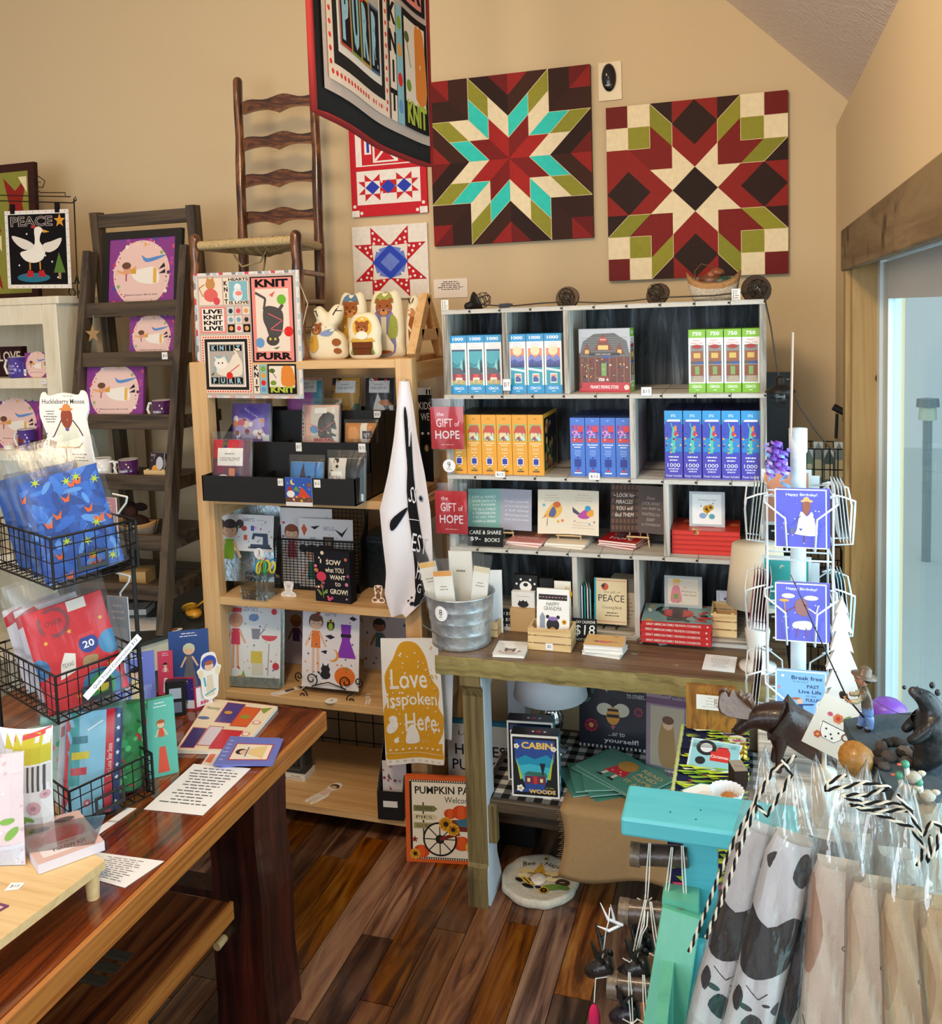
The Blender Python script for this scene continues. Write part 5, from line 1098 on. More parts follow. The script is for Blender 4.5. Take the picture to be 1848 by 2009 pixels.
def bearcard(a):a.rect(0,0,1,1,'f1ede8').line([(.15,.72),(.85,.72)],.01,'b8b0a8').ell(.5,.3,.18,.14,'6a5f62').ell(.5,.26,.09,.07,'d8b8a8').dots([(.36,.42),(.64,.42)],.05,'6a5f62').ell(.5,.1,.3,.12,'d8c8c0').dots([(.2,.2),(.8,.25)],.06,['c8a08a','8a7a9a'])
p=onT(1003,1275)
cp=flat('card_packet','clear packet of white bear cards lying on the table','cards',1003,1277,TZ+.0005,.095,.105,.01,1,lambda a:(bearcard(a),a)[1],'eef0f4',.08)
q=MB();q.grid(lambda u,v:(-.056+.112*u,-.06+.15*v,.012+.004*math.sin(u*6+v*4)*math.sin(v*PI)-.011*max(0,v-.75)*4),6,6);q.build('clear_sleeve','bag',cp[0])
p=onT(1412,1302);q=MB();w,d=.088,.115
a=Art(w,d,'f2f2f4').text('RETURN POLICY',.5,.9,.5,.04,'5a5a62').lines(.15,.85,.82,.2,12,'8a8a94',.25,6)
q.box(-w/2,w/2,-d/2,d/2,0,.0006,'f2f2f4');q.art(a,-w/2,-d/2,.0006,'top');tag(q.build('paper_sheet','paper',loc=(p.x,p.y,TZ+.001),rot=(0,0,-.05)),'white printed sheet lying on the rustic table front','paper')
p=onT(1298,1263);q=MB();q.box(-.012,.012,-.012,.012,0,.001,'f2f2f2');tag(q.build('price_tag','paper',loc=(p.x,p.y,TZ+.002),rot=(.1,0,.5)),'loose white tag lying before the reunion cook books','price tag')
p=onT(1258,1258);q=MB();q.tube([(-.03,.01,.004),(-.01,.016,.012),(.01,.0,.005),(.015,-.018,.008),(.0,-.028,.003),(-.008,-.016,.004),(.014,-.004,.014)],.006,7,'d8dcdc');q.tube([(.0,-.012,.01),(.008,-.03,.006)],.003,6,'5a5052');tag(q.build('ribbon_bundle','film',loc=(p.x,p.y,TZ+.003)),'crumpled clear ribbon bundle on the table by cook books','ribbon')
q=MB();q.tube([(-.03,.01,.006),(-.01,.016,.012),(.012,.0,.007),(.012,-.018,.008)],.0022,6,'c8c4c4');q.build('wire','metal',D.objects['ribbon_bundle'])
# ---------------------------------------------------------------- goods on the pine shelf
# black stepped display bin
xa,xb=at(397,960,Y=2.57).x,at(697,960,Y=2.57).x;zb=PZ[1]+.0006
bn_=thing('display_bin','black three tier cardboard display bin on the pine shelf','display bin',(0,0,zb))
K_='141416'
def bp_(name,*b_):
 q=MB()
 for k in b_:q.box(*k,K_)
 return q.build(name,'card',bn_)
T1,T2,T3=at(545,937,Y=2.57).z-zb,at(610,868,Y=2.70).z-zb,at(715,805,Y=2.83).z-zb
bp_('front_panel',(xa,xb,2.57,2.574,0,T1));bp_('middle_panel',(xa,xb,2.70,2.704,0,T2));bp_('rear_panel',(xa,xb,2.83,2.834,0,T3));bp_('back_panel',(xa,xb,2.96,2.964,0,T3))
bp_('base_panel',(xa,xb,2.574,2.96,0,.004))
for x in (xa,xb-.004):
 q=MB();T=Matrix(((0,1,0,x),(1,0,0,0),(0,0,1,0),(0,0,0,1)));q.T=T
 q.prism([(2.57,0),(2.964,0),(2.964,T3),(2.83,T3),(2.70,T2+.0),(2.70,T1),(2.57,T1)],0,.004,K_);q.build('side_panel','card',bn_)
for x in (xa+(xb-xa)*.36,xa+(xb-xa)*.68):
 bp_('divider',(x,x+.003,2.574,2.70,0,T1),(x,x+.003,2.704,2.83,0,T2-.01),(x,x+.003,2.834,2.96,0,T3-.01))
def pouch(label,x0,y0,x1,y1,Y,art,z=None,th=.03,zip_=.16,lean=.12,c='ddd',cat='kit',name='sewing_kit',rz=0,group=None):
 cx,z0,w,h=front(x0,y0,x1,y1,Y);z=z0 if z is None else z;h=at((x0+x1)/2,y0,Y=Y).z-z
 t=thing(name,label,cat,(cx,Y,z),(-lean,0,rz),group);hb=h*(1-zip_);wb=w*.9
 a=Art(wb,hb,c);art(a);a.strips(6,5)
 def sf(u,v):return (-wb/2+wb*u,-th/2*(1-(2*u-1)**4*.8)*(1-(2*v-1)**4*.5),hb*v)
 sf=lattice(sf,6,5);q=MB();q.art(a,0,0,fn=lambda u,v,e:(sf(u,v)[0],sf(u,v)[1]-e-.0005,sf(u,v)[2]));q.grid(lambda u,v:sf(1-u,v),6,5,c);q.grid(lambda u,v:(sf(u,v)[0],-sf(u,v)[1],sf(u,v)[2]),6,5,c);q.build('folded_fabric','cloth',t)
 def bf(u,v):k=1-max(0,(v-.6)/.4)**1.3;return (-w/2+w*u,-(th/2+.003)*(1-(2*u-1)**6)*k-.0015-.002*math.sin(u*23+v*9)*math.sin(v*PI),h*v)
 q=MB();q.grid(bf,10,12);q.grid(lambda u,v:(bf(u,v)[0],-bf(u,v)[1]*.9,bf(u,v)[2]),10,8);q.build('clear_bag','bag',t)
 q=MB();q.tube([(-w/2,-.0015,h*.9),(w/2,-.0015,h*.9)],.0012,5,'e8eef0');q.build('zip_seal','jarglass',t)
 return t
def lab(a,t2,y0=.62,x0=.2,x1=.85,y1=.9):
 a.rect(x0,y0,x1,y1,'f4f2f0').text(t2,(x0+x1)/2,y0+(y1-y0)*.38,(x1-x0)*.8,(y1-y0)*.2,'2a2a30').lines(x0+.1,x1-.1,y0+(y1-y0)*.75,y0+(y1-y0)*.6,1,'9a98a0',.4)
def cuddle(a):a.rect(0,0,1,1,'6a4a5a').scatter(16,['c83a44','5a6a3a','8a3a5a','b0506a','3a3a6a'],.14,3).rect(.0,.68,.3,1,'c8323e').ell(.35,.3,.2,.16,'ece8ec').ell(.65,.22,.2,.14,'4a4450').rect(.5,.36,.66,.52,'d88a6a');lab(a,'CUDDLE PILLOW KIT',.56,.18,.85,.86)
z1t=zb+.0046
pouch('clear bag with cuddle pillow kit and gnome fabric',410,848,491,936,2.60,cuddle,z1t,.04,.12)
pouch('small clear bag with blue fabric and gnome hat in black bin',564,893,634,936,2.62,lambda a:a.rect(0,0,1,1,'4a86c8').poly([(.28,.3),(.45,1),(.62,.3)],'3a3550').rect(.22,.1,.68,.34,'d8703a').rect(.8,0,.86,1,'2a5a98'),z1t,.04)
pouch('small clear bag with black and white fabric in black bin',638,884,716,936,2.62,lambda a:a.rect(0,0,1,1,'d8d4cc').rect(.55,0,1,1,'24242a').scatter(18,['1e1e22','f0ece4','8a8a90'],.07,4).rect(.1,.4,.45,.7,'f4f2ee').text('BABY BEAR',.28,.55,.3,.1,'2a2a2a'),z1t,.05)
def hat(a):
 a.rect(0,0,1,1,'7a5fb0').rect(.1,.08,.9,.62,'b8a8d8').scatter(22,['f4eef4','e0708a','e8a04a','8a4a3a','f0d8c8'],.07,5,(.12,.1,.88,.6)).poly([(.25,.78),(.55,.96),(.9,.72),(.6,.54)],'6a4fb4').text('Baby Love',.58,.75,.4,.08,'e8e0f4',0,-.5)
z2t=zb+.0046
pouch('clear bag of purple baby love fabric kit',450,778,532,866,2.77,hat,None,.05)
def catk(a):a.rect(0,0,1,1,'e8b8a8').rect(0,0,.12,1,'e8e0d8').dots([(.05,.1+.1*i) for i in range(9)],.03,['d84a3a','2a2a30','7aa0c0']).rect(.3,.05,.98,.95,'d8cfc4').blob([(.55,.1),(.5,.5),(.6,.72),(.85,.7),(.95,.4),(.9,.1)],'5a5654').ell(.75,.68,.16,.12,'4e4a49').ell(.4,.35,.12,.1,'6f9cc8').rect(.35,.02,.95,.12,'e88a80').text('KNIT PURR',.65,.07,.5,.07,'1e1a1a').rect(.4,.78,.72,.92,'f4f2f0').line([(.3,.5),(.6,.3),(.9,.55)],.015,'e06a6a')
pouch('clear bag of knit and purr grey cat fabric kit',588,781,668,868,2.76,catk,None,.05)
pouch('small clear bag of tan fox fabric in black bin',674,823,741,868,2.76,lambda a:a.rect(0,0,1,1,'c88a4a').ell(.3,.4,.2,.25,'e0a060').rect(.55,0,.75,1,'e8e4dc').rect(.62,.2,.9,.6,'3a3a44').text('SET',.76,.4,.2,.15,'f0ece4'),None,.04)
def pq_(c,extra):
 def f(a):a.rect(0,0,1,1,c);extra(a);lab(a,'PANEL QUILT KIT',.55,.18,.88,.92)
 return f
z3t=zb+.0046
pouch('pink panel quilt kit in clear bag half behind cat quilt',560,733,634,806,2.89,pq_('c064b8',lambda a:a.rect(.8,0,1,1,'4aa0b8').rect(0,.9,1,1,'e0a890')),None,.04,.1)
pouch('mustard and black panel quilt kit in clear bag',648,735,708,806,2.89,pq_('d09a3a',lambda a:a.poly([(0,1),(0,.5),(.4,1)],'2a2420').poly([(.7,0),(1,.4),(1,0)],'3a5a3a').ell(.25,.15,.2,.2,'3a2a20')),None,.04,.1)
pouch('black and white penguin panel quilt kit in clear bag',713,735,775,806,2.89,pq_('24262a',lambda a:a.poly([(.3,0),(.5,.55),(.75,0)],'f0ece4').ell(.75,.25,.22,.1,'d8803a').scatter(6,['c83a4a','f0ece4','4a8a5a'],.08,3,(0,.8,1,1))),None,.04,.1)
ptag('$17',550,946,2.5685,.02,.024,'white $17 tag on bin front beside gnome card');ptag('$15',622,949,2.5685,.023,.026,'white $15 tag on bin front, bag of stripes above it')
ptag('$17',586,877,2.6985,.022,.03,'white $17 tag on bin middle tier under the cat kit');ptag('$15',710,879,2.6985,.026,.03,'white $15 tag on bin middle tier under the fox bag');ptag('$25',740,813,2.8285,.026,.024,'white $25 tag on bin top tier under penguin kit')
def gnome(a):a.rect(0,0,1,1,'e8e4e4').rect(0,.16,1,1,'2f5ab8').dots([(.1,.8),(.4,.9),(.7,.75),(.9,.6),(.55,.66)],.02,'f0e0a0').ell(.3,.84,.1,.1,'f0d070').ell(.36,.87,.09,.09,'2f5ab8').poly([(.05,.5),(.18,.75),(.3,.5)],'b0303a').ell(.2,.42,.15,.12,'f0ece8').poly([(.45,.3),(.62,.68),(.95,.3)],'d8482f').poly([(.3,.55),(.42,.72),(.55,.5)],'6a9a4a').rect(0,.14,1,.3,'6a4a3a').scatter(8,['e8b04a','d8602f','f4ece0'],.04,3,(.1,.18,.9,.35)).ell(.9,.75,.08,.08,'8a5a3a')
panel('gnome_card','square gnome campfire card stuck to the black bin front','card',560,937,612,993,2.5675,lambda w,h:(lambda a:(gnome(a),a)[1])(Art(w,h)),th=.0015,mat='gloss',edge='e8e4e4')
# --- second shelf
S2=PZ[2]+.0006
def leaf(name,label,cat,x0,y0,x1,y1,Y,art,z,lean=.12,rz=0,th=.002,mat='paper',edge='f4f4f4',group=None):
 cx,z0,w,h=front(x0,y0,x1,y1,Y);h=h if z is None else max(.02,at((x0+x1)/2,y0,Y=Y).z-z)/max(.9,math.cos(lean));a=Art(w,h);art(a)
 q=MB();q.box(-w/2,w/2,0,th,0,h,edge);q.art(a,-w/2,0);return tag(q.build(name,mat,loc=(cx,Y,z0 if z is None else z),rot=(-lean,0,rz)),label,cat,group)
cx,z0,w,h=front(424,990,545,1160,2.82)
q=MB();hh=h;ol=[(-w/2,0),(w/2,0),(w/2,hh*.72),(w*.28,hh),(-w*.05,hh),(-w/2,hh*.6)]
q.prism(ol,0,.004,'9fb0b8');q.lathe([(.006,0),(.006,.002)],10,'2a2e30',(w*.12,-.0005,hh*.93));tag(q.build('metal_tag_sign','galv',loc=(cx,2.84,S2),rot=(-.18,0,.12)),'large galvanized tag shaped board leaning behind sewing girl print','sign')
def girl(a,cx,cy,s,hair,top,skin='e8c0a0',legs=False,shoe='c83a3a'):
 "paper doll: head, hair, body"
 H=a.w/a.h
 a.ell(cx,cy,.5*s,.5*s,hair);a.ell(cx,cy-.12*s*H,.42*s,.38*s,skin);a.ell(cx,cy+.22*s*H,.46*s,.22*s,hair)
 a.poly([(cx-.28*s,cy-.55*s*H),(cx+.28*s,cy-.55*s*H),(cx+.33*s,cy-1.6*s*H),(cx-.33*s,cy-1.6*s*H)],top)
 a.line([(cx-.26*s,cy-.65*s*H),(cx-.7*s,cy-1.5*s*H)],.15*s,skin).line([(cx+.26*s,cy-.65*s*H),(cx+.7*s,cy-1.5*s*H)],.15*s,skin)
 if legs:
  a.line([(cx-.15*s,cy-1.6*s*H),(cx-.16*s,cy-3.1*s*H)],.17*s,skin).line([(cx+.15*s,cy-1.6*s*H),(cx+.2*s,cy-3.1*s*H)],.17*s,skin);a.poly([(cx-.3*s,cy-3.25*s*H),(cx-.06*s,cy-3.05*s*H),(cx-.08*s,cy-3.0*s*H)],shoe).poly([(cx+.1*s,cy-3.05*s*H),(cx+.36*s,cy-3.25*s*H),(cx+.28*s,cy-3.0*s*H)],shoe)
 a.dots([(cx-.17*s,cy-.1*s*H),(cx+.17*s,cy-.1*s*H)],.035*s,'4a3a34')
def sary(a):
 a.rect(0,0,1,1,'eceef4').text("SARY'S",.55,.86,.2,.1,'3a4a70').lines(.66,.9,.88,.82,1,'b0b8c8',.3);girl(a,.22,.6,.3,'4a4048','8ac03a');a.ell(.06,.72,.07,.07,'4a4048').ell(.40,.74,.07,.07,'4a4048')
 a.poly([(.6,.12),(.95,.12),(.95,.2),(.92,.2),(.9,.5),(.64,.5),(.62,.34),(.66,.32),(.68,.42),(.82,.4),(.82,.2),(.6,.2)],'3f4f68').rect(.56,.08,.98,.13,'2f3f58').rect(.6,.56,.66,.7,'5a5ac0').ell(.48,.62,.05,.04,'c84a4a').rect(.48,.3,.54,.44,'d8603a').scatter(14,['d05a7a','e8a04a','5a8ac0','8ab85a','e0b0c0'],.014,6,(.38,.1,.98,.95))
leaf('paper_doll_print','white print of a sewing girl with sewing machine','print',424,1012,533,1081,2.79,sary,at(480,1081,Y=2.79).z,.16)
# jar of scissors
p=at(507,1172,Z=S2);jr=thing('scissor_jar','square glass jar holding bright handled scissors','jar',(p.x,p.y+.02,S2));jw=front(481,1130,533,1170,p.y)[2]
q=MB();r_=jw/2
q.T=Matrix.Rotation(PI/4,4,'Z');q.lathe([(r_*1.3,0),(r_*1.36,.004),(r_*1.36,.052),(r_*1.25,.064),(r_*1.0,.070),(r_*1.0,.082)],4,'dde',sm=False);q.build('jar_glass','jarglass',jr)
q=MB();q.lathe([(r_*.98,.07),(r_*1.02,.074),(r_*.98,.078),(r_*1.02,.082),(r_*.98,.086)],18,'cdd6da');q.build('jar_neck','jarglass',jr)
cols=['e8d23a','2a9ae0','e03a8a','d8c83a','1ea0d8','e0d040','3ab06a']
for i,c in enumerate(cols):
 a_=i*2*PI/7;sc_=thing('safety_scissors','pair of kids scissors with %s handles in the glass jar' % ('yellow','blue','pink','mustard','sky blue','pale yellow','green')[i],'scissors',(p.x+.016*math.cos(a_),p.y+.02+.016*math.sin(a_),S2+.004),(.14*math.sin(a_),.22*math.cos(a_),i*.9))
 q=MB();q.box(-.004,.004,-.0008,.0008,0,.085,'c8ccd0');q.build('blades','metal',sc_)
 q=MB()
 for s_ in (-1,1):q.tube([(s_*.011+.010*math.cos(2*PI*k/12),.001*s_,.105+.021*math.sin(2*PI*k/12)) for k in range(12)],.0036,6,c,closed=True)
 q.build('handles','plastic',sc_)
disc('3',508,1086,p.y+.05,.02,'round white number 3 tag standing in the scissor jar')
# mesh file holder with prints
cx,z0,w,h=front(540,1010,705,1165,2.80);fh=thing('file_holder','black mesh metal file holder with two pockets','file holder',(cx,2.80,S2));m_='iron'
def meshp(name,y,h0,w_,lean):
 q=MB();n1,n2=22,18
 for i in range(n1+1):q.box(-w_/2+w_*i/n1-.0012,-w_/2+w_*i/n1+.0012,0,.001,0,h0,'0e0e10')
 for j in range(n2+1):q.box(-w_/2,w_/2,0,.001,h0*j/n2-.0012,h0*j/n2+.0012,'0e0e10')
 q.tube([(-w_/2,0,0),(-w_/2,0,h0),(w_/2,0,h0),(w_/2,0,0)],.004,6,'0e0e10');o=q.build(name,m_,fh,loc=(0,y,0),rot=(-lean,0,0));return o
meshp('front_mesh',-.01,h*.62,w,.05);meshp('back_mesh',.05,h*.98,w,.05)
q=MB();q.box(-w/2,w/2,-.012,.055,0,.004,'0e0e10');q.build('holder_base',m_,fh)
for s_ in (-1,1):
 q=MB();q.T=Matrix(((0,1,0,s_*w/2),(1,0,0,0),(0,0,1,0),(0,0,0,1)));q.prism([(-.01,0),(.05,0),(.09,h*.96),(.02,h*.62)],-.001,.001,'0e0e10');q.build('holder_side',m_,fh)
def bea(a):a.rect(0,0,1,1,'f0f0f4').text('BEA & BEAR',.78,.72,.3,.12,'4a5a88');girl(a,.22,.68,.28,'8a4a30','b04a5a');a.heart(.07,.8,.03,'d83a5a').heart(.06,.62,.025,'d83a5a').scatter(12,['d86a8a','8a9ac8','e0a06a'],.012,3,(.4,.1,.98,.9))
def mary(a):a.rect(0,0,1,1,'f0f0f4').text('HEARTS & LACE',.56,.86,.2,.06,'5a6a90').text('MARI',.26,.7,.1,.06,'3a4a70');girl(a,.24,.5,.28,'26242a','3a7a6a');a.ell(.07,.56,.07,.07,'26242a').ell(.41,.56,.07,.07,'26242a').poly([(.05,.85),(.1,.92),(.16,.84),(.1,.74)],'d8602f').poly([(.22,.88),(.4,.9),(.3,.84)],'1e1e24').poly([(.66,.86),(.8,.8),(.92,.9),(.8,.74)],'1e1e24').rect(.45,.5,.65,.74,'4a3428').rect(.49,.62,.61,.7,'e0c8a0').scatter(10,['d86a8a','8a9ac8','4a4a54'],.012,8,(.45,.05,.98,.8))
leaf('paper_doll_print','white print of a brown haired girl behind in the mesh holder','print',549,999,651,1150,2.838,bea,S2+.005,.05);leaf('paper_doll_print','white print of a black haired girl in the mesh holder','print',586,1020,692,1162,2.812,mary,S2+.005,.05)
def sow(a):
 a.rect(0,0,1,1,'1a1a24');a.scatter(34,['e8506a','f0a0b0','e8803a','f0e0c8','b04a8a'],.04,12,(.03,.03,.97,.97),('f','f','d','e')).rect(.3,.3,.86,.86,'1a1a24')
 a.text('SOW',.56,.79,.42,.1,'f4e8d0',.02).text('what YOU',.58,.64,.52,.1,'f4e8d0',.01).text('WANT',.66,.5,.44,.09,'f4e8d0',.02).text('to',.66,.37,.16,.08,'f4e8d0').text('GROW!',.68,.22,.5,.1,'f4e8d0',.02).ell(.2,.5,.14,.12,'d8405a').line([(.2,.42),(.24,.08)],.02,'7a9a4a').ell(.3,.2,.09,.03,'7a9a4a',rot=.8).ell(.14,.18,.09,.03,'7a9a4a',rot=2.2)
cx,z0,w,h=front(616,1082,688,1183,2.68);goods('sign_block','black floral block sign reading sow what you want','sign',cx,2.68,S2,w,at(650,1082,Y=2.68).z-S2,.04,sow,c='101014',mat='matte',rz=-.08)
def cutout(name,label,px,py,w,h,art,ol,z=None,Y=None,flat_=False,rz=0,lean=.1):
 p=at(px,py,Z=z);a=Art(w,h);A2=Art(w,h);A2.blob(ol,'f4f0e8',3);art(a);q=MB()
 pts=[(x-w/2,y) for x,y in A2.sh[0][0]]
 if flat_:
  n_=len(pts);q.add([(x,y-h/2,0) for x,y in pts]+[(x,y-h/2,.0012) for x,y in pts],[tuple(range(n_-1,-1,-1)),tuple(range(n_,2*n_))]+[(i,(i+1) % n_,(i+1) % n_+n_,i+n_) for i in range(n_)],'f4f0e8');q.art(a,-w/2,-h/2,.0012,'top')
  return tag(q.build(name,'paper',loc=(p.x,p.y,z),rot=(0,0,rz)),label,'cutout')
 q.prism(pts,0,.003,'f4f0e8');q.art(a,-w/2,0);return tag(q.build(name,'paper',loc=(p.x,p.y,z),rot=(-lean,0,rz)),label,'cutout')
bo=[(.0,.0),(1,.0),(.95,.25),(.75,.35),(.8,.55),(.85,.9),(.7,1),(.3,1),(.15,.9),(.2,.55),(.25,.35),(.05,.25)]
def teddy(c,d):
 def f(a):a.ell(.5,.72,.24,.2,c).dots([(.3,.9),(.7,.9)],.09,c).ell(.5,.38,.2,.26,c).ell(.22,.14,.2,.12,c).ell(.78,.14,.2,.12,c).ell(.5,.66,.1,.07,d).ell(.5,.69,.03,.025,'2a2426',n=8).dots([(.42,.76),(.58,.76)],.02,'2a2426')
 return f
cutout('bear_cutout','white teddy bear cutout standing before mesh holder',566,1170,.054,.052,teddy('d8d4d4','c0b4b4'),bo,S2);cutout('bear_cutout','brown teddy bear cutout standing beside block sign',742,1182,.044,.058,teddy('8a5a3a','d0a880'),bo,S2)
cx,z0,w,h=front(708,1040,775,1165,2.86);goods('metal_bin','dark galvanized bin at the back behind the towel','bin',cx,2.86,S2,w,h*.8,.15,lambda a:a.rect(0,0,1,1,'3a4044').line([(0,.9),(1,.9)],.03,'5a6064'),c='3a4044',mat='galv')
# --- third shelf
S3=PZ[3]+.0006
def tray(label,x0,y0,x1,y1,Y,rz):
 cx,z0,w,h=front(x0,y0,x1,y1,Y);t=thing('metal_tray',label,'tray',(cx,Y,S3),(-.16,0,rz));q=MB()
 q.box(-w/2,w/2,.006,.009,0,h,'a8b8b8',b=.014);q.build('tray_face','galv',t);q=MB();rr=.014
 pts=[(-w/2,0,.0),(-w/2,0,h-rr),(-w/2+rr,0,h),(w/2-rr,0,h),(w/2,0,h-rr),(w/2,0,.0)];q.tube([(x,.002,z_) for x,_,z_ in pts],.005,6,'b8c8c4');q.build('tray_rim','galv',t)
 q=MB();q.box(-w/2,w/2,-.03,.006,0,.004,'a8b8b8');q.box(-w/2,w/2,-.032,-.029,0,.035,'a8b8b8');q.build('tray_ledge','galv',t);return t,w,h
t,w,h=tray('galvanized tray easel with round corners holding the garden girl print',432,1197,548,1358,2.72,.1)
def gert(a):
 a.rect(0,0,1,1,'e8eef4').text("GERTIE'S",.45,.92,.28,.05,'3a5a80');girl(a,.2,.78,.25,'e0a08a','d8486a','e8b090',True);a.rect(.12,.88,.30,.94,'d84a5a')
 a.poly([(.5,.55),(.62,.55),(.64,.68),(.48,.68)],'8a8ea0').line([(.62,.6),(.72,.68)],.02,'8a8ea0').ell(.8,.6,.14,.09,'e05a6a',a0=PI,a1=2*PI).rect(.48,.25,.68,.4,'d8c85a').rect(.5,.1,.7,.25,'d8d8c8').ell(.52,.82,.09,.06,'7a9ac8').ell(.88,.9,.05,.05,'d83a4a').ell(.92,.22,.06,.06,'c83a4a').line([(.78,.1),(.8,.5)],.01,'7a7a7a').poly([(.3,.05),(.35,.16),(.4,.05)],'8ab85a').ell(.3,.06,.08,.04,'d8a04a').scatter(30,['d83a4a','5a8ac0','8ab85a','e8803a','4a5aa0'],.012,5,(.35,.05,.98,.98))
q=MB();w2,h2=w*.9,h*.93;a=Art(w2,h2);gert(a);q.box(-w2/2,w2/2,0,.001,0,h2,'eee');q.art(a,-w2/2,0);o=tag(q.build('paper_doll_print','paper'),'white print of a garden girl in red standing in metal tray','print')
o.matrix_world=Matrix.Translation((t.location.x,t.location.y,S3)) @ Matrix.Rotation(.1,4,'Z') @ Matrix.Rotation(-.16,4,'X') @ Matrix.Translation((0,.003,.0055))
def hatt(a):
 a.rect(0,0,1,1,'eceaf4').text('HATTIE',.5,.93,.2,.04,'3a4a80');girl(a,.24,.83,.26,'6a4a3a','e8803a','e8c0a8',True,'1a1a1e');a.ell(.28,.95,.04,.04,'6a4a3a')
 a.poly([(.68,.82),(.86,.82),(.84,.62),(.95,.4),(.62,.4),(.7,.62)],'8a3ac0').rect(.68,.66,.86,.7,'241a2a').ell(.5,.8,.07,.09,'2a2a34').ell(.5,.78,.04,.06,'b0c83a').dots([(.47,.85),(.53,.85)],.02,'e8d84a').poly([(.82,.9),(.88,.93),(.96,.9),(.9,.87)],'24202c').poly([(.4,.66),(.5,.68),(.58,.65),(.5,.62)],'24202c').poly([(.33,.46),(.42,.48),(.52,.45),(.42,.43)],'24202c').ell(.55,.42,.1,.1,'e8a03a').ell(.52,.43,.09,.09,'eceaf4').ell(.42,.24,.08,.06,'24202c').ell(.42,.17,.09,.07,'24202c').poly([(.36,.27),(.37,.32),(.4,.28)],'24202c').poly([(.44,.28),(.47,.32),(.48,.27)],'24202c').ell(.76,.17,.18,.15,'e8762a').line([(.78,.25),(.8,.29)],.03,'7a9a3a').scatter(24,['d83a5a','e8a03a','4a5aa0','241a2a','e8803a'],.014,4,(.05,.05,.97,.97))
cx,z0,w,h=front(592,1196,703,1345,2.72);t=thing('scroll_easel','black wrought iron scroll easel under the autumn girl print','easel',(cx,2.71,S3));q=MB()
def spir(cx_,cz,r,n,y,sg=1,a0=0):return [(cx_+sg*r*(1-k/n*.8)*math.cos(a0+k*2.6*PI/n),y,cz+r*(1-k/n*.8)*math.sin(a0+k*2.6*PI/n)) for k in range(n+1)]
for s_ in (-1,1):
 q.tube([(s_*w*.42,.01,.02),(s_*w*.42,-.03,.02)]+spir(s_*w*.42,.0,.02,14,-.03,s_,PI/2)[1:],.0022,5,'121214');q.tube(spir(s_*w*.3,.055,.026,16,-.012,-s_,-PI/2),.0022,5,'121214');q.tube(spir(s_*w*.52,.06,.018,14,-.012,s_,-PI/2),.0022,5,'121214');q.tube([(s_*w*.38,.04,.001),(s_*w*.1,.05,.16)],.0022,5,'121214')
q.tube([(-w*.42,-.01,.02),(w*.42,-.01,.02)],.0025,5,'121214');q.tube([(-w*.3,-.012,.03),(0,-.014,.05),(w*.3,-.012,.03)],.002,5,'121214');q.build('scroll_wire','iron',t)
a=Art(w,h);hatt(a);q=MB();q.box(-w/2,w/2,0,.002,0,h,'eee');q.art(a,-w/2,0);tag(q.build('paper_doll_print','paper',loc=(cx,2.705,S3+.023),rot=(-.14,0,0)),'white print of an autumn girl with purple dress on scroll easel','print')
def purp(a):a.rect(0,0,1,1,'cfc8dc');girl(a,.5,.75,.5,'a8783a','5a3a80','8a5a44');a.scatter(12,['8a6ab0','d8a0c0'],.03,4)
leaf('paper_doll_print','lilac print of a girl in purple behind the autumn print','print',557,1192,602,1300,2.93,purp,S3,.06)
def darkp(a):a.rect(0,0,1,1,'b8b0b4').scatter(26,['8a3a4a','6a6a74','c89a5a','4a5a7a'],.03,4);girl(a,.38,.75,.3,'1c1a1e','3a6a74','8a5a44')
leaf('paper_doll_print','dim grey print of a black haired girl behind the towels','print',712,1200,796,1320,2.95,darkp,S3,.06)
cx,z0,w,h=front(535,1215,760,1338,3.0);q=MB();n_=24
ol=[(-w/2,0),(w/2,0)]+[(w/2-w*k/n_,h*.55+.02*math.cos(k*.9)+h*.4*math.exp(-((k-n_)/3)**2)) for k in range(n_+1)]
q.prism(ol,0,.015,'e4ddd0');tag(q.build('drawer_front','paintwood',loc=(cx,3.03,S3),rot=(-.02,0,0)),'chipped cream scalloped wood panel leaning at back of shelf','panel')
dol=[(.3,1),(.7,1),(.8,.8),(.65,.65),(.85,.4),(.7,.0),(.55,.02),(.5,.35),(.4,.0),(.2,.03),(.25,.4),(.3,.65),(.2,.8)]
def dollart(c1,c2):return lambda a:a.ell(.5,.84,.26,.2,c1).ell(.5,.8,.17,.13,'e0b898').poly([(.35,.68),(.65,.68),(.72,.4),(.28,.4)],c2).line([(.4,.4),(.32,.05)],.1,'e8d0c0').line([(.58,.4),(.64,.05)],.1,'e8d0c0')
cutout('doll_cutout','paper doll cutout with dark boots lying before scroll easel',566,1355,.05,.12,dollart('4a3028','5a4a3a'),dol,S3,flat_=True,rz=-.7);cutout('doll_cutout','small paper doll cutout lying beside the yellow towel',722,1372,.03,.08,dollart('8a5a3a','d8c8b8'),dol,S3,flat_=True,rz=.4)
p=at(650,1375,Z=S3);q=MB();q.lathe([(.022,0),(.022,.001)],20,'f0eeec');q.art(Art(.02,.02).text('3',.5,.5,.5,.8,'3a3a44'),-.01,-.01,.0011,'top');tag(q.build('number_tag','paper',loc=(p.x,p.y,S3)),'round white number 3 tag lying flat on pine shelf','tag')
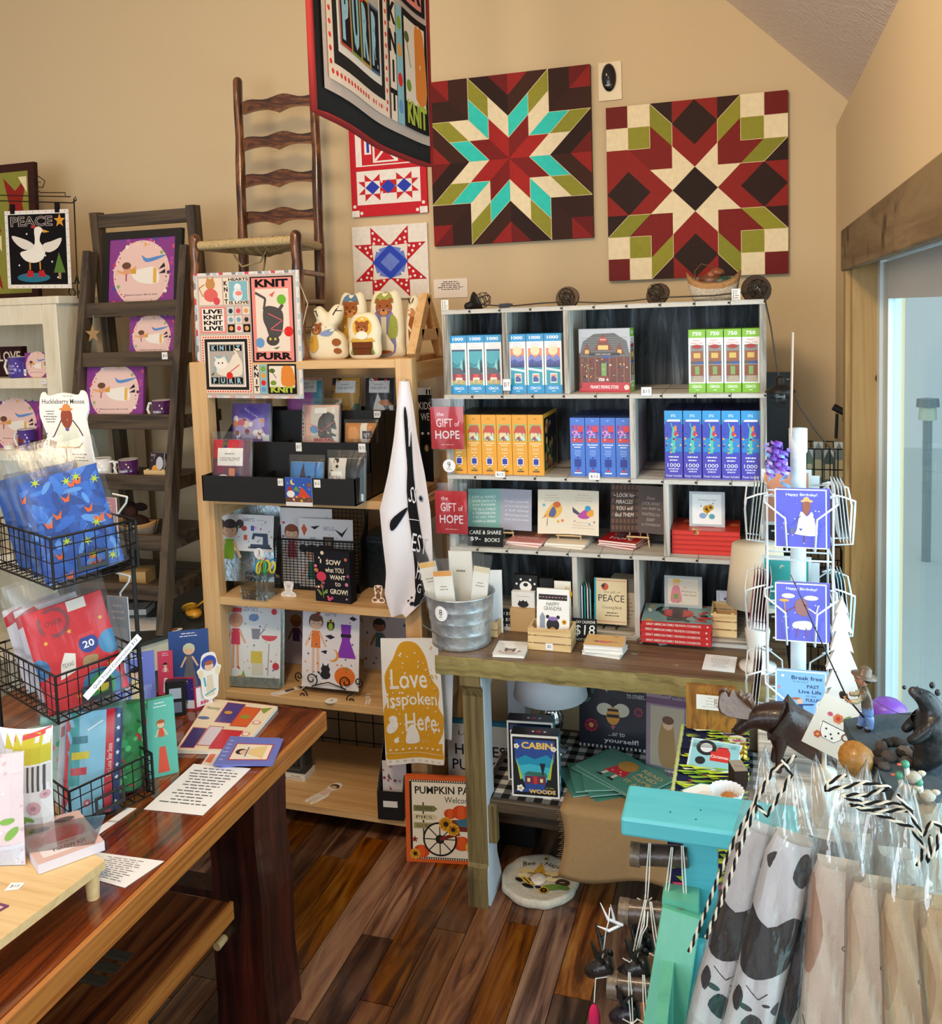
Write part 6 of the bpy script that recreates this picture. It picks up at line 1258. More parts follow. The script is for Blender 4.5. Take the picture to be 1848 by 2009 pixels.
# --- bottom shelf
S4=PZ[4]+.0006
def ornate(a):a.rect(0,0,1,1,'3a3e44').frame(.08,.08,.92,.92,.05,'5c626a').frame(.2,.2,.8,.8,.04,'22262a').text('tin',.5,.85,.4,.1,'8a9098')
cx,z0,w,h=front(545,1478,598,1548,2.80);goods('tin_block','dark embossed tin block standing on a white base','block',cx,2.80,S4+.022,w,h,.06,ornate,ornate,c='30343a',mat='iron')
goods('base_sign','white base sign lettered for giveaways under tin block','sign',cx,2.79,S4,w*1.08,.0215,.08,lambda a:a.rect(0,0,1,1,'f0ece6').text('FOR',.7,.7,.3,.25,'2a2a2a').text('GIVEAWAYS',.5,.3,.8,.25,'2a2a2a'),c='f0ece6',mat='paper')
cutout('doll_cutout','brown haired paper doll cutout lying on the bottom pine shelf',637,1556,.075,.15,dollart('5a3a2a','e8c8b8'),dol,S4,flat_=True,rz=-.35)
mf=thing('magazine_file','black cardboard magazine file with white label on bottom shelf','magazine file',(at(765,1612,Z=S4).x,at(765,1612,Z=S4).y+.01,S4),(0,0,.12));wf,df,hf=.088,.26,.30
for b_ in ((-wf/2,wf/2,0,.003,0,.1),(-wf/2,wf/2,df-.003,df,0,hf),(-wf/2,wf/2,0,df,0,.003)):q=MB();q.box(*b_,K_);q.build('file_panel','card',mf)
for s_ in (-1,1):
 q=MB();q.T=Matrix(((0,1,0,s_*wf/2),(1,0,0,0),(0,0,1,0),(0,0,0,1)));q.prism([(0,0),(df,0),(df,hf),(df*.55,hf),(0,.1)],-.0015,.0015,K_);q.build('file_side','card',mf)
q=MB();q.art(Art(.05,.022,'e8e6e4'),-.025,.045,-.0005);q.build('label_strip','paper',mf)
for i in range(3):leaf('paper_doll_print','floral print stacked in magazine file, %s from the front' % ORD[i],'print',752,1495,797,1600,mf.location.y+.03+.012*i,lambda a:a.rect(0,0,1,1,'e4dce0').scatter(26,['8a2a3a','4a4a54','c86a5a','2a2a34','9a8a9a'],.05,3,(0,.2,1,1),('e','f','d')),S4+.004,.02,rz=.1)
cx,z0,w,h=front(642,1392,760,1508,3.10);gp=thing('wire_grid','black wire grid panel standing behind the pine shelf','wire grid',(cx,3.11,S4-.09));q=MB();h0=1.0
for i in range(7):q.tube([(-w/2-.1+.075*i,0,0),(-w/2-.1+.075*i,0,.52)],.0022,5,'1a1a1c')
for j in range(7):q.tube([(-w/2-.1,.003,.01+.084*j),(-w/2+.35,.003,.01+.084*j)],.0022,5,'1a1a1c')
q.build('grid_wire','iron',gp)
# --- hanging towels and signs right of the pine shelf
def towel(name,label,pts,Y,art,c,nu=14,nv=30,fold=.014,hang=None):
 "cloth between left and right picture edges given as (y, xl, xr)"
 def edge(v):
  k=v*(len(pts)-1);i=min(int(k),len(pts)-2);f=k-i;a_,b_=pts[i],pts[i+1]
  return [a_[j]+(b_[j]-a_[j])*f for j in range(3)]
 def sf(u,v):
  y,xl,xr=edge(v);p=at(xl+(xr-xl)*u,y,Y=Y);return (p.x,Y-fold*math.sin(u*PI*2.2+v*1.2)*min(1,.25+v),p.z)
 sf=lattice(sf,nu,nv);W=at(pts[-2][2],pts[-2][0],Y=Y).x-at(pts[-2][1],pts[-2][0],Y=Y).x;H=sf(.5,0)[2]-sf(.5,1)[2]
 t=thing(name,label,'towel',sf(.5,0));o=Vector(sf(.5,0))
 q=MB();q.grid(lambda u,v:Vector(sf(u,v))-o+Vector((0,.0012,0)),nu,nv,c);q.build('cloth','cloth',t)
 a=Art(W,H);art(a);a.strips(nu,nv);q=MB();q.art(a,0,0,fn=lambda u,v,e:Vector(sf(u,1-v))-o-Vector((0,.0035+e*2,0)));q.build('printed_design','cloth',t)
 return t
def hugs(a):
 B_='1a1a1e';W_='eceaf0'
 a.blob([(.5,.70),(.62,.72),(.72,.78),(.66,.64),(.72,.5),(.8,.36),(.95,.28),(1,.12),(.9,.06),(.7,.1),(.58,.2),(.55,.4)],B_)
 a.blob([(.52,.66),(.5,.56),(.58,.5),(.68,.52),(.66,.62)],B_)
 a.blob([(.52,.50),(.3,.43),(.2,.42),(.22,.46),(.45,.5)],B_).ell(.62,.80,.035,.06,W_).blob([(.52,.66),(.46,.78),(.44,.86),(.52,.88),(.6,.8)],B_).ell(.82,.54,.05,.05,'5a6a80').ell(.82,.54,.025,.025,B_)
 a.text('SS',.64,.55,.16,.055,W_,0,-.25).line([(.5,.46),(.75,.455)],.014,W_).text('EST',.72,.36,.34,.075,W_,0,-.18).text('HUGS',.82,.24,.4,.085,W_,0,-.12).text('G',.72,.155,.1,.05,W_).ell(.72,.07,.08,.05,B_).dots([(.6,.1),(.55,.08)],.03,B_)
TW=towel('bear_towel','white flour sack towel with black bear hugs design on peg',[(748,783,803),(800,778,812),(860,773,820),(930,762,835),(1000,746,846),(1060,752,850),(1120,760,852),(1165,757,846),(1208,770,800)],PY-.028,hugs,'ece8ee')
q=MB();q.tube([(0,.03,.005),(0,-.004,.003)],.0035,6,'d8c8a0');q.build('hanging_loop','cloth',TW)
def love(a):
 G='dba02c';W_='f2eee8';a.rect(0,0,1,1,W_)
 a.blob([(.02,.22),(.0,.5),(.08,.6),(.05,.75),(.2,.86),(.35,.97),(.6,.97),(.75,.88),(.82,.74),(.95,.66),(.92,.55),(1,.48),(.98,.38),(.9,.3),(.98,.22),(.95,.14),(.5,.18),(.05,.16)],G,4).rect(.03,.14,.97,.3,G)
 a.text('Love',.45,.73,.6,.13,W_,.01).text('is',.14,.59,.14,.1,W_,.01).text('spoken',.56,.585,.68,.11,W_,.01).text('Here.',.64,.445,.58,.12,W_,.01)
 a.blob([(.35,.3),(.38,.4),(.46,.43),(.54,.38),(.55,.3)],W_).ell(.14,.42,.11,.07,W_,rot=.6).ell(.16,.47,.07,.05,W_).ell(.2,.33,.04,.04,W_).ell(.72,.47,.03,.03,W_)
 a.scatter(44,[W_],.016,4,(.12,.32,.9,.92),('h','e'));a.dots([(.1+.1*i,.25) for i in range(9)],.02,W_);a.dots([(.08+.12*i,.12-.006*i) for i in range(8)],.028,'d8b878');a.dots([(.08+.12*i,.12-.006*i) for i in range(8)],.012,W_).line([(.02,.225),(.98,.2)],.006,W_).scatter(10,['d8b878'],.02,7,(.8,.55,1,.95),('e',))
towel('love_towel','white towel with golden love is spoken here print',[(1252,747,858),(1300,749,864),(1350,751,868),(1400,754,872),(1450,757,874),(1485,759,874),(1498,762,873)],2.60,love,'f2eee8',12,18,.008)
q=MB();cx,z0,w,h=front(800,1255,885,1440,2.66);q.box(-w/2,w/2,0,.003,0,h,'e6eaf2');tag(q.build('love_towel','cloth',loc=(cx,2.645,z0),rot=(0,.06,0)),'plain folded white towel hanging behind the golden one','towel')
towel('bear_towel','black towel with bear face hanging in shadow behind pine post',[(760,812,846),(820,815,848),(880,818,850),(945,822,852)],2.86,lambda a:a.rect(0,0,1,1,'1c1a1c').rect(0,.92,1,1,'d8cfc4').text('KIDS',.6,.8,.7,.08,'e0d8cc').text('WE',.6,.68,.5,.08,'e0d8cc').ell(.55,.4,.35,.3,'0e0c0e').ell(.6,.34,.12,.2,'b08a5a').dots([(.4,.5),(.75,.5)],.08,'e0d8cc'),'1c1a1c',6,8,.004)
def pump(a):
 a.rect(0,0,1,1,'d8602a').rect(.05,.04,.95,.96,'1c1a18');a.dots([(.06+.026*i,.05) for i in range(35)]+[(.06+.026*i,.95) for i in range(35)],.008,'f4ead8');a.rect(.075,.065,.925,.935,'f0e6d2')
 a.text('PUMPKIN PATCH',.52,.85,.82,.09,'1f1c1c',.02,.02).text('Welcome',.6,.74,.32,.07,'1f1c1c').line([(.2,.3),(.2,.7)],.016,'3a3230')
 for y,t_,c in ((.63,'YOU PICK','7d7a4a'),(.53,'PIES','e0cfa8'),(.43,'GOURDS','a89a6a')):a.poly([(.09,y-.035),(.32,y-.035),(.36,y),(.32,y+.035),(.09,y+.035)],c).text(t_,.21,y,.18,.035,'2a2620')
 for x,y,r in ((.62,.6,.1),(.76,.62,.11),(.88,.6,.1),(.5,.58,.07),(.62,.24,.1),(.84,.3,.09),(.17,.13,.09)):a.ell(x,y,r,r*.8,'d2481c').ell(x,y,r*.45,r*.78,'e05e26')
 a.ell(.73,.2,.07,.07,'d8b04a').poly([(.45,.38),(.9,.38),(.95,.55),(.42,.5)],'7a2c22').poly([(.55,.5),(.75,.56),(.8,.42),(.6,.44)],'3f6f84');a.ell(.38,.28,.19,.19,'231f1e',n=24).ell(.38,.28,.17,.17,'f0e6d2',n=24)
 for k in range(8):a.line([(.38,.28),(.38+.17*math.cos(k*PI/4),.28+.17*math.sin(k*PI/4)*a.w/a.h)],.012,'231f1e')
 a.ell(.38,.28,.05,.05,'231f1e').line([(.38,.28),(.6,.36)],.04,'7a2c22').flower(.45,.46,.08,'e8a82c','3a2414',9).flower(.53,.4,.07,'e8a82c','3a2414',9).flower(.1,.1,.06,'e8a82c','3a2414',8).star(.1,.27,.04,'8a2a1c')
pA=at(806,1677,Z=0);rz=.16;ww=.30;hh=.285
q=MB();q.box(0,ww,0,.018,0,hh,'d8602a');a=Art(ww,hh);pump(a);q.art(a,0,0);tag(q.build('pumpkin_sign','matte',loc=(pA.x,min(pA.y,2.578),.001),rot=(-.07,0,rz)),'orange bordered pumpkin patch welcome sign leaning on floor','sign')
def harv(a):a.rect(0,0,1,1,'cfc8be').rect(0,.95,1,1,'2f6f88').text('Locally',.34,.82,.38,.08,'2a2624').text('HARVEST',.5,.62,.8,.14,'1f1c1c',.01).text('PUMPKINS',.5,.42,.88,.14,'1f1c1c',.01).scatter(26,['9a3a1c','c8602a','7a2a1a','b8803a'],.08,3,(.1,0,1,.2))
p=at(876,1560,Y=2.66);q=MB();ww,hh=.26,.27;q.box(0,ww,0,.016,0,hh,'2f6f88');a=Art(ww,hh);harv(a);q.art(a,0,0);zt=at(876,1413,Y=2.75).z;tag(q.build('harvest_sign','matte',loc=(at(876,1420,Y=2.75).x,2.75,zt-hh*.99),rot=(-.03,0,.04)),'grey sign reading locally harvested pumpkins behind table leg','sign')
q=MB();q.box(-.02,.30,0,.10,0,zt-hh*.99-.001,'191718');tag(q.build('storage_crate','matte',loc=(at(876,1420,Y=2.75).x,2.75,0)),'black storage crate on floor under the harvest sign','crate')
# ---------------------------------------------------------------- under and on the floor by the long table
SZ=.3255
rn=thing('gingham_runner','black and white gingham runner along the low table shelf','runner',(0,0,SZ));q=MB()
x0,x1,y0,y1=-.78,.08,2.475,2.94;nx,ny=34,18
q.grid(lambda u,v:(x0+(x1-x0)*u,y0+(y1-y0)*v,.0016),nx,ny,lambda u,v:('1c1c1e','6a6866','d8d4ce')[(int(u*nx) % 2)+(int(v*ny) % 2)],False);q.grid(lambda u,v:(x0+(x1-x0)*(1-u),y0+(y1-y0)*v,.0002),2,2,'6a6866');q.build('runner_cloth','cloth',rn)
SZ += .0022
def cabin(a):
 a.rect(0,0,1,1,'ece8e0').rect(.035,.03,.965,.97,'16181c').rect(.08,.08,.92,.93,'2a4a90').poly([(.1,.6),(.3,.68),(.5,.62),(.75,.7),(.92,.6),(.92,.35),(.1,.35)],'1f8fb0').poly([(.1,.5),(.4,.54),(.92,.48),(.92,.25),(.1,.25)],'3fb4c8')
 a.poly([(.035,.1),(.035,.7),(.3,.15)],'14171a').poly([(.965,.1),(.965,.75),(.68,.15)],'14171a').poly([(.9,.75),(.75,.3),(.82,.3)],'b0c040').poly([(.1,.65),(.24,.3),(.18,.28)],'b0c040')
 a.poly([(.25,.36),(.35,.42),(.72,.41),(.76,.34)],'2f6a5c').rect(.28,.22,.72,.35,'6a2c4c').rect(.46,.22,.54,.34,'c8342f').rect(.33,.25,.39,.31,'f0d890').rect(.6,.25,.66,.31,'f0d890').poly([(.6,.56),(.66,.34),(.72,.56)],'1a2028')
 a.text('CABIN',.55,.84,.66,.11,'f0c060',.04).text('in the',.8,.17,.16,.03,'b0c040').text('WOODS',.64,.10,.56,.07,'f0c060',.04).flower(.18,.14,.08,'f2f0ea','d8b04a',5).flower(.9,.8,.06,'f2f0ea','d8b04a',5).flower(.12,.82,.06,'f2f0ea','d8b04a',5)
def cabside(a):a.rect(0,0,1,1,'157a92').text('CEACO.',.5,.91,.7,.035,'fff',.02).lines(.2,.8,.72,.42,6,'e0f0f2',.35,2).ell(.5,.24,.25,.25,'e8eef0').text('1000',.5,.1,.6,.05,'fff',.03)
p=at(1005,1561,Z=SZ);tp=at(1005,1432,Y=p.y).z-SZ;rz=.10
def cabtop(a):a.rect(0,0,1,1,'1a1c1e').rect(.3,.2,.8,.8,'3a2430').dots([(.45,.5),(.7,.5)],.03,'f0ece0').ell(.57,.5,.05,.04,'c8342f').rect(0,0,1,.06,'ece8e0')
for lb,dx,dy in (('cabin in the woods puzzle box standing in front on gingham',0,0),('cabin in the woods puzzle box standing behind its twin',-.035,.085)):
 w=.145;goods('puzzle_box',lb,'puzzle',p.x+w/2*math.cos(rz)+dx,p.y+w/2*math.sin(rz)+dy,SZ,w,.195,.055,cabin,cabside,cabtop,c='1a1c1e',rz=rz)
def thumb(a):a.rect(0,0,1,1,'4f8a7c');a.poly([(.3,.3),(.6,.35),(.55,.62),(.35,.6)],'c8283a').dots([(.38,.4),(.48,.45),(.45,.55),(.52,.38)],.012,'f0dcd0').ell(.45,.7,.13,.12,'c08a3a').line([(.36,.3),(.34,.12)],.04,'e8d8cc').line([(.5,.32),(.5,.14)],.04,'e8d8cc').poly([(.28,.1),(.38,.1),(.37,.17),(.33,.17)],'24262c').poly([(.44,.12),(.56,.12),(.53,.18),(.47,.18)],'24262c');[a.text(t_,.78,.8-.16*i,.3,.1,'c8b07a',.02) for i,t_ in enumerate(('READ','AND','THUMB','IT ALL'))]
pb=at(1215,1545,Z=SZ);R=random.Random(5)
for i in range(7):
 w,d,th=.26,.17,.0045;q=MB();q.box(-w/2,w/2,-d/2,d/2,0,th*.3,'4f8a7c');q.box(-w/2+.001,w/2-.001,-d/2+.001,d/2-.001,th*.3,th*.8,'c8dcd2');q.box(-w/2,w/2,-d/2,d/2,th*.8,th,'4f8a7c')
 if i==6:a=Art(w,d);thumb(a);q.art(a,-w/2,-d/2,th,'top')
 tag(q.build('picture_book','gloss',loc=(pb.x+.01-.012*(6-i)*(i % 2),pb.y+.035,SZ+i*(th+.0003)),rot=(0,0,(.55 if i < 5 else -.22) - .07*i)),'teal picture book of little girl, %s from bottom of fanned pile' % (ORD+('seventh',))[i],'book','fanned teal picture books')
def beesay(a):
 a.rect(0,0,1,1,'23242e');[a.rect(i/16,0,i/16+.03,.035,'d8d4cc') for i in range(16)];a.ell(.32,.82,.1,.07,'e4e2e0').poly([(.35,.78),(.42,.72),(.38,.82)],'e4e2e0').heart(.32,.82,.03,'23242e').text('THINGS TO SAY',.82,.78,.32,.05,'d8d4d0').text('TO OTHERS...',.84,.69,.28,.05,'d8d4d0').ell(.38,.5,.12,.09,'d0c8b0').ell(.62,.5,.12,.1,'d0c8b0').ell(.5,.42,.1,.13,'d8903a').rect(.41,.4,.59,.44,'1a1a20').rect(.42,.48,.58,.51,'1a1a20').ell(.5,.6,.07,.06,'1a1a20').poly([(.46,.3),(.54,.3),(.5,.24)],'b05a6a')
 a.text('...or to',.55,.19,.24,.05,'e0dcd8').text('yourself!',.62,.1,.5,.075,'e0dcd8',.01).flower(.18,.28,.1,'a8324a','d8a04a',8).flower(.87,.5,.07,'8a3a4a','2a2a34',7).ell(.2,.75,.03,.08,'4a6a5a').ell(.12,.6,.06,.03,'4a6a5a',rot=.6)
cx,z0,w,h=front(1136,1344,1270,1480,2.86);goods('bee_sign','navy bumblebee sign leaning on back edge of low shelf','sign',cx,2.855,SZ,w,h+.02,.02,beesay,c='1a1a22',mat='gloss',rx=-.1)
def sarah(a):a.rect(0,0,1,1,'8f7a86').rect(0,.76,1,.83,'6a4a64').rect(.1,.1,.9,.74,'b3a48e').blob([(.35,.12),(.3,.4),(.42,.6),(.62,.6),(.68,.4),(.7,.12)],'a88252').ell(.52,.55,.12,.12,'d8b090').ell(.52,.6,.14,.1,'6a4a34').text('Sarah Jane',.52,.88,.8,.1,'2a2430',.0,-.06,.2).lines(.3,.8,.08,.03,1,'e0d8d8',.4)
cx,z0,w,h=front(1266,1350,1350,1495,2.74);goods('mauve_book','mauve covered book with young woman leaning under the table','book',cx,2.72,SZ,w,h+.05,.012,sarah,c='7a6070',mat='gloss',rx=-.1,rz=-.12)
def lamp(label,x,y,z,rs,r2,hs,hb,cs,base):
 t=thing('table_lamp',label,'lamp',(x,y,z));q=MB();q.lathe([(rs,hb),(r2,hb+hs)],32,cs);o=q.build('lamp_shade','cloth',t,solid=.002);o.data.polygons[-1].use_smooth=True
 q=MB();q.lathe(base,24,'c8ccd0' if cs=='dfe4ec' else 'e8e6e2');q.build('lamp_base','chrome' if cs=='dfe4ec' else 'ceramic',t)
 q=MB();q.ball((0,0,hb+hs*.45),.024,'f4f2ea');q.tube([(0,0,base[-1][1]),(0,0,hb+hs*.4)],.008,8,'c0a060');q.build('bulb','ceramic',t);return t
def openlathe(q):  # drop the end caps of the shade so that it is open
 return q
lamp('white shaded lamp with chrome base under the table',-.64,2.80,SZ,.123,.10,.13,.195,'dfe4ec',[(.055,0),(.055,.008),(.03,.02),(.022,.05),(.04,.09),(.045,.12),(.03,.15),(.012,.18),(.01,.2)])
bl=thing('burlap_runner','frayed tan burlap cloth hanging over the low shelf edge','cloth',(0,0,0))
xa,xb=at(1099,1600,Y=2.455).x,.09
def bf(u,v):
 x=xa+(xb-xa)*u;L=.55*v
 if v < .35:return (x,2.70-(.238)*v/.35,SZ+.003)
 k=(v-.35)/.65;return (x+.012*math.sin(k*4),2.458-.012*math.sin(u*9+k*2)*k-.004,SZ+.003-(.205+.015*math.sin(u*11))*k)
bf=lattice(bf,30,20);q=MB();q.grid(bf,30,20,'b08d62');q.build('burlap_cloth','burlap',bl,solid=.002);q=MB()
for k in range(34):u=k/34;a_=bf(0,.36+.64*u);q.tube([a_,a_+Vector((-.008-.004*(k % 3),-.001,-.001))],.0005,4,'b99a70')
q.build('frayed_threads','burlap',bl)
# stepping stone
p=at(1059,1737,Z=0);st=thing('stepping_stone','round painted gnome stepping stone on the floor','stepping stone',(p.x,p.y,.0015));R_=.121
q=MB();q.lathe([(R_*.95,0),(R_,.008),(R_*.99,.022),(R_*.95,.028),(R_*.88,.025),(0,.026)],44,'cfc6b4',wav=lambda a,z:.018*math.sin(a*9)+.01*math.sin(a*14));q.build('stone_slab','stone',st)
a=Art(.2,.2);a.text('Bee',.28,.80,.2,.1,'26221e',.0,.35,.2).text('Happy',.70,.80,.34,.12,'26221e',0,-.2,.2).poly([(.36,.5),(.62,.5),(.47,.86)],'c8942c');a.scatter(18,['3a2a14','e0b850'],.012,3,(.42,.53,.55,.72)).ell(.28,.6,.12,.06,'e0c88a').ell(.68,.6,.12,.06,'e0c88a').ell(.25,.48,.1,.06,'e8d8a8').ell(.7,.46,.1,.06,'e8d8a8').ell(.49,.42,.12,.15,'e6ded2').line([(.3,.56),(.66,.55)],.012,'4a3420').line([(.7,.5),(.88,.62)],.02,'5a4028').ell(.34,.36,.14,.06,'d8b040',rot=-.5).line([(.26,.42),(.38,.3)],.02,'1e1a18').line([(.34,.42),(.44,.32)],.02,'1e1a18').ell(.2,.36,.07,.04,'1a1818',rot=-.5).ell(.36,.24,.1,.04,'1a1818',rot=-.3).ell(.52,.24,.05,.03,'1a1818').blob([(.76,.4),(.84,.5),(.98,.46),(.96,.36),(.84,.32)],'3a2c22').line([(.83,.41),(.91,.42)],.012,'d8c8a8').ell(.74,.28,.16,.07,'6a8a3c',rot=.3).ell(.9,.3,.1,.05,'5a7a34').flower(.62,.18,.075,'e0b024','6a4a1c',9).flower(.53,.96,.04,'d0a834','2a2014',7).flower(.9,.66,.045,'c8a034','2a2014',7)
q=MB();q.art(a,-.1,-.1,.0275,'top');q.build('painted_design','matte',st);q=MB();q.ball((-.002,-.012,.027),(.024,.03,.009),'e6ded2',10,6);q.build('beard_relief','stone',st);st.rotation_euler=(0,0,.05)
# ---------------------------------------------------------------- left side: cabinet goods, ladder shelf goods
def cow(a):
 "purple card with pale disc, floral ring and a lying woman"
 a.rect(0,0,1,1,'8a3a8c');R=random.Random(9);a.scatter(34,['b04a9a','6a3aa0','d0507a','5a4aa0'],.03,7)
 a.ell(.5,.5,.43,.43*1,'ecc8c0',n=32);a.k += 1
 for k in range(44):
  t_=2*PI*k/44;rr=.41+.035*R.uniform(-1,1);a._el(.5+rr*math.cos(t_),.5+rr*math.sin(t_)*a.w/a.h,.011+.016*(k % 5==0),.011+.016*(k % 5==0),R.choice(('c83a5a','e8b06a','5a3a6a','f4e4d8','9ab06a')),7)
 a.line([(.12,.55),(.28,.5),(.42,.60)],.03,'e8a868').ell(.28,.58,.06,.07,'e0a080').ell(.27,.62,.07,.045,'6a4630').blob([(.34,.52),(.46,.56),(.72,.58),(.76,.36),(.46,.38)],'f2ece4').rect(.68,.36,.73,.57,'e8b44a').rect(.34,.5,.42,.57,'d8a03a').poly([(.76,.55),(.84,.64),(.86,.58),(.80,.56)],'1c1a22').poly([(.76,.49),(.86,.55),(.86,.49),(.80,.49)],'1c1a22')
 a.blob([(.5,.76),(.56,.66),(.72,.68),(.88,.75),(.72,.73),(.58,.71)],'5a8ed0').line([(.27,.5),(.27,.4)],.018,'a03a5a').text('Measure your life in love',.5,.2,.5,.035,'3a2a34',0,0,.15)
def pic(label,x0,y0,x1,y1,Y,z,lean=.12,rz=0,th=.012,mat='gloss',cat='picture',art=cow,c='8a3a8c'):
 cx,z0,w,h=front(x0,y0,x1,y1,Y);a=Art(w,h);art(a);q=MB();q.box(-w/2,w/2,0,th,0,h,c);q.art(a,-w/2,0)
 return tag(q.build('art_print',mat,loc=(cx,Y,z if z is not None else z0),rot=(-lean,0,rz)),label,cat)
def step(i):return steps[i]
# framed one on the top step
yf,z=steps[0]
cx,z0,w,h=front(203,447,333,590,yf+.03);t=thing('framed_picture','black framed purple picture of a lying woman, topmost on ladder shelf','picture',(cx,yf+.035,z-.028),(-.14,0,0));a=Art(w,h);cow(a)
q=MB();q.box(-w/2,w/2,.004,.008,.0,h,'8a3a8c');q.art(a,-w/2,0,.004);q.build('print','gloss',t);q=MB();f_=.03
for b_ in ((-w/2-f_,w/2+f_,h,h+f_),(-w/2-f_,-w/2,0,h),(w/2,w/2+f_,0,h)):q.box(b_[0],b_[1],0,.018,b_[2],b_[3],'17130f')
q.build('frame','paintwood',t)
yf,z=steps[1];pic('purple art print of a lying woman on the second ladder step',250,607,338,690,yf+.03,z-.028,.12);ptag('$3',323,698,yf-.0235,.024,.026,'white price tag on second ladder step edge')
yf,z=steps[2];pic('wrapped purple print of a lying woman beside the sew happy mug',164,690,272,802,yf+.02,z-.028,.16,.05)
def mug(label,px,py,Y,z,c,hand,art,body='f2f0ee',r=.036,h=.075):
 p=at(px,py,Y=Y);t=thing('mug',label,'mug',(p.x,Y,z),(0,0,hand));q=MB();q.lathe([(r*.9,0),(r,.004),(r,h),(r*.92,h),(r*.9,.006),(0,.005)],28,c);q.build('mug_body','ceramic',t)
 q=MB();q.lathe([(r*.995,h-.001),(r*.96,h+.0015),(r*.91,h-.002),(r*.895,.02)],28,'f4f2f0');q.build('mug_lining','ceramic',t)
 q=MB();q.tube([(-r+.002,0,h*.82),(-r-.018,0,h*.86),(-r-.028,0,h*.55),(-r-.018,0,h*.2),(-r+.002,0,h*.2)],.0055,8,'f4f2f0' if body != 'same' else c);q.build('handle','ceramic',t)
 a=Art(.06,h*.9);art(a);a.strips(10);q=MB();q.art(a,0,0,fn=lambda u,v,e:((r+.0006+e)*math.sin((u-.5)*1.8),-(r+.0006+e)*math.cos((u-.5)*1.8),h*(.05+.9*v)));q.build('mug_print','gloss',t,rot=(0,0,-hand));return t
sewh=lambda a:a.text('sew',.45,.45,.4,.16,'e8e0ec',.01).text('happy!',.5,.24,.55,.18,'e8e0ec',.01)
yf,z=steps[2];mug('purple sew happy mug standing beside the wrapped print',318,800,yf+.05,z-.0295,'4a1f52',0,sewh)
yf,z=steps[3];mug('purple sew happy mug beside the small crate of calendars',252,912,yf+.05,z-.0295,'4a1f52',0,sewh)
mug('white mug with purple floral picture on fourth ladder step',200,912,yf+.06,z-.0295,'f0eeec',PI,lambda a:a.rect(.0,.05,.6,.9,'5a2a6a').ell(.35,.35,.22,.22,'ecd0cc').scatter(10,['c83a5a','e8b06a'],.04,3,(.05,.1,.55,.8)))
p=at(300,914,Y=yf+.03);cr_=slat_crate('slat_crate','small pine slat crate of hive calendars on ladder step',p.x,yf+.035,z-.0295,.092,.075,.042,2)
def hive(a):a.rect(0,0,1,1,'2a2238').ell(.4,.3,.26,.3,'e8a040').rect(.15,.0,.65,.1,'d88a2c').ell(.7,.6,.25,.35,'c8ccd8').text('BUZZ',.25,.9,.3,.08,'e8dcc8').dots([(.15,.7),(.3,.8)],.03,'e8c04a').ell(.42,.12,.05,.06,'2a1a14')
for i in range(4):goods('pocket_calendar','hive cover pocket calendar in small crate, %s from front' % ORD[i],'calendar',p.x+.004*i,yf+.045+.012*i,z-.023,.07,.095-.003*i,.005,hive,c='f0eef0',mat='gloss',rx=-.12,rz=-.15,group='hive calendars in the small crate')
yf,z=steps[4];p=at(270,1000,Y=yf+.1);t=thing('bark_basket','oval bark basket on the ladder shelf holding a dark toy','basket',(p.x,yf+.1,z-.0295));q=MB()
def bk2(u,v):a_=u*2*PI;k=.78+.22*v;return (.085*k*math.cos(a_),.05*k*math.sin(a_),.045*v+.014*v*abs(math.cos(a_))**3)
q.grid(bk2,26,6,lambda u,v:'b58a55' if v > .6 else '8a8174');q.grid(lambda u,v:(bk2(u,0)[0]*v,bk2(u,0)[1]*v,.001),26,1,'8a8174');q.build('bark_shell','wicker',t,solid=.003)
t=thing('toy_moose','dark brown plush moose slumped in oval bark basket','toy',(p.x-.005,yf+.1,z-.02));q=MB();q.ball((0,0,.035),(.05,.032,.03),'2e1c18');q.ball((.03,-.01,.03),(.03,.02,.02),'2e1c18');q.build('body','cloth',t)
q=MB();q.ball((-.02,-.005,.075),(.026,.022,.024),'3a2420');q.ball((-.034,-.012,.062),(.018,.014,.014),'2a1815');q.build('head','cloth',t);q=MB();q.ball((.02,0,.095),(.03,.008,.016),'1c1212');q.ball((-.03,.01,.10),(.02,.008,.012),'1c1212');q.build('antlers','cloth',t)
goods('chalk_sign','little black sign with faint lettering beside bark basket','sign',at(318,990,Y=yf+.12).x,yf+.14,z-.0295,.04,.05,.004,lambda a:a.rect(0,0,1,1,'1a1a1c').text('STILL',.5,.65,.6,.14,'b8b4b0').text('NEW',.5,.4,.5,.14,'b8b4b0'),c='1a1a1c',mat='matte')
yf,z=steps[5];goods('kraft_box','plain kraft cardboard box on the lowest ladder step','box',at(262,1115,Y=yf+.06).x,yf+.05,z-.0295,.10,.05,.09,c='b8925c',mat='card',rz=.25)
# star ornament hung on the ladder
p=at(182,655,Y=2.78);q=MB();a=Art(.07,.07);a.star(.5,.5,.5,'a8845c');q.prism([(x-.035,y-.035) for x,y in a.sh[0][0]],0,.006,'a8845c');q.tube([(0,.003,.03),(.0,.01,.07)],.001,4,'b8a078');tag(q.build('wood_star','matte',loc=(p.x,p.y,p.z)),'small tan wooden star hanging between ladder and cabinet','ornament')
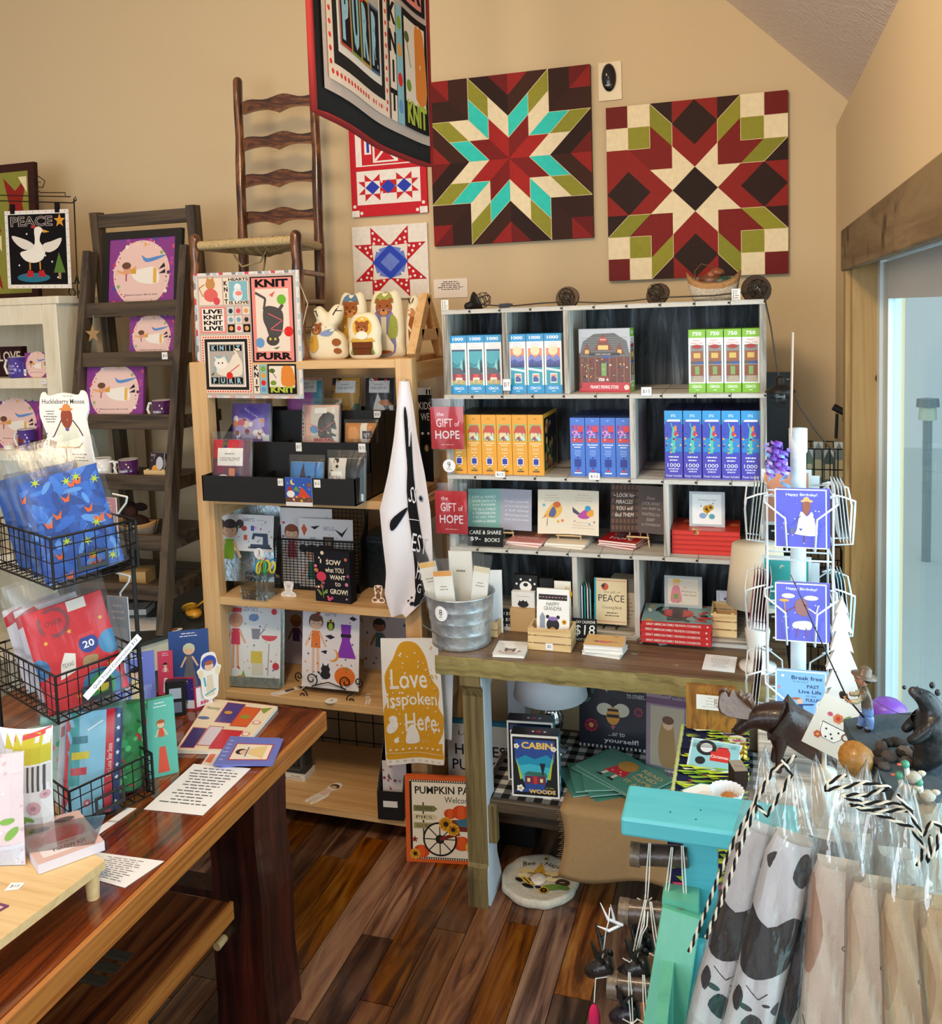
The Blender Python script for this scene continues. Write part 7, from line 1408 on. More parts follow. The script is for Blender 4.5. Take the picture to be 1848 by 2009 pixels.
# stove top goods
lb=thing('ladybug_ornament','yellow metal ladybug ornament with swirl wings on stove','ornament',(at(380,1205,Z=VZ+.03).x,at(380,1205,Z=VZ+.03).y,VZ+.001),(0,0,-.5));
for i in range(6):q=MB();s_=-1 if i % 2 else 1;x_=(-.035,0,.03)[i//2];q.tube([(x_,s_*.015,.03),(x_-.01,s_*.04,.035),(x_-.015,s_*.05,0)],.002,5,'141416');q.build('leg','iron',lb)
q=MB();q.ball((0,0,.036),(.045,.028,.02),'d8962a');q.build('body','ceramic',lb);q=MB();q.ball((-.045,0,.034),(.022,.022,.018),'0c0c0e');q.build('head','ceramic',lb)
for s_ in (-1,1):q=MB();q.T=Matrix.Translation((.005,s_*.018,.055)) @ Matrix.Rotation(-.5,4,'Y') @ Matrix.Rotation(s_*.4,4,'X');q.ball((.012,s_*.006,.004),(.05,.024,.005),'e0a426');q.tube(spir(.0,.0,.012,12,0)[::1],.001,4,'141416');q.build('wing','ceramic',lb)
cutout('bird_cutout','small white robin cutout lying on the stove edge',342,1236,.055,.03,lambda a:a.ell(.4,.45,.3,.2,'c86a4a').ell(.6,.6,.12,.1,'2a2422'),[(0,.3),(.3,0),(.7,.1),(1,.5),(.9,.9),(.5,.9),(.2,.7)],VZ+.001,flat_=True,rz=.5)
p=at(285,1205,Z=VZ);q=MB();q.box(-.05,.05,-.045,.045,0,.022,'c8c4bc');q.art(Art(.1,.09,'3a3a3a').rect(.08,.08,.92,.92,'b8a898').lines(.2,.8,.8,.3,3,'7a6a5a',.4),-.05,-.045,.022,'top');tag(q.build('small_book','paper',loc=(p.x-.05,p.y+.02,VZ+.001),rot=(0,0,.3)),'small pale boxed book lying on the stove behind baskets','book')
p=at(300,1235,Z=VZ);q=MB();q.box(-.1,.09,-.07,.07,0,.001,'e0dcd6');q.art(Art(.19,.14,'e4e0da').lines(.1,.9,.9,.1,8,'b8a8a8',.2),-.1,-.07,.001,'top');tag(q.build('paper_sheet','paper',loc=(p.x-.09,p.y+.03,VZ+.001),rot=(0,0,.35)),'pale printed paper lying flat on the stove top','paper')
# white cabinet goods
zc0=CZ[0]+.0005
def ylib(label,px,py,dy,c,art,**k):return mug(label,px,py,WY+dy,k.get('z',zc0),c,k.get('hand',0),art,r=.034,h=.08)
goods('sign_block','dark maroon block with cream love lettering in cabinet','sign',at(14,735,Y=WY+.08).x,WY+.1,zc0,.12,.12,.03,lambda a:a.rect(0,0,1,1,'2e1216').text('LOVE',.5,.68,.9,.34,'d8ccb8',.02).text('home',.75,.3,.4,.14,'b8926a'),c='2e1216',mat='matte')
ylib('purple mug with script lettering on upper cabinet shelf',36,738,.04,'4a3a96',lambda a:a.text('Utah',.5,.6,.45,.14,'d8d0ec').text('Huckleberry',.5,.42,.7,.14,'d8d0ec').text('Moose',.5,.24,.45,.14,'d8d0ec'))
pic('small purple print of a lying woman on upper cabinet shelf',46,690,96,738,WY+.04,zc0,.1,0,.006);ptag('$5',47,731,WY+.035,.022,.026,'white $5 tag before the small print in cabinet');ptag('$15',86,749,WY-.0135,.024,.016,'small tag on the upper cabinet shelf edge')
zc1=CZ[1]+.0005
pic('large purple print of a lying woman on lower cabinet shelf',-22,775,76,866,WY+.07,zc1,.08,0,.01)
ylib('purple moose mug on the lower cabinet shelf',55,884,.04,'4a2f8a',lambda a:a.blob([(.2,.3),(.25,.6),(.5,.62),(.7,.55),(.72,.3),(.5,.38)],'7a3420').rect(.3,.1,.36,.34,'7a3420').rect(.6,.1,.66,.34,'7a3420').line([(.2,.62),(.15,.78),(.4,.74)],.04,'d8c8b0'),z=zc1)
p=at(22,880,Y=WY+.05);q=MB();q.lathe([(.02,0),(.02,.016),(.017,.017),(.003,.018),(.002,.026)],18,'eeeae2');tag(q.build('tea_light','plastic',loc=(p.x,WY+.04,zc1)),'white battery tea light beside the moose mug','candle')
p=at(70,884,Y=WY+.05);t=thing('moose_figurine','tiny dark moose figurine next to the moose mug','figurine',(p.x+.01,WY+.03,zc1));q=MB();q.ball((0,0,.026),(.02,.01,.012),'1a1412',8,6);[q.tube([(x_,y_,0),(x_,y_,.02)],.003,5,'1a1412') for x_ in (-.012,.012) for y_ in (-.005,.005)];q.build('body','resin',t);q=MB();q.ball((-.022,0,.036),(.01,.007,.008),'1a1412',8,6);q.tube([(-.018,0,.042),(-.024,0,.052)],.002,4,'1a1412');q.build('head','resin',t)
goods('oval_plate','pale plate with dark drawing leaning in the white cabinet','plate',at(88,700,Y=WY+.2).x,WY+.3,zc0,.08,.1,.006,lambda a:a.rect(0,0,1,1,'ddd6c8').ell(.5,.45,.36,.36,'3a342e').ell(.5,.45,.3,.3,'ddd6c8').ell(.6,.4,.12,.2,'c8925a'),c='ddd6c8',mat='ceramic',rx=-.15)
# quilt board behind and peace flag on its stand, standing on the cabinet
zt=1.9155
def leafq(w,h):
 a=Art(w,h,'3a1a14');a.rect(.08,.05,.9,.94,'8a8a3a')
 for cx_,cy_ in ((.28,.7),(.7,.7),(.28,.28),(.7,.28)):
  a.poly([(cx_-.18,cy_+.2),(cx_,cy_+.1),(cx_+.18,cy_+.2),(cx_+.1,cy_),(cx_+.18,cy_-.2),(cx_,cy_-.1),(cx_-.18,cy_-.2),(cx_-.1,cy_)],'8f211b').poly([(cx_+.05,cy_+.2),(cx_+.18,cy_+.2),(cx_+.18,cy_+.08)],'e8d8b0')
 return a
panel('barn_quilt','dark framed maple leaf barn quilt standing on white cabinet','wall art',-60,318,66,588,3.0,leafq,th=.02,edge='2e140e',z=zt+.0005,lean=.05)
fs=thing('flag_stand','black wire garden flag stand with scroll finial on cabinet','flag stand',(at(145,560,Y=2.84).x,2.84,zt));o=fs.location
L_=lambda x,y,Y=2.84:Vector(at(x,y,Y=Y))-o
q=MB();q.tube([L_(153,586)+Vector((0,0,.0)),L_(145,390),L_(148,386),L_(150,392),L_(142,398),L_(0,394),L_(-40,394)],.0025,6,'1a1614');q.tube([L_(138,386),L_(0,383),L_(-40,383)],.0022,6,'1a1614');q.tube([L_(128,384),L_(128,378),L_(80,378),L_(66,370),L_(62,350),L_(74,345),L_(88,355),L_(84,368),L_(72,366),L_(72,357),L_(80,357)],.002,6,'1a1614');q.build('stand_wire','iron',fs)
q=MB()
for s_ in (-1,1):q.tube([L_(151,540),L_(151+s_*4,556)+Vector((0,0,0)),L_(151+s_*14,556),L_(151+s_*16,575),L_(151+s_*8,585),L_(151+s_*3,574),L_(151+s_*8,566)],.0028,6,'1a1614')
q.build('scroll_foot','iron',fs)
cx,z0,w,h=front(10,412,135,566,2.825);
def goose(a):
 a.rect(0,0,1,1,'eae4dc').rect(.05,.05,.95,.95,'151316');a.dots([(.02,.05+.1*i) for i in range(10)]+[(.98,.05+.1*i) for i in range(10)]+[(.05+.1*i,.02) for i in range(10)]+[(.05+.1*i,.98) for i in range(10)],.007,['b05a5a','5a5a7a','a88a5a'])
 a.text('PEACE',.42,.86,.66,.13,'c8b8b0',.035).text('PEACE',.42,.86,.64,.12,'2a2428',.0);a.star(.86,.86,.09,'d89a3a');a.blob([(.22,.46),(.3,.36),(.45,.33),(.58,.38),(.62,.5),(.54,.6),(.56,.7),(.60,.74),(.54,.79),(.46,.76),(.46,.58),(.36,.5)],'f0ebe0').blob([(.44,.52),(.3,.5),(.16,.58),(.1,.68),(.28,.64),(.42,.58)],'e4ddd2').blob([(.58,.5),(.68,.46),(.82,.52),(.88,.64),(.72,.6),(.6,.57)],'e4ddd2').poly([(.58,.76),(.70,.72),(.6,.71)],'e0a03a').ell(.45,.79,.04,.02,'b03a3a').ell(.42,.14,.26,.06,'2f6f88').poly([(.3,.15),(.42,.15),(.42,.22),(.34,.24)],'b82a30').poly([(.5,.15),(.62,.15),(.58,.24),(.5,.22)],'b82a30').line([(.37,.34),(.37,.24)],.02,'d89a3a').line([(.53,.34),(.53,.24)],.02,'d89a3a').poly([(.74,.2),(.92,.2),(.83,.46)],'5a7a34').rect(.81,.12,.85,.2,'a88a6a');a.dots([(.34,.7),(.62,.42),(.2,.3),(.72,.34),(.8,.14)],.012,'f0f0f4')
a=Art(w,h);goose(a);q=MB();q.box(-w/2,w/2,0,.002,0,h,'eae4dc');q.art(a,-w/2,0);fl_=tag(q.build('garden_flag','cloth',loc=(cx,2.825,z0),rot=(0,.035,0)),'black peace flag with white goose hanging on wire stand','flag')
q=MB();[q.box(x_-.011,x_+.011,-.001,.003,h-.012,h+.026,'1a1416') for x_ in (-w*.37,w*.33)];q.build('hanging_tab','cloth',fl_)
# ---------------------------------------------------------------- right side: lamp, card spinner, corner, figurines
p=at(1485,1185,Y=2.52);lamp('beige shaded lamp standing on the table end by the cubby',.018,2.52,TZ+.0005,.083,.066,.165,.185,'d8cab2',[(.05,0),(.05,.01),(.02,.02),(.03,.07),(.034,.11),(.016,.16),(.008,.19)])
slat_crate('slat_crate','dark brown slat crate in the last cubby cell',at(1420,1230,Y=2.70).x,2.70,z4+.0005,.075,.12,.075,3,'4a3420')
# spinner rack
rk=thing('card_spinner','white wire greeting card spinner rack before the door','card rack',(.11,2.225,0));WH='e9eef2';kx=.11;ky=2.225
q=MB();q.lathe([(.018,.04),(.018,1.44),(.021,1.445),(.021,1.50),(0,1.502)],20,WH);q.build('centre_pole','plastic',rk)
q=MB();q.lathe([(.13,0),(.13,.012),(.03,.03),(.02,.05)],28,WH);q.build('rack_base','plastic',rk)
q=MB();fr=.072
for sx in (-1,1):
 for sy in (-1,1):q.tube([(sx*fr,sy*fr,.35),(sx*fr,sy*fr,1.36)],.003,6,WH)
for z_ in (.36,.62,.86,1.1,1.2,1.35):
 q.tube([(fr,fr,z_),(-fr,fr,z_),(-fr,-fr,z_),(fr,-fr,z_)],.0024,5,WH,closed=True);q.tube([(-fr,0,z_),(fr,0,z_)],.0022,5,WH)
q.build('wire_frame','plastic',rk)
tiers=[(at(1570,1072,Y=2.13).z,'u'),(at(1575,1255,Y=2.13).z,'m'),(at(1580,1425,Y=2.13).z,'l')]
def pocket(ang,z_):
 q=MB();M_=Matrix.Rotation(ang,4,'Z');q.T=M_;y_=-.118
 for s_ in (-1,1):
  q.tube([(s_*.06,-fr,z_+.115),(s_*.078,-fr-.02,z_+.115),(s_*.078,y_,z_+.105),(s_*.034,y_-.004,z_+.07),(s_*.03,y_,z_-.006),(s_*.03,-fr,z_-.01)],.0024,5,WH)
 q.tube([(-.06,-fr-.002,z_-.008),(.06,-fr-.002,z_-.008)],.0022,5,WH);q.build('card_pocket','plastic',rk)
def bcard(label,tier,ang,art,n=3,c='6a6ad0',w=.112,h=.135,col='f4f6fa'):
 z_=tiers[tier][0];M_=Matrix.Translation((kx,ky,z_)) @ Matrix.Rotation(ang,4,'Z')
 for i in range(n):
  a=Art(w,h,c)
  if i==0:art(a)
  q=MB();q.box(-w/2,w/2,0,.0012,0,h,col);q.art(a,-w/2,0);o=tag(q.build('greeting_card','paper'),label if i==0 else label+', %s one behind it' % ORD[i-1],'card',None)
  o.matrix_world=M_ @ Matrix.Translation((.004*i,-.112+.007*i,.0)) @ Matrix.Rotation(-.1,4,'X')
def moosecard(hat):
 def f(a):
  a.frame(0,0,1,1,.025,'eef0f8');a.text('Happy Birthday!',.52,.9,.6,.06,'eef0f8',.01);a.scatter(16,['d8d8f4','9a9ae8','e8a0b8'],.014,5,(.08,.08,.92,.8))
  if hat:a.ell(.62,.8,.12,.035,'e8b070').ell(.61,.83,.06,.05,'e8b070').blob([(.55,.78),(.54,.65),(.6,.56),(.68,.65),(.68,.78)],'9a5a48').blob([(.5,.62),(.42,.3),(.4,.24),(.8,.22),(.78,.4),(.72,.62),(.62,.54)],'e8f0d8').line([(.5,.55),(.32,.38)],.02,'5a5aa8').line([(.74,.55),(.85,.42)],.02,'5a5aa8').poly([(.3,.24),(.4,.26),(.38,.34),(.29,.32)],'6a6a8a').line([(.57,.22),(.56,.1)],.02,'7a4a4a').heart(.5,.32,.03,'3a4a9a')
  else:a.blob([(.42,.5),(.4,.68),(.5,.74),(.62,.68),(.62,.45)],'9a6a68').ell(.26,.78,.13,.05,'ece4d8').ell(.7,.76,.14,.05,'ece4d8').blob([(.38,.34),(.36,.24),(.68,.22),(.68,.36)],'e8f0d8').line([(.4,.6),(.2,.5)],.02,'7a4a5a').line([(.2,.5),(.18,.68)],.02,'c8904a').ell(.18,.7,.1,.03,'d8a04a').line([(.65,.58),(.8,.5),(.84,.64)],.03,'d8d0e8').line([(.45,.24),(.42,.08)],.03,'8a5a9a').line([(.6,.24),(.62,.1)],.03,'8a5a9a')
 return f
def breakf(a):a.rect(0,0,1,1,'86b4e4').frame(0,0,1,1,.03,'dcecf8').text('Break free',.62,.88,.6,.07,'2a3a6a',.02).text('from your',.5,.81,.3,.04,'4a5a8a').text('PAST',.74,.74,.24,.06,'2a3a6a',.02).text('Live Life',.68,.65,.44,.06,'2a3a6a',.02).text('to the',.7,.58,.2,.03,'4a5a8a').text('FULLEST!',.78,.51,.36,.055,'2a3a6a',.02).blob([(.4,.26),(.42,.4),(.52,.44),(.54,.3)],'2f3f78').ell(.48,.48,.06,.06,'e8b090').blob([(.3,.52),(.42,.54),(.5,.53),(.4,.5)],'b05a3a').line([(.52,.42),(.75,.44)],.03,'2f3f78').poly([(.3,.05),(.75,.05),(.6,.2),(.35,.2)],'5ac0b8').blob([(.42,.27),(.6,.28),(.58,.14),(.52,.14)],'5a4a7a');a.dots([(.1,.3),(.2,.15),(.15,.9),(.08,.7)],.03,['e07a8a','f0b0a0','f0f4fa'])
for tr in range(3):
 for k in range(4):pocket(k*PI/2,tiers[tr][0]-.0)
bcard('purple happy birthday card with a dressed moose in sun hat',0,0,moosecard(True),3,'5f5fc8');bcard('purple happy birthday card with an antlered moose',1,0,moosecard(False),3,'6464c8');bcard('pale blue break free greeting card with cyclist',2,0,breakf,2,'86b4e4')
pl=lambda c:(lambda a:a.frame(0,0,1,1,.04,'e8ece8').scatter(14,['d8d8d8',c],.05,2))
bcard('grey green card edge on at upper side of spinner',0,-PI/2,pl('6a8a7a'),4,'7a9a8a');bcard('pink card seen edge on at middle side of spinner',1,-PI/2,pl('c84a6a'),6,'b0485a');bcard('brown card seen edge on at lower side of spinner',2,-PI/2,pl('8a6a5a'),3,'8a7060')
bcard('white card seen edge on toward the door, upper tier',0,PI/2,pl('e8e8d8'),4,'e8ecec');bcard('teal card seen edge on toward the door, middle tier',1,PI/2,pl('2a9aa0'),4,'4ab0b4');bcard('white card facing the door on lowest spinner tier',2,PI/2,pl('5aa0a8'),2,'d8e8ec')
bcard('orange card with pale border on the far upper side',0,PI,pl('e8b090'),1,'e09a70',.11,.13);bcard('turquoise card on the far middle side of spinner',1,PI,pl('e86a4a'),1,'3aa8a0',.11,.13)
# back faces seen through the rack
for lb,tr,c in (('orange floral card showing through the spinner top',0,'e09a78'),('turquoise card showing through the spinner middle',1,'3fb0a8')):
 cx,z0,w,h=front(1492,(920,1090)[tr],1590,(1030,1195)[tr],ky+fr);goods('greeting_card',lb,'card',cx+.002,ky+fr-.004,z0,w,h,.0012,lambda a:a.rect(0,0,1,1,'e8ece8').rect(.06,.06,.94,.94,c).scatter(10,['f0d8c8',c],.05,3,(.1,.1,.9,.9)),c='e8ece8',mat='paper')
q=MB();q.box(-.0012,.0012,-.03,.03,0,.24,'d8c8bc');q.box(.0012,.0025,-.03,.03,0,.24,'b89a8a');rs=tag(q.build('rack_sign','paper',loc=(.092,2.20,1.49),rot=(0,.02,0)),'tall thin sign seen edge on, sticking up from spinner pole','sign')
bw=thing('ribbon_bow','purple and blue curled ribbon bow on the spinner pole','ribbon',(at(1522,895,Y=2.17).x,2.17,at(1522,940,Y=2.17).z));R=random.Random(6)
for k in range(16):
 q=MB();c=('7a3ab8','9a6ad0','7aa8dc','6a4ac0','b8a0e0')[k % 5];x_=R.uniform(-.022,.022);y_=R.uniform(-.014,.012);z0=R.uniform(.02,.09);r_=R.uniform(.007,.013);n_=26;L=R.uniform(.03,.08);ph=R.uniform(0,6)
 def rb(u,v):t_=u*2*PI*2.2+ph;return (x_+r_*math.cos(t_)+.012*u*math.sin(ph),y_+r_*math.sin(t_),z0-L*u+.008*v)
 q.grid(rb,n_,1,c);q.build('ribbon_curl','gloss',bw)
# corner behind the rack
q=MB();cx,z0,w,h=front(1505,731,1553,1400,3.12);q.box(-w/2,w/2,0,.03,0,at(1529,731,Y=3.12).z,'34383c');q.lathe([(.006,0),(.006,.004)],10,'c8c8c8',(w*.35,-.002,at(1529,745,Y=3.12).z));tag(q.build('grey_panel','paintwood',loc=(cx,3.12,0)),'tall dark grey panel standing between cubby and corner','panel')
wb=thing('wire_basket_stand','black wire basket stand with pipe handle in the corner','basket stand',(at(1615,900,Y=2.95).x,2.95,0));o=wb.location;BK='161618'
Lw=lambda x,y,Y=2.95:Vector(at(x,y,Y=Y))-o
q=MB();q.tube([Lw(1635,798),Lw(1662,812)],.011,10,BK);q.tube([Lw(1642,812),Lw(1640,860)],.005,6,BK);q.tube([Lw(1656,818),Lw(1664,900),(Lw(1664,900).x,0,0)],.006,6,BK);q.tube([(-.06,.06,0),(-.06,.06,1.35)],.005,6,BK);q.build('stand_pipe','iron',wb)
for zt_,zb_ in ((at(1610,880,Y=2.9).z,at(1610,960,Y=2.9).z),(1.0,.86),(.66,.52)):
 q=MB();x0,x1,y0,y1=-.075,.06,-.06,.10
 for z_ in (zb_,(zb_+zt_)/2,zt_):q.tube([(x0,y0,z_),(x1,y0,z_),(x1,y1,z_),(x0,y1,z_)],.002,5,BK,closed=True)
 for k in range(7):xx=x0+(x1-x0)*k/6;q.tube([(xx,y1,zt_),(xx,y1,zb_),(xx,y0,zb_),(xx,y0,zt_)],.0016,4,BK)
 for k in range(1,6):yy=y0+(y1-y0)*k/6;q.tube([(x0,yy,zt_),(x0,yy,zb_),(x1,yy,zb_),(x1,yy,zt_)],.0016,4,BK)
 q.build('wire_basket','iron',wb)
for i in range(4):
 zb_=at(1610,960,Y=2.9).z+.002;goods('snack_bag','tall clear topped snack bag in corner basket, %s from grey panel' % ORD[i],'bag',o.x-.045+.03*i,2.93+.012*(i % 2),zb_,.028,.12+.02*(i % 2),.02,lambda a:a.rect(0,0,1,1,('6a7a68','8a8a84','4a5a54','7a8a8a')[i]).poly([(0,.75),(.5,1),(1,.75),(1,1),(0,1)],'c8ccc8').rect(.1,.2,.9,.6,'c8b890'),c='8a948c',mat='gloss',group='snack bags in the corner basket')
for i in range(5):goods('gift_pouch','dark patterned gift pouch hanging low in corner basket, %s from wall' % ORD[i],'pouch',o.x-.05+.026*i,2.93,(.862,.862,.862,.522,.522)[i],.024,.1,.02,lambda a:a.rect(0,0,1,1,'241a28').scatter(8,['8a3a6a','5a5a6a','3a6a5a'],.15,i+2),c='241a28',mat='gloss',group='dark gift pouches in the corner')
# fabric covered table
FZ=.70;ft=thing('fabric_table','small table under a bright leaf print cloth','table',(0,0,0));fx0,fx1,fy0,fy1=-.172,-.005,1.86,2.30
LF=['b4d23a','cfe04a','8ab83a','2a2a52','1e2040','3a4a8a','d84a6a','e8f0c0']
def leafart(a,n,seed):
 a.rect(0,0,1,1,'23264a');R=random.Random(seed)
 for _ in range(n):x,y=R.random(),R.random();s_=.3*R.uniform(.6,1.3);a.poly([(x,y),(min(1,x+s_),min(1,y+s_*.10*a.w/a.h)),(min(1,x+s_*.2),max(0,y-s_*.16*a.w/a.h))],R.choice(LF[:3]+LF[:3]+LF))
part('table_frame','darkwood',ft,(fx0+.01,fx1-.01,fy0+.01,fy1-.01,FZ-.03,FZ-.002))
for x in (fx0+.02,fx1-.05):
 for y in (fy0+.02,fy1-.05):part('leg','darkwood',ft,(x,x+.03,y,y+.03,0,FZ-.03))
a=Art(fx1-fx0,fy1-fy0);leafart(a,260,3);q=MB();q.box(fx0,fx1,fy0,fy1,FZ-.0025,FZ,'23264a');q.art(a,fx0,fy0,FZ,'top')
a=Art(fx1-fx0,.24);leafart(a,150,4);q.art(a,fx0,FZ-.24,fy0-.001);q.box(fx0,fx1,fy0-.001,fy0,FZ-.24,FZ,'23264a');a=Art(fy1-fy0,.1);leafart(a,60,5);q.art(a,fy1,FZ-.1,fx0-.0005,'left');q.build('table_cloth','cloth',ft)
q=MB();n_=26;q.tube([(fx0,fy0+(fy1-fy0)*k/n_,FZ+.001) for k in range(n_+1)],[.004+.0014*(k % 2) for k in range(n_+1)],6,'c8d08a');q.build('rolled_hem','cloth',ft)
FT=FZ+.006
q=MB();cx,z0,w,h=front(1346,1372,1445,1458,2.27);q.box(0,w,0,.012,0,h,'8a5a24');tag(q.build('rust_panel',MT['rustp'] if 'rustp' in MT else wood('rustp',['3a2412','8a5a1c','b07a2a','5a3818'],'z',(8,30),.6,0,.4),loc=(cx-w/2,2.275,FT),rot=(-.04,0,0)),'rusty amber panel standing at back of the leaf cloth table','panel')
cx,z0,w,h=front(1366,1366,1440,1394,2.262);goods('note_card','cream lettered card clipped to the rusty panel top','card',cx,2.262,z0,w,h,.002,lambda a:a.rect(0,0,1,1,'ece8e0').text('PEACE',.6,.5,.24,.5,'4a4640').lines(.15,.85,.9,.1,4,'a8a49c',.2).rect(.86,.4,.92,.6,'b03a2a'),c='ece8e0',mat='paper',rx=-.04)
def tractor(a):a.rect(0,0,1,1,'c8dce0').rect(.04,.05,.96,.95,'8cc4cc').ell(.32,.72,.2,.2,'24242a').ell(.32,.72,.12,.12,'d8d8dc').rect(.42,.3,.8,.62,'c8322f').text('Christmas',.6,.46,.34,.1,'f0e6e0',.01).ell(.24,.26,.1,.1,'24242a').ell(.7,.82,.1,.06,'b8e0e4').poly([(.5,.62),(.8,.62),(.74,.8),(.56,.8)],'c8322f')
p=at(1402,1493,Z=FT);q=MB();q.box(-.06,.06,-.045,.045,0,.0015,'e0eef0');a=Art(.12,.09);tractor(a);q.art(a,-.06,-.045,.0015,'top');tag(q.build('greeting_card','gloss',loc=(p.x,p.y,FT+.013),rot=(.35,0,-.1)),'pale teal Christmas tractor card propped on leaf cloth','card')
q=MB();q.box(-.05,.05,.02,.026,0,.028,'dce6e8');q.build('card_support','jarglass',D.objects['greeting_card'] if False else None,loc=(p.x,p.y,FT)).parent=None;tag(D.objects['card_support'],'clear plastic wedge under the tractor card','stand')
p=at(1449,1452,Z=FT);q=MB();q.lathe([(.022,0),(.022,.0015)],22,'f0f0f4');q.art(Art(.03,.03).text('4',.65,.5,.3,.7,'26242c',0,PI/2).lines(.1,.4,.7,.3,2,'7a7a84',.3),-.015,-.015,.0016,'top');tag(q.build('number_tag','paper',loc=(p.x-.004,p.y,FT)),'oval white number 4 tag on leaf cloth beside bells','tag')
for i,(px,py) in enumerate(((1476,1478),(1489,1488),(1485,1470))):p=at(px,py,Z=FT+.012);q=MB();q.ball((0,0,.012),.012,'d8b04a',14,10);q.box(-.009,.009,-.013,-.010,.008,.010,'4a3a14');q.tube([(.004*math.cos(t_),0,.026+.004*math.sin(t_)) for t_ in [k*PI/4 for k in range(8)]],.001,5,'d8b04a',closed=True);tag(q.build('jingle_bell','chrome',loc=(min(p.x,-.02),p.y,FT)),('gold jingle bell resting against oval number 4 tag','gold jingle bell lying on the leaf cloth edge','gold jingle bell at the back of the trio')[i],'bell')
p=at(1400,1540,Z=FT);tr_=thing('serving_tray','cream octagonal tray with green rim on leaf cloth','tray',(-.085,1.925,FT));q=MB();q.lathe([(.055,0),(.07,.008),(.072,.01),(.068,.01),(.052,.003),(0,.002)],8,'f0eee6',sm=False);q.build('tray_dish','ceramic',tr_,rot=(0,0,PI/8));q=MB();q.tube([(.07*math.cos(k*PI/4),.07*math.sin(k*PI/4),.0098) for k in range(8)],.0016,5,'2a7a6a',closed=True);q.build('green_rim','ceramic',tr_,rot=(0,0,PI/8))
cl_=thing('cupcake_liner','white fluted cupcake liner with caramel sweet on tray','cupcake liner',(-.052,1.93,FT+.0035));q=MB();q.lathe([(.024,0),(.03,.018),(.036,.034)],60,'f0f4f8',wav=lambda a,z:.05*math.sin(a*20),sm=False);q.f=[f for f in q.f if len(f)==4];q.c=q.c[:len(q.f)];q.sm=q.sm[:len(q.f)];q.build('paper_cup','paper',cl_);q=MB();q.ball((.004,0,.014),(.02,.02,.013),'b87838',12,8);q.build('caramel','ceramic',cl_)
goods('dark_box','dark brown gift box with grey lid behind the tray','box',-.022,1.99,FT,.03,.05,.05,lambda a:a.rect(0,0,1,1,'2e1c16'),None,lambda a:a.rect(0,0,1,1,'9a8a78').line([(.2,.5),(.8,.4)],.05,'3a2a20'),c='2e1c16',mat='matte',rz=.3)
# tall white pedestal for figurines
HZ=.935;pdx0,pdx1,pdy0,pdy1=.012,.268,1.165,1.84
pdn=thing('display_pedestal','tall whitewashed stand carrying moose and bear figurines','stand',(0,0,0));part('stand_top','whitewash',pdn,(pdx0,pdx1,pdy0,pdy1,HZ-.025,HZ),bevel=.003)
for x in (pdx0+.01,pdx1-.04):
 for y in (pdy0+.01,pdy1-.04):part('leg','whitewashz',pdn,(x,x+.03,y,y+.03,0,HZ-.025))
part('side_panel','whitewashz',pdn,(pdx0+.015,pdx0+.022,pdy0+.04,pdy1-.04,.3,HZ-.025));part('front_panel','whitewashz',pdn,(pdx0+.04,pdx1-.04,pdy0+.015,pdy0+.022,.3,HZ-.025))
def skin(name,mat,parent,nodes,edges,col,sub=2,loc=(0,0,0),rot=(0,0,0)):
 "one continuous body grown around a skeleton of joints (x, y, z, radius)"
 me=D.meshes.new(name);me.from_pydata([n_[:3] for n_ in nodes],edges,[]);me.update();ob=D.objects.new('tmp',me);COL.objects.link(ob);md=ob.modifiers.new('s','SKIN');md.use_smooth_shade=True
 for i,n_ in enumerate(nodes):sv=me.skin_vertices[0].data[i];sv.radius=(n_[3],n_[3] if len(n_) < 5 else n_[4]);sv.use_root=i==0
 ob.modifiers.new('u','SUBSURF').levels=sub;dg=bpy.context.evaluated_depsgraph_get();m2=D.meshes.new_from_object(ob.evaluated_get(dg));D.objects.remove(ob)
 m2.name=name;ca=m2.color_attributes.new('col','FLOAT_COLOR','CORNER');buf=[]
 for lp in m2.loops:buf += list(hexc(col(m2.vertices[lp.vertex_index].co) if callable(col) else col))
 ca.data.foreach_set('color',buf);[setattr(p_,'use_smooth',True) for p_ in m2.polygons];m2.materials.clear();m2.materials.append(MT[mat])
 o_=D.objects.new(name,m2);COL.objects.link(o_);o_.parent=parent;o_.location=loc;o_.rotation_euler=rot;return o_
# moose
ms=thing('moose_figurine','dark carved moose figurine with broad antlers facing the table','figurine',(.085,1.66,HZ+.0035),(0,0,.0))
N=[(-.005,0,.08,.036,.04),(-.035,0,.096,.036,.042),(.035,0,.066,.03,.034),(-.062,0,.104,.026),(-.085,-.004,.096,.017),(-.104,-.006,.078,.011),(-.116,-.007,.066,.010),(.058,0,.05,.014),(-.036,-.018,.05,.010),(-.038,-.019,.026,.0062),(-.038,-.019,.004,.0072),(-.036,.018,.05,.010),(-.044,.019,.026,.0062),(-.046,.019,.004,.0072),(.042,-.017,.036,.011),(.056,-.018,.022,.0062),(.05,-.018,.004,.0072),(.042,.017,.036,.011),(.06,.018,.022,.0062),(.056,.018,.004,.0072)]
skin('body','resin',ms,N,[(0,1),(0,2),(1,3),(3,4),(4,5),(5,6),(2,7),(1,8),(8,9),(9,10),(1,11),(11,12),(12,13),(2,14),(14,15),(15,16),(2,17),(17,18),(18,19)],lambda c:'3a2015' if c.x > 0 else '2a1711')
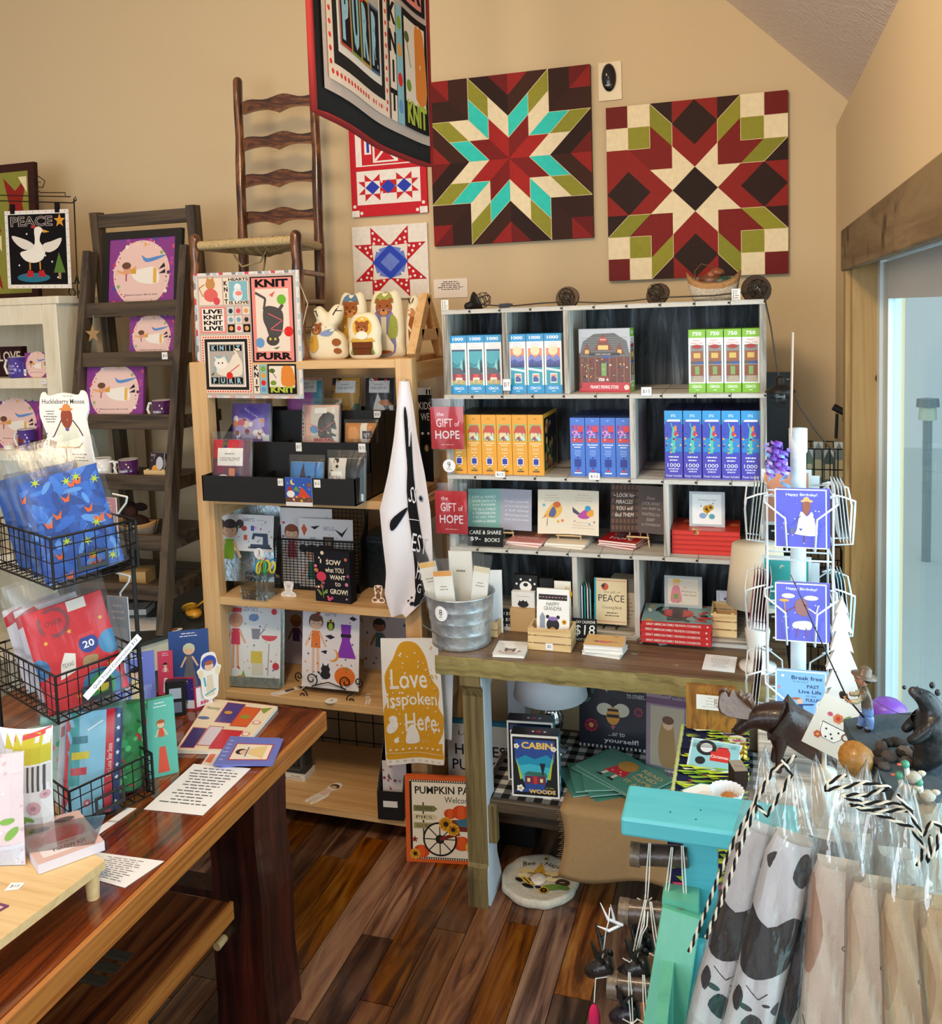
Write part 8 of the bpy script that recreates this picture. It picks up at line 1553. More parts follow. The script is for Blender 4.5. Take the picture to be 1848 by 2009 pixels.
for s_ in (-1,1):
 q=MB();a=Art(.09,.06);a.blob([(.75,.05),(.4,.1),(.05,.35),(.1,.8),(.25,.95),(.3,.75),(.42,.98),(.5,.78),(.62,.95),(.68,.7),(.8,.85),(.85,.5)],'5a3a28',3);q.T=Matrix.Translation((-.09,s_*.010,.104)) @ Matrix.Rotation(s_*-.5,4,'Z') @ Matrix.Rotation(.5*s_,4,'X') @ Matrix.Scale(.95,4);q.prism([(x-.06,y-.008) for x,y in a.sh[0][0]],-.004,.004,'6a4a38');q.build('antler','resin',ms,bevel=.002)
q=MB();[q.ball((-.09,s_*.011,.099),.0022,'0a0808',6,5) for s_ in (-1,1)];[q.ball((-.119,s_*.005,.068),.0022,'0a0808',6,5) for s_ in (-1,1)];q.build('face_details','ceramic',ms)
# white tree
tr_=thing('wooden_tree','white carved layered pine tree ornament behind the fisher','ornament',(at(1652,1300,Y=1.76).x,1.77,HZ+.0005));H_=at(1640,1170,Y=1.77).z-HZ;q=MB()
n_=8;pts=[(0,H_)]
for k in range(n_):z_=H_*(1-(k+.85)/n_*.97);r_=.008+.034*(k+1)/n_;pts += [(r_*(1.15 if k % 2 else 1),z_),(r_*.62,z_+.004)]
pr=pts+[(.008,H_*.03),(.008,0)];q.prism([(-x,z_) for x,z_ in pr[1:]][::1]+[(x,z_) for x,z_ in pr[::-1]],-.009,.009,'ebe8e4');q.build('tree_shape','paintwood',tr_,bevel=.002);q=MB();q.lathe([(.03,0),(.03,.008)],16,'dedbd6');q.build('base','paintwood',tr_)
q=MB();cx=at(1613,1430,Y=1.5).x;a=Art(.07,.09);a.rect(0,0,1,1,'e6dfd2').blob([(.22,.52),(.26,.34),(.36,.24),(.64,.24),(.74,.34),(.78,.52)],'fbf7ee').line([(.22,.52),(.78,.52)],.02,'2a2624').line([(.22,.52),(.26,.34),(.36,.24),(.64,.24),(.74,.34),(.78,.52)],.012,'2a2624');a.dots([(.36,.42),(.5,.36),(.64,.44),(.56,.3),(.42,.28)],.025,'26222a').ell(.82,.42,.1,.1,'8a5a4a').ell(.82,.42,.06,.06,'e6dfd2').flower(.5,.68,.12,'e07a4a','c83a3a',6).ell(.66,.74,.12,.04,'8a9a4a',rot=1).ell(.3,.7,.06,.05,'c85a6a').flower(.24,.26,.09,'d05a4a','e8b04a',6)
q.box(-.035,.035,0,.0015,0,.09,'e6dfd2');q.art(a,-.035,0);tag(q.build('greeting_card','paper',loc=(cx,1.50,HZ+.128),rot=(-.1,.42,.0)),'tilted cream card with a floral teacup beside moose','card')
q=MB();q.lathe([(.02,0),(.02,.09),(.004,.095),(.003,.135)],12,'cfc8b8');tag(q.build('card_holder','plastic',loc=(cx+.004,1.512,HZ+.0005)),'short cream post holding the teacup card','stand')
# bear sculpture on a slate slab
SB=thing('slate_table','resin slate slab on log stump with bark and stones','figurine base',(0,0,HZ+.0006));sz_=1.148;R=random.Random(8)
ol=[at(x,y,Z=sz_) for x,y in ((1655,1412),(1668,1440),(1700,1480),(1740,1540),(1760,1560),(1900,1545),(1900,1400),(1790,1398),(1700,1404))];ol=[(min(p_.x,.274),p_.y) for p_ in ol];n_=len(ol)
q=MB();q.add([(x,y,sz_-HZ) for x,y in ol]+[(x,y,sz_-HZ-.018) for x,y in ol],[tuple(range(n_-1,-1,-1)),tuple(range(n_,2*n_))]+[(i,i+n_,(i+1) % n_+n_,(i+1) % n_) for i in range(n_)],'3f4a52');q.build('slate_slab','stone',SB)
lx_,ly_=.205,1.36;q=MB();q.lathe([(.05,0),(.052,.04),(.046,.1),(.05,.19),(.0,.195)],16,'7a5a3c',(lx_,ly_,0),wav=lambda a,z:.06*math.sin(a*5+z*20));q.build('log_stump','stone',SB)
q=MB();pp_=at(1694,1480,Y=1.30);q.lathe([(.024,0),(.022,.05),(0,.052)],14,'a87434',(0,0,0));q.build('cut_branch','resin',SB,loc=(pp_.x,1.335,pp_.z-HZ-.03),rot=(1.0,0,-.3))
for k in range(14):q=MB();pk_=at(1715+R.uniform(0,90),1440+R.uniform(0,60),Z=sz_+.008);q.ball((min(pk_.x,.255),pk_.y,sz_-HZ+.004),(R.uniform(.008,.016),R.uniform(.006,.012),R.uniform(.004,.01)),R.choice(('2a2220','4a4240','6a625e','1c1816')),7,5,warp=lambda p_:1+.2*math.sin(p_.x*9+p_.z*7));q.build('bark_chunk','stone',SB)
# fishing boy figurine
fy_=1.405;fp=at(1700,1404,Y=fy_);by=thing('fisher_figurine','little fisher boy figurine in brown hat and blue jeans','figurine',(fp.x,fy_,sz_+.0006));k_=.82
N=[(0,0,.036,.0085),(0,0,.05,.0095),(-.001,0,.062,.0098),(-.003,0,.071,.0045),(.004,0,.026,.0075),(.005,.0,.012,.0062),(.004,0,.003,.006),(-.004,0,.003,.0035),(.0,.008,.026,.0075),(-.006,.009,.012,.0062),(-.007,.009,.003,.006),(-.014,.009,.003,.0035),(-.003,-.009,.062,.0052),(-.013,-.011,.05,.0042),(-.026,-.009,.048,.0036),(-.003,.009,.062,.0052),(-.013,.012,.052,.0042),(-.024,.009,.053,.0036)]
skin('body','resin',by,N,[(0,1),(1,2),(2,3),(0,4),(4,5),(5,6),(6,7),(0,8),(8,9),(9,10),(10,11),(2,12),(12,13),(13,14),(2,15),(15,16),(16,17)],lambda c:'2a1c16' if c.z < .006 else ('7a98d0' if c.z < .038 else ('b8845a' if c.x < -.021 else ('b8b090' if c.x < -.009 else '6a5a48'))))
q=MB();q.ball((-.006,0,.08),(.0088,.008,.0092),'c88a68',12,9);q.ball((-.0145,0,.0785),(.0025,.0022,.002),'c07a5a',8,6);[q.ball((-.0125,s_*.0032,.0815),.0013,'1a1412',6,5) for s_ in (-1,1)];q.ball((-.013,0,.0745),(.0018,.003,.0008),'8a3a30',6,5);[q.ball((-.005,s_*.008,.079),(.002,.0015,.003),'c07a5a',6,5) for s_ in (-1,1)];q.build('head','resin',by)
q=MB();q.ball((.0,0,.083),(.0085,.0088,.008),'2a1c18',10,8);q.build('hair','resin',by)
q=MB();q.lathe([(.019,-.002),(.0195,-.001),(.012,.0005),(.0095,.002),(.009,.009),(.006,.012),(0,.0125)],22,'6a5442',wav=lambda a,z:.05*math.sin(2*a));q.build('hat','resin',by,loc=(-.003,0,.0885),rot=(0,.22,0))
for i,s_ in enumerate((-1,1)):q=MB();[q.tube([(-.026,s_*.009,.049+.003*i),(-.030-.001*f_,s_*.0065,.051+.0018*f_-.002),(-.0295,s_*.0035,.0505+.0018*f_-.002)],.0011,5,'b8845a') for f_ in range(4)];q.tube([(-.026,s_*.009,.050),(-.027,s_*.005,.046)],.0012,5,'b8845a');q.build('hand_fingers','resin',by)
# rod
rt=at(1551,1127,Y=fy_)-Vector(by.location);rd=thing('fishing_rod','thin dark toy fishing rod held by the fisher boy','fishing rod',by.location);q=MB();q.tube([(-.004,0,.022),(-.028,0,.0515),(rt.x,0,rt.z)],[.0016,.0014,.0007],6,'2a1c1a');q.build('rod','resin',rd)
q=MB();q.tube([(-.034,-.004,.054),(-.034,.004,.054)],.0045,10,'2a1c18');q.build('reel','resin',rd)
for k in range(5):q=MB();u=.2+.18*k;pz=Vector((-.028,0,.0515)).lerp(Vector((rt.x,0,rt.z)),u);q.tube([pz+Vector((.0022*math.cos(t_),.0022*math.sin(t_),.001)) for t_ in [j*PI/3 for j in range(6)]],.0004,4,'2a2422',closed=True);q.build('line_guide','iron',rd)
# bear
bp0=at(1808,1525,Y=1.30);br=thing('bear_figurine','black bear figurine standing on slate, nose raised to fisher','figurine',(.243,1.31,sz_+.0006),(0,0,.1))
N=[(0,0,.035,.034,.03),(0,0,.065,.026,.026),(-.004,0,.085,.016),(-.012,0,.1,.0155),(-.026,0,.108,.009),(-.036,0,.113,.006),(-.02,-.012,.012,.013),(-.034,-.013,.007,.008),(-.012,.014,.012,.013),(-.026,.015,.007,.008),(-.016,-.02,.066,.010),(-.032,-.02,.05,.008),(-.042,-.017,.046,.006),(-.016,.02,.066,.01),(-.03,.021,.05,.008),(-.038,.02,.042,.006)]
skin('body','resin',br,N,[(0,1),(1,2),(2,3),(3,4),(4,5),(0,6),(6,7),(0,8),(8,9),(1,10),(10,11),(11,12),(1,13),(13,14),(14,15)],lambda c:'17171a' if c.x > -.028 or c.z < .09 else '3a3432')
q=MB();[q.ball((-.002,s_*.012,.115),(.004,.003,.005),'17171a',8,6) for s_ in (-1,1)];q.build('ears','resin',br);q=MB();q.ball((-.041,0,.115),.003,'060606',6,5);[q.ball((-.022,s_*.008,.113),.0015,'050505',6,5) for s_ in (-1,1)];q.build('face_details','ceramic',br)
q=MB();a0=by.location+Vector((.008,-.003,.055));a1=br.location+Vector((-.012,-.012,.088));q.tube([a0.lerp(a1,t_)+Vector((0,-.004,-.012*math.sin(PI*t_))) for t_ in [k/12 for k in range(13)]],.0005,4,'4a4a4a');tag(q.build('fishing_line','plastic'),'thin line drooping between fisher boy and black bear','line')
# ducks
DL=['green headed duck figurine standing topmost of the duck trio','green headed duck figurine facing the stump in the trio','green headed duck figurine with red bill low in the trio']
for i,(px,py) in enumerate(((1785,1536),(1774,1560),(1812,1572))):
 Yd=1.2;pz=at(px,py,Y=Yd);t=thing('duck_figurine',DL[i],'figurine',(pz.x,Yd,pz.z),(0,0,(.2,-.2,.1)[i]));q=MB();q.ball((.004,0,.008),(.011,.007,.008),'b0a08c',10,7);q.ball((.014,0,.013),(.006,.003,.004),'c8b8a4',8,5);q.build('body','resin',t);q=MB();q.tube([(-.003,0,.011),(-.005,0,.022)],.0035,7,'e0dcd0');q.ball((-.006,0,.025),.0055,'3f8a6e',10,7);q.build('head','resin',t);q=MB();q.ball((-.0125,0,.0245),(.004,.0025,.0016),'d8644a',7,5);q.build('bill','resin',t)
q=MB();pz=at(1793,1575,Y=1.2);q.lathe([(.03,HZ+.0005-pz.z),(.026,-.09),(.034,-.02),(.026,.0)],14,'8a7a66',wav=lambda a,z:.1*math.sin(a*4));dk=tag(q.build('duck_rock','stone',loc=(pz.x,1.2,pz.z)),'rocky brown perch beneath the duck trio','base')
p=at(1742,1380,Y=1.72);t=thing('white_canister','white canister with purple and blue lid behind fisher boy','canister',(p.x,1.72,HZ+.0005));q=MB();q.lathe([(.026,0),(.03,.01),(.03,.105)],24,'e4ecf2');q.build('canister_body','plastic',t);q=MB();q.lathe([(.031,.105),(.032,.12),(.02,.13),(0,.132)],24,'7a4ab8');q.build('lid','plastic',t)
# white cupboard behind the spinner
goods('white_cupboard','white panelled cupboard door behind card spinner','cupboard',.02,2.34,.36,.12,.59,.03,lambda a:a.rect(0,0,1,1,'e6eaee').frame(.1,.06,.9,.94,.04,'c8d0d6').rect(.2,.1,.8,.9,'dde3e8'),c='e6eaee',mat='plastic') if False else None
# path lamp outside
t=thing('path_lamp','garden path lamp post outside the glass door','lamp',(XR+.9,2.9,-.05));pl_=at(1820,810,X=XR+.9);t.location=(XR+.9,pl_.y,-.05);q=MB();q.lathe([(.03,0),(.03,pl_.z)],14,'9aa8ac');q.build('post','plastic',t);q=MB();q.lathe([(.06,pl_.z),(.055,pl_.z+.09)],4,'e8f0dc');q.build('lantern','plastic',t);q=MB();q.lathe([(.075,pl_.z+.09),(.07,pl_.z+.15)],4,'8a9aa4');q.build('cap','plastic',t)
# ---------------------------------------------------------------- foreground right: turquoise stand, wrapped towels, hanging ornaments
ts=thing('turquoise_stand','turquoise painted wooden stand with flat arm and splayed green leg','stand',(0,0,0))
AZ=1.10;f0,f1=at(1217,1604,Z=AZ),at(1450,1632,Z=AZ);b0=at(1234,1538,Z=AZ);az=AZ-(at(1217,1604,Y=f0.y).z-at(1217,1640,Y=f0.y).z)
q=MB();q.box(f0.x,.06,f0.y,b0.y,az,AZ);q.build('arm','tealpaint',ts,bevel=.004)
for dx,dy in ((.035,.03),(.075,.045),(.07,.02)):q=MB();q.lathe([(.0012,0),(.0012,.0006)],8,'2a5a5a');q.build('nail_head','iron',ts,loc=(f0.x+dx+.03,f0.y+dy,AZ))
part('post','tealpaint',ts,(-.092,-.046,1.20,1.245,0,az),bevel=.003)
q=MB();bar(q,(-.04,1.225,az-.13),(.03,1.225,az-.005),.02,.016);q.build('brace','tealpaint',ts)
la,lb_=at(1338,1785,Y=1.165),at(1303,2009,Y=1.12);d_=(lb_-la);e_=la+d_*(la.z/(-d_.z))
q=MB();bar(q,e_,la,.052,.03);q.build('splayed_leg','greenpaint',ts,bevel=.002)
q=MB();q.box(-.118,-.07,1.165,1.20,la.z-.03,la.z+.012);q.build('leg_block','greenpaint',ts)
part('bin_floor','tealpaint',ts,(-.10,.272,.84,1.16,.74,.765));part('bin_front','tealpaint',ts,(-.10,.272,.84,.855,.765,.83));part('bin_side','greenpaint',ts,(-.115,-.10,.84,1.16,.70,.93));part('bin_back','tealpaint',ts,(-.10,.272,1.145,1.16,.765,.95))
for x in (-.10,.235):
 for y in (.85,1.115):part('leg','tealpaint',ts,(x,x+.035,y,y+.03,0,.74))
# pipe pegs with ornaments on strings
def peg(x0,x1,py,Y,r):
 a_,b_=at(x0,py,Y=Y),at(x1,py+6,Y=Y);b_.x=max(b_.x,-.09);q=MB();q.tube([a_,b_],r,14,'4a3a2e');q.tube([a_+Vector((-.002,0,0)),a_+Vector((.012,0,0))],r*1.12,14,'6a5a4a');q.build('peg','resin',ts);return a_,b_
pgs=[peg(1240,1350,1675,1.20,.0145),peg(1218,1312,1786,1.17,.0150),peg(1196,1285,1930,1.145,.0165)]
def stringy(q,pts,r=.0009):q.tube(pts,r,5,'e8e4da')
def moosehead(label,px,py,Y,s,strs,c='1a1614',fl=1,peg_i=1):
 p=at(px,py,Y=Y);t=thing('moose_ornament',label,'ornament',p);N=[(0,0,0,.012*s,.012*s),(-.012*fl*s,0,-.008*s,.009*s),(-.022*fl*s,0,-.013*s,.007*s),(.012*fl*s,0,.004*s,.012*s)]
 skin('head','resin',t,N,[(0,1),(1,2),(0,3)],c,1)
 q=MB()
 for k,s_ in enumerate((-1,1)):q.tube([(.002,s_*.006*s,.009*s),(-.004*fl*s,s_*.014*s,.022*s),(-.010*fl*s,s_*.016*s,.042*s)],[.003*s,.0035*s,.0015*s],6,c);q.tube([(-.004*fl*s,s_*.014*s,.022*s),(.008*s,s_*.018*s,.036*s)],[.0025*s,.001*s],5,c);q.ball((.008*fl*s,s_*.010*s,.010*s),(.004*s,.002*s,.006*s),c,6,5)
 q.build('antlers','resin',t);q=MB();top=pgs[peg_i][0]
 for dx in strs:g=Vector((p.x+dx,Y,pgs[peg_i][0].z+.0155));stringy(q,[(0,0,.008*s),(dx*.5,-.002,(g.z-p.z)*.6),(dx,-.016+.0*dx,g.z-p.z-.01),(dx,.0,g.z-p.z)])
 q.build('hanging_string','cloth',t);return t
moosehead('black moose head ornament dangling farthest out beside lowest peg',1182,1895,1.15,1.15,(.012,));moosehead('black moose head ornament hanging close to green leg',1250,1895,1.155,1.25,(.012,.016));moosehead('dark moose ornament in shadow under the middle peg',1262,1850,1.19,1.1,(.004,),'141414');moosehead('dark purple trimmed moose ornament under the lowest peg',1232,1985,1.14,1.2,(.004,.008),'1c1620',1,2)
t=thing('antler_ornament','white antler ornament hooked on the middle peg','ornament',at(1222,1815,Y=1.155));q=MB()
for a0 in (((0,0,0),(-.02,-.004,.008),(-.03,-.004,.03)),((-.004,0,-.001),(-.018,-.008,-.006),(-.034,-.008,-.002)),((-.012,0,.006),(-.016,-.002,.028))):q.tube(a0,[.0022]*(len(a0)-1)+[.0006],6,'e0e2e6')
q.build('antler','plastic',t)
t=thing('pink_ornament','small pink feather ornament on a string at lowest peg','ornament',at(1166,1985,Y=1.14));q=MB();q.ball((0,0,-.004),(.008,.005,.022),'c8285a',10,8,warp=lambda p_:1-.3*p_.z);q.build('feather','cloth',t);q=MB();stringy(q,[(0,0,.014),(.003,0,.05),(.02,0,.056)]);q.build('hanging_string','cloth',t)
for i,(x0,y0,x1,y1,Y,k) in enumerate(((1274,1660,1268,1772,1.183,0),(1318,1668,1305,1778,1.183,0),(1338,1665,1345,1770,1.183,0),(1266,1772,1240,1890,1.152,1),(1276,1776,1292,1880,1.152,1),(1234,1915,1240,2009,1.125,2),(1262,1920,1268,2009,1.125,2))):
 a_,b_=at(x0,y0,Y=Y),at(x1,y1,Y=Y);t=thing('hanging_string','white string loop knotted on the %s peg, %s' % (('upper','middle','lower')[k],('end nearest the burlap','end between the others','end touching the post','long loop toward moose heads','loop slanting to the green leg','loop over the moose head','loop beside the green leg')[i]),'string',a_);q=MB();d_=b_-a_
 for s_ in (-1,1):stringy(q,[(s_*.001,.004,.002),d_*.5+Vector((s_*.002,0,0)),d_+Vector((s_*.0014,0,0))])
 stringy(q,[d_,d_+Vector((-.012,-.004,.008))]);stringy(q,[d_,d_+Vector((.008,-.004,.012))]);q.ball(tuple(d_),.0028,'e8e4da',8,6);q.build('loop','cloth',t)
# wrapped towels
def cowp(seed):
 def f(a):
  a.rect(0,0,1,1,'f2eae8');R=random.Random(seed)
  a.blob([(0,.4),(.3,.34),(.6,.38),(1,.5),(1,.62),(.7,.68),(.4,.6),(0,.64)],'19191d').ell(.36,.2,.1,.07,'2a2a30').ell(.62,.24,.06,.04,'3a2a2a').blob([(.55,.86),(.72,.82),(.85,.9),(.75,.97),(.6,.95)],'24242a').blob([(.1,.9),(.22,.86),(.25,.94)],'2a2a30').blob([(.1,.2),(.25,.16),(.3,.24),(.18,.28)],'24242a').blob([(.35,.1),(.6,.06),(.62,.16),(.45,.18)],'1c1c20').blob([(.7,.22),(.84,.2),(.82,.27)],'4a3a3a').line([(.3,.3),(.5,.26),(.6,.3)],.02,'3a3030')
 return f
def peach(c,d):
 def f(a):a.rect(0,0,1,1,c).blob([(0,.55),(.2,.5),(.35,.7),(.2,.9),(0,.92)],d).ell(.62,.66,.05,.06,'8a6a54').ell(.62,.66,.03,.04,c).line([(.1,.28),(.3,.18),(.6,.16)],.03,'3a3034').rect(.15,0,.9,.22,'eadfe4')
 return f
def pack(label,bx,by_,tx,ty,fx,fy,Y,wpx,art,c,seed,th=.022,ext=.25):
 B,T,F_=at(bx,by_,Y=Y),at(tx,ty,Y=Y),at(fx,fy,Y=Y);up=(T-B).normalized();rt_=Vector((up.z,0,-up.x));B=B-up*max(0,(B.z-.768)/up.z*1.0)
 H=(T-B).length;w=wpx/FPX*Y*1.0;t=thing('wrapped_towel',label,'towel',B);t.matrix_world=Matrix(((rt_.x,0,up.x,B.x),(0,1,0,B.y),(rt_.z,0,up.z,B.z),(0,0,0,1)))
 def sf(u,v):k=1-.25*max(0,(v-.93)/.07)**2;return (w/2*k*math.sin((u-.5)*PI),-th*k*math.cos((u-.5)*PI)**.6,H*v)
 sf=lattice(sf,10,16);a=Art(w,H*.6);art(a);a.sh=[([(x,y+H*.4) for x,y in P],cc,kk) for P,cc,kk in a.sh];a.h=H;a.strips(10,16);q=MB();q.art(a,0,0,fn=lambda u,v,e:Vector(sf(u,v))+Vector((0,-.0006-e,0)));q.grid(sf,10,16,c);q.grid(lambda u,v:(sf(1-u,v)[0],.008,sf(u,v)[2]),2,2,c);q.add([sf(i/10,1) for i in range(11)]+[(w*.38,.008,H),(-w*.38,.008,H)],[tuple(range(13))],c);q.build('rolled_towel','cloth',t)
 FL=(F_-B);hx,hz=FL.dot(rt_),FL.dot(up)
 def bf(sg):
  def g(u,v):
   z_=hz*v;k=1 if z_ < H*.98 else max(0,1-(z_-H*.98)/(hz-H*.98));cx_=0 if z_ < H*.98 else hx*(1-k);wd=(w/2+.003)*(k**.75 if k < 1 else 1)
   return (cx_+wd*(2*u-1),sg*(th+.005)*(1-(2*u-1)**6)*k-.0008*sg-.002*math.sin(u*13+v*31+seed),z_)
  return g
 q=MB();q.grid(bf(-1),12,30);q.grid(bf(.5),6,20);q.build('clear_bag','cello',t);return t
pack('cow print towel in clear bag leaning next to turquoise arm',1395,2009,1497,1622,1502,1462,1.05,92,cowp(1),'e6dcd8',1)
pack('cow print towel in clear bag, second from the turquoise arm',1468,2009,1560,1640,1560,1495,1.02,92,cowp(2),'e0d2c4',2)
pack('black edged towel in clear bag behind the peach ones',1545,2009,1620,1655,1600,1478,1.04,80,lambda a:a.rect(0,0,1,1,'1a181c').blob([(.5,.05),(1,.1),(1,.3),(.6,.28)],'d8c8b8').blob([(.55,.7),(1,.72),(1,.86),(.6,.82)],'d8c8b8'),'1a181c',3)
pack('peach towel with printed snout in tall clear bag',1622,2009,1645,1690,1660,1500,1.0,100,peach('ecd2bc','c89a7c'),'e8ceb8',4)
pack('peach towel in clear bag next to the printed snout one',1705,2009,1712,1725,1722,1512,.985,95,peach('eacdb0','dcb896'),'e4c8ac',5)
pack('tan towel in clear bag beside the door edge bag',1785,2009,1775,1745,1790,1545,.97,95,peach('e0bd92','cfa678'),'d8b68c',6)
pack('tan towel in clear bag nearest the glass door',1862,2009,1842,1765,1850,1560,.96,95,peach('dcb484','c69c6a'),'d4ae80',7)
pack('amber towel in clear bag rear row behind the peach towels',1680,1990,1675,1640,1700,1490,1.09,80,lambda a:a.rect(0,0,1,1,'cdbfae').blob([(.2,.8),(.5,.78),(.5,.92),(.25,.9)],'3a3030'),'cdbfae',8);pack('pale towel in clear bag in the rear row by door',1770,1990,1760,1670,1775,1520,1.08,85,lambda a:a.rect(0,0,1,1,'d2c6b8').blob([(.4,.8),(.7,.76),(.7,.9)],'2a2626'),'d2c6b8',9)
# black and cream twisted twine
def twine(label,path,Y,r=.0018):
 P=[at(x,y,Y=Y+(d[0] if d else 0)) for x,y,*d in path];S=[]
 for a_,b_ in zip(P,P[1:]):n_=max(2,int((b_-a_).length/.0022));S += [a_.lerp(b_,k/n_) for k in range(n_)]
 S.append(P[-1]);t=thing('twine',label,'twine',S[0])
 for st,c in ((0,'1c1a1a'),(PI,'d8ccb8')):
  q=MB();pts=[]
  for i,p_ in enumerate(S):d=(S[min(i+1,len(S)-1)]-S[max(i-1,0)]).normalized();a_=d.cross(Vector((0,1,0)));a_=a_.normalized() if a_.length > 1e-3 else Vector((1,0,0));b_=a_.cross(d);an=i*.75+st;pts.append(p_-S[0]+(a_*math.cos(an)+b_*math.sin(an))*r*.62)
  q.tube(pts,r*.8,5,c);q.build('strand','cloth',t)
twine('braided black and cream twine draped over the cow print bags',[(1560,1482),(1545,1497),(1515,1512),(1498,1545),(1475,1585),(1440,1650),(1410,1720),(1380,1800),(1352,1868)],.99)
twine('second braided twine strand tied beside the cow print bags',[(1535,1490),(1552,1520),(1530,1560),(1505,1600),(1485,1580),(1460,1640),(1440,1700),(1415,1770),(1385,1840)],.985)
twine('coiled black and cream twine bundle lying over the bag tops',[(1660,1520),(1625,1535),(1620,1550),(1650,1545),(1700,1535),(1745,1545),(1700,1560),(1650,1560),(1690,1575),(1750,1575),(1790,1590),(1720,1590),(1665,1578),(1730,1600),(1790,1625),(1812,1665),(1800,1700)],.94)
twine('black and cream twine loop hanging by the door side bags',[(1760,1560),(1785,1590),(1808,1640),(1830,1612),(1846,1620),(1838,1660),(1820,1690),(1826,1640)],.935)
# ---------------------------------------------------------------- goods on the varnished table
LT=LZ+.0008
bs=thing('basket_tower','three tier black wire basket tower on the varnished table','basket tower',(0,0,LZ));e1=Vector((.34,.94,0));e2=Vector((-.92,.39,0));BKt='1e1c1c';PH=1.19;PK=.72
tiers_=[(Vector((-1.352,1.425,0)),1.268,1.372),(Vector((-1.362,1.42,0)),.985,1.085),(Vector((-1.335,1.405,0)),.758,.85)]
for N_,zb_,zt_ in tiers_:
 zb_ -= LZ;zt_ -= LZ;L1,L2=.19,.30;q=MB();P3=lambda a_,b_,z_:N_+e1*a_+e2*b_+Vector((0,0,z_))
 for z_,r_ in ((zt_,.0028),(zt_-.02,.0014),((zb_+zt_)/2,.0014),(zb_+.02,.0014),(zb_,.0022)):q.tube([P3(0,0,z_),P3(L1,0,z_),P3(L1,L2,z_),P3(0,L2,z_)],r_,5,BKt,closed=True)
 for k in range(1,8):q.tube([P3(L1*k/8,L2,zt_),P3(L1*k/8,L2,zb_),P3(L1*k/8,0,zb_),P3(L1*k/8,0,zt_)],.0014,4,BKt)
 for k in range(1,12):q.tube([P3(L1,L2*k/12,zt_),P3(L1,L2*k/12,zb_),P3(0,L2*k/12,zb_),P3(0,L2*k/12,zt_)],.0014,4,BKt)
 for a_,b_ in ((0,0),(L1,0),(L1,L2),(0,L2)):q.tube([P3(a_,b_,zb_-.002),P3(a_,b_,zt_)],.003,6,BKt)
 bo=q.build('wire_basket','iron',bs)
 q=MB();c_=P3(.085,-.004,(zb_+zt_)/2-.008)
 for a_,b_,z0,z1 in ((-.034,.034,-.02,-.012),(-.034,.034,.012,.016),(-.034,-.028,-.012,.012),(.028,.034,-.012,.012)):q.add([c_+e1*s_+Vector((0,0,z_))-e2*y_ for y_ in (0,.002) for s_,z_ in ((a_,z0),(b_,z0),(b_,z1),(a_,z1))],[(3,2,1,0),(4,5,6,7),(0,1,5,4),(1,2,6,5),(2,3,7,6),(3,0,4,7)],'3a3836')
 q.build('label_holder','iron',bo)
q=MB();N_=tiers_[1][0]
for a_,b_ in ((0,.30),(.19,.30),(.19,.0)):p_=N_+e1*a_+e2*b_;q.tube([(p_.x,p_.y,0),(p_.x,p_.y,(.72 if b_ else .62))],.005,7,BKt)
q.build('tower_post','iron',bs);q=MB();h0,h1=at(12,938,Y=1.62),at(148,912,Y=1.66);q.tube([h0-Vector((0,0,LZ)),h1-Vector((0,0,LZ))],.009,9,'4a4644');pm=N_+e1*.19+e2*.30;q.tube([(pm.x,pm.y,.70),tuple(h0.lerp(h1,.3)-Vector((0,0,LZ)))],.005,6,BKt);q.build('tower_handle','iron',bs)
def fpack(label,tier,k,w,h,art,c,lean=.24,th=.045,along=.09,zip_=.22,nm='fabric_kit',extra=0):
 N_,zb_,zt_=tiers_[tier];b_=N_+e1*along+e2*k;t=thing(nm,label,'kit',(b_.x,b_.y,zb_+.003),(0,0,0));t.matrix_world=Matrix.Translation(t.location) @ Matrix.Rotation(PK if tier < 2 else .95,4,'Z') @ Matrix.Rotation(-lean,4,'X') @ Matrix.Rotation(-.2 if tier < 2 else .16,4,'Y');hb=h*(1-zip_);a=Art(w*.92,hb,c);art(a);a.strips(6,6)
 sf=lattice(lambda u,v:(w*.92*(u-.5),-th/2*(1-(2*u-1)**4*.7)*(.75+.25*math.sin(v*PI)),hb*v),6,6)
 q=MB();q.art(a,0,0,fn=lambda u,v,e:sf(u,v)+Vector((0,-.0006-e,0)));q.grid(sf,6,6,c);q.grid(lambda u,v:Vector((sf(u,v).x,-sf(u,v).y,sf(u,v).z)),6,6,c);q.grid(lambda u,v:(sf(u,1).x,sf(u,1).y*(1-2*v),hb),6,1,c)
 for s_ in (0,1):q.grid(lambda u,v:Vector((sf(s_,v).x,sf(s_,v).y*(1-2*u),sf(s_,v).z)),2,6,c)
 q.build('folded_fabric','cloth',t)
 def bf(sg):return lambda u,v:((w/2+.004)*(2*u-1),sg*((th/2+.004)*(1-(2*u-1)**8)*(1-max(0,(v-.7)/.3)**1.4)+.0012)-.003*math.sin(u*17+v*11+k*50)*math.sin(v*PI),h*v)
 q=MB();q.grid(bf(-1),12,14);q.grid(bf(1),8,8);q.build('clear_bag','bag',t);return t
def butter(a):
 a.rect(0,0,1,1,'2458b4');a.scatter(70,['3a78d4','1e4694','5a96e0','2a68c8'],.09,6,(0,0,1,1),('e',))
 R=random.Random(3)
 for i in range(15):x,y=R.random(),R.random();a.poly([(x-.06,y+.04),(x,y),(x+.06,y+.05),(x+.03,y-.03),(x-.03,y-.03)],'d8602a')
 for i in range(9):x,y=R.random(),R.random();a.star(x,y,.07,'b8cc2a',6,.3,R.random())
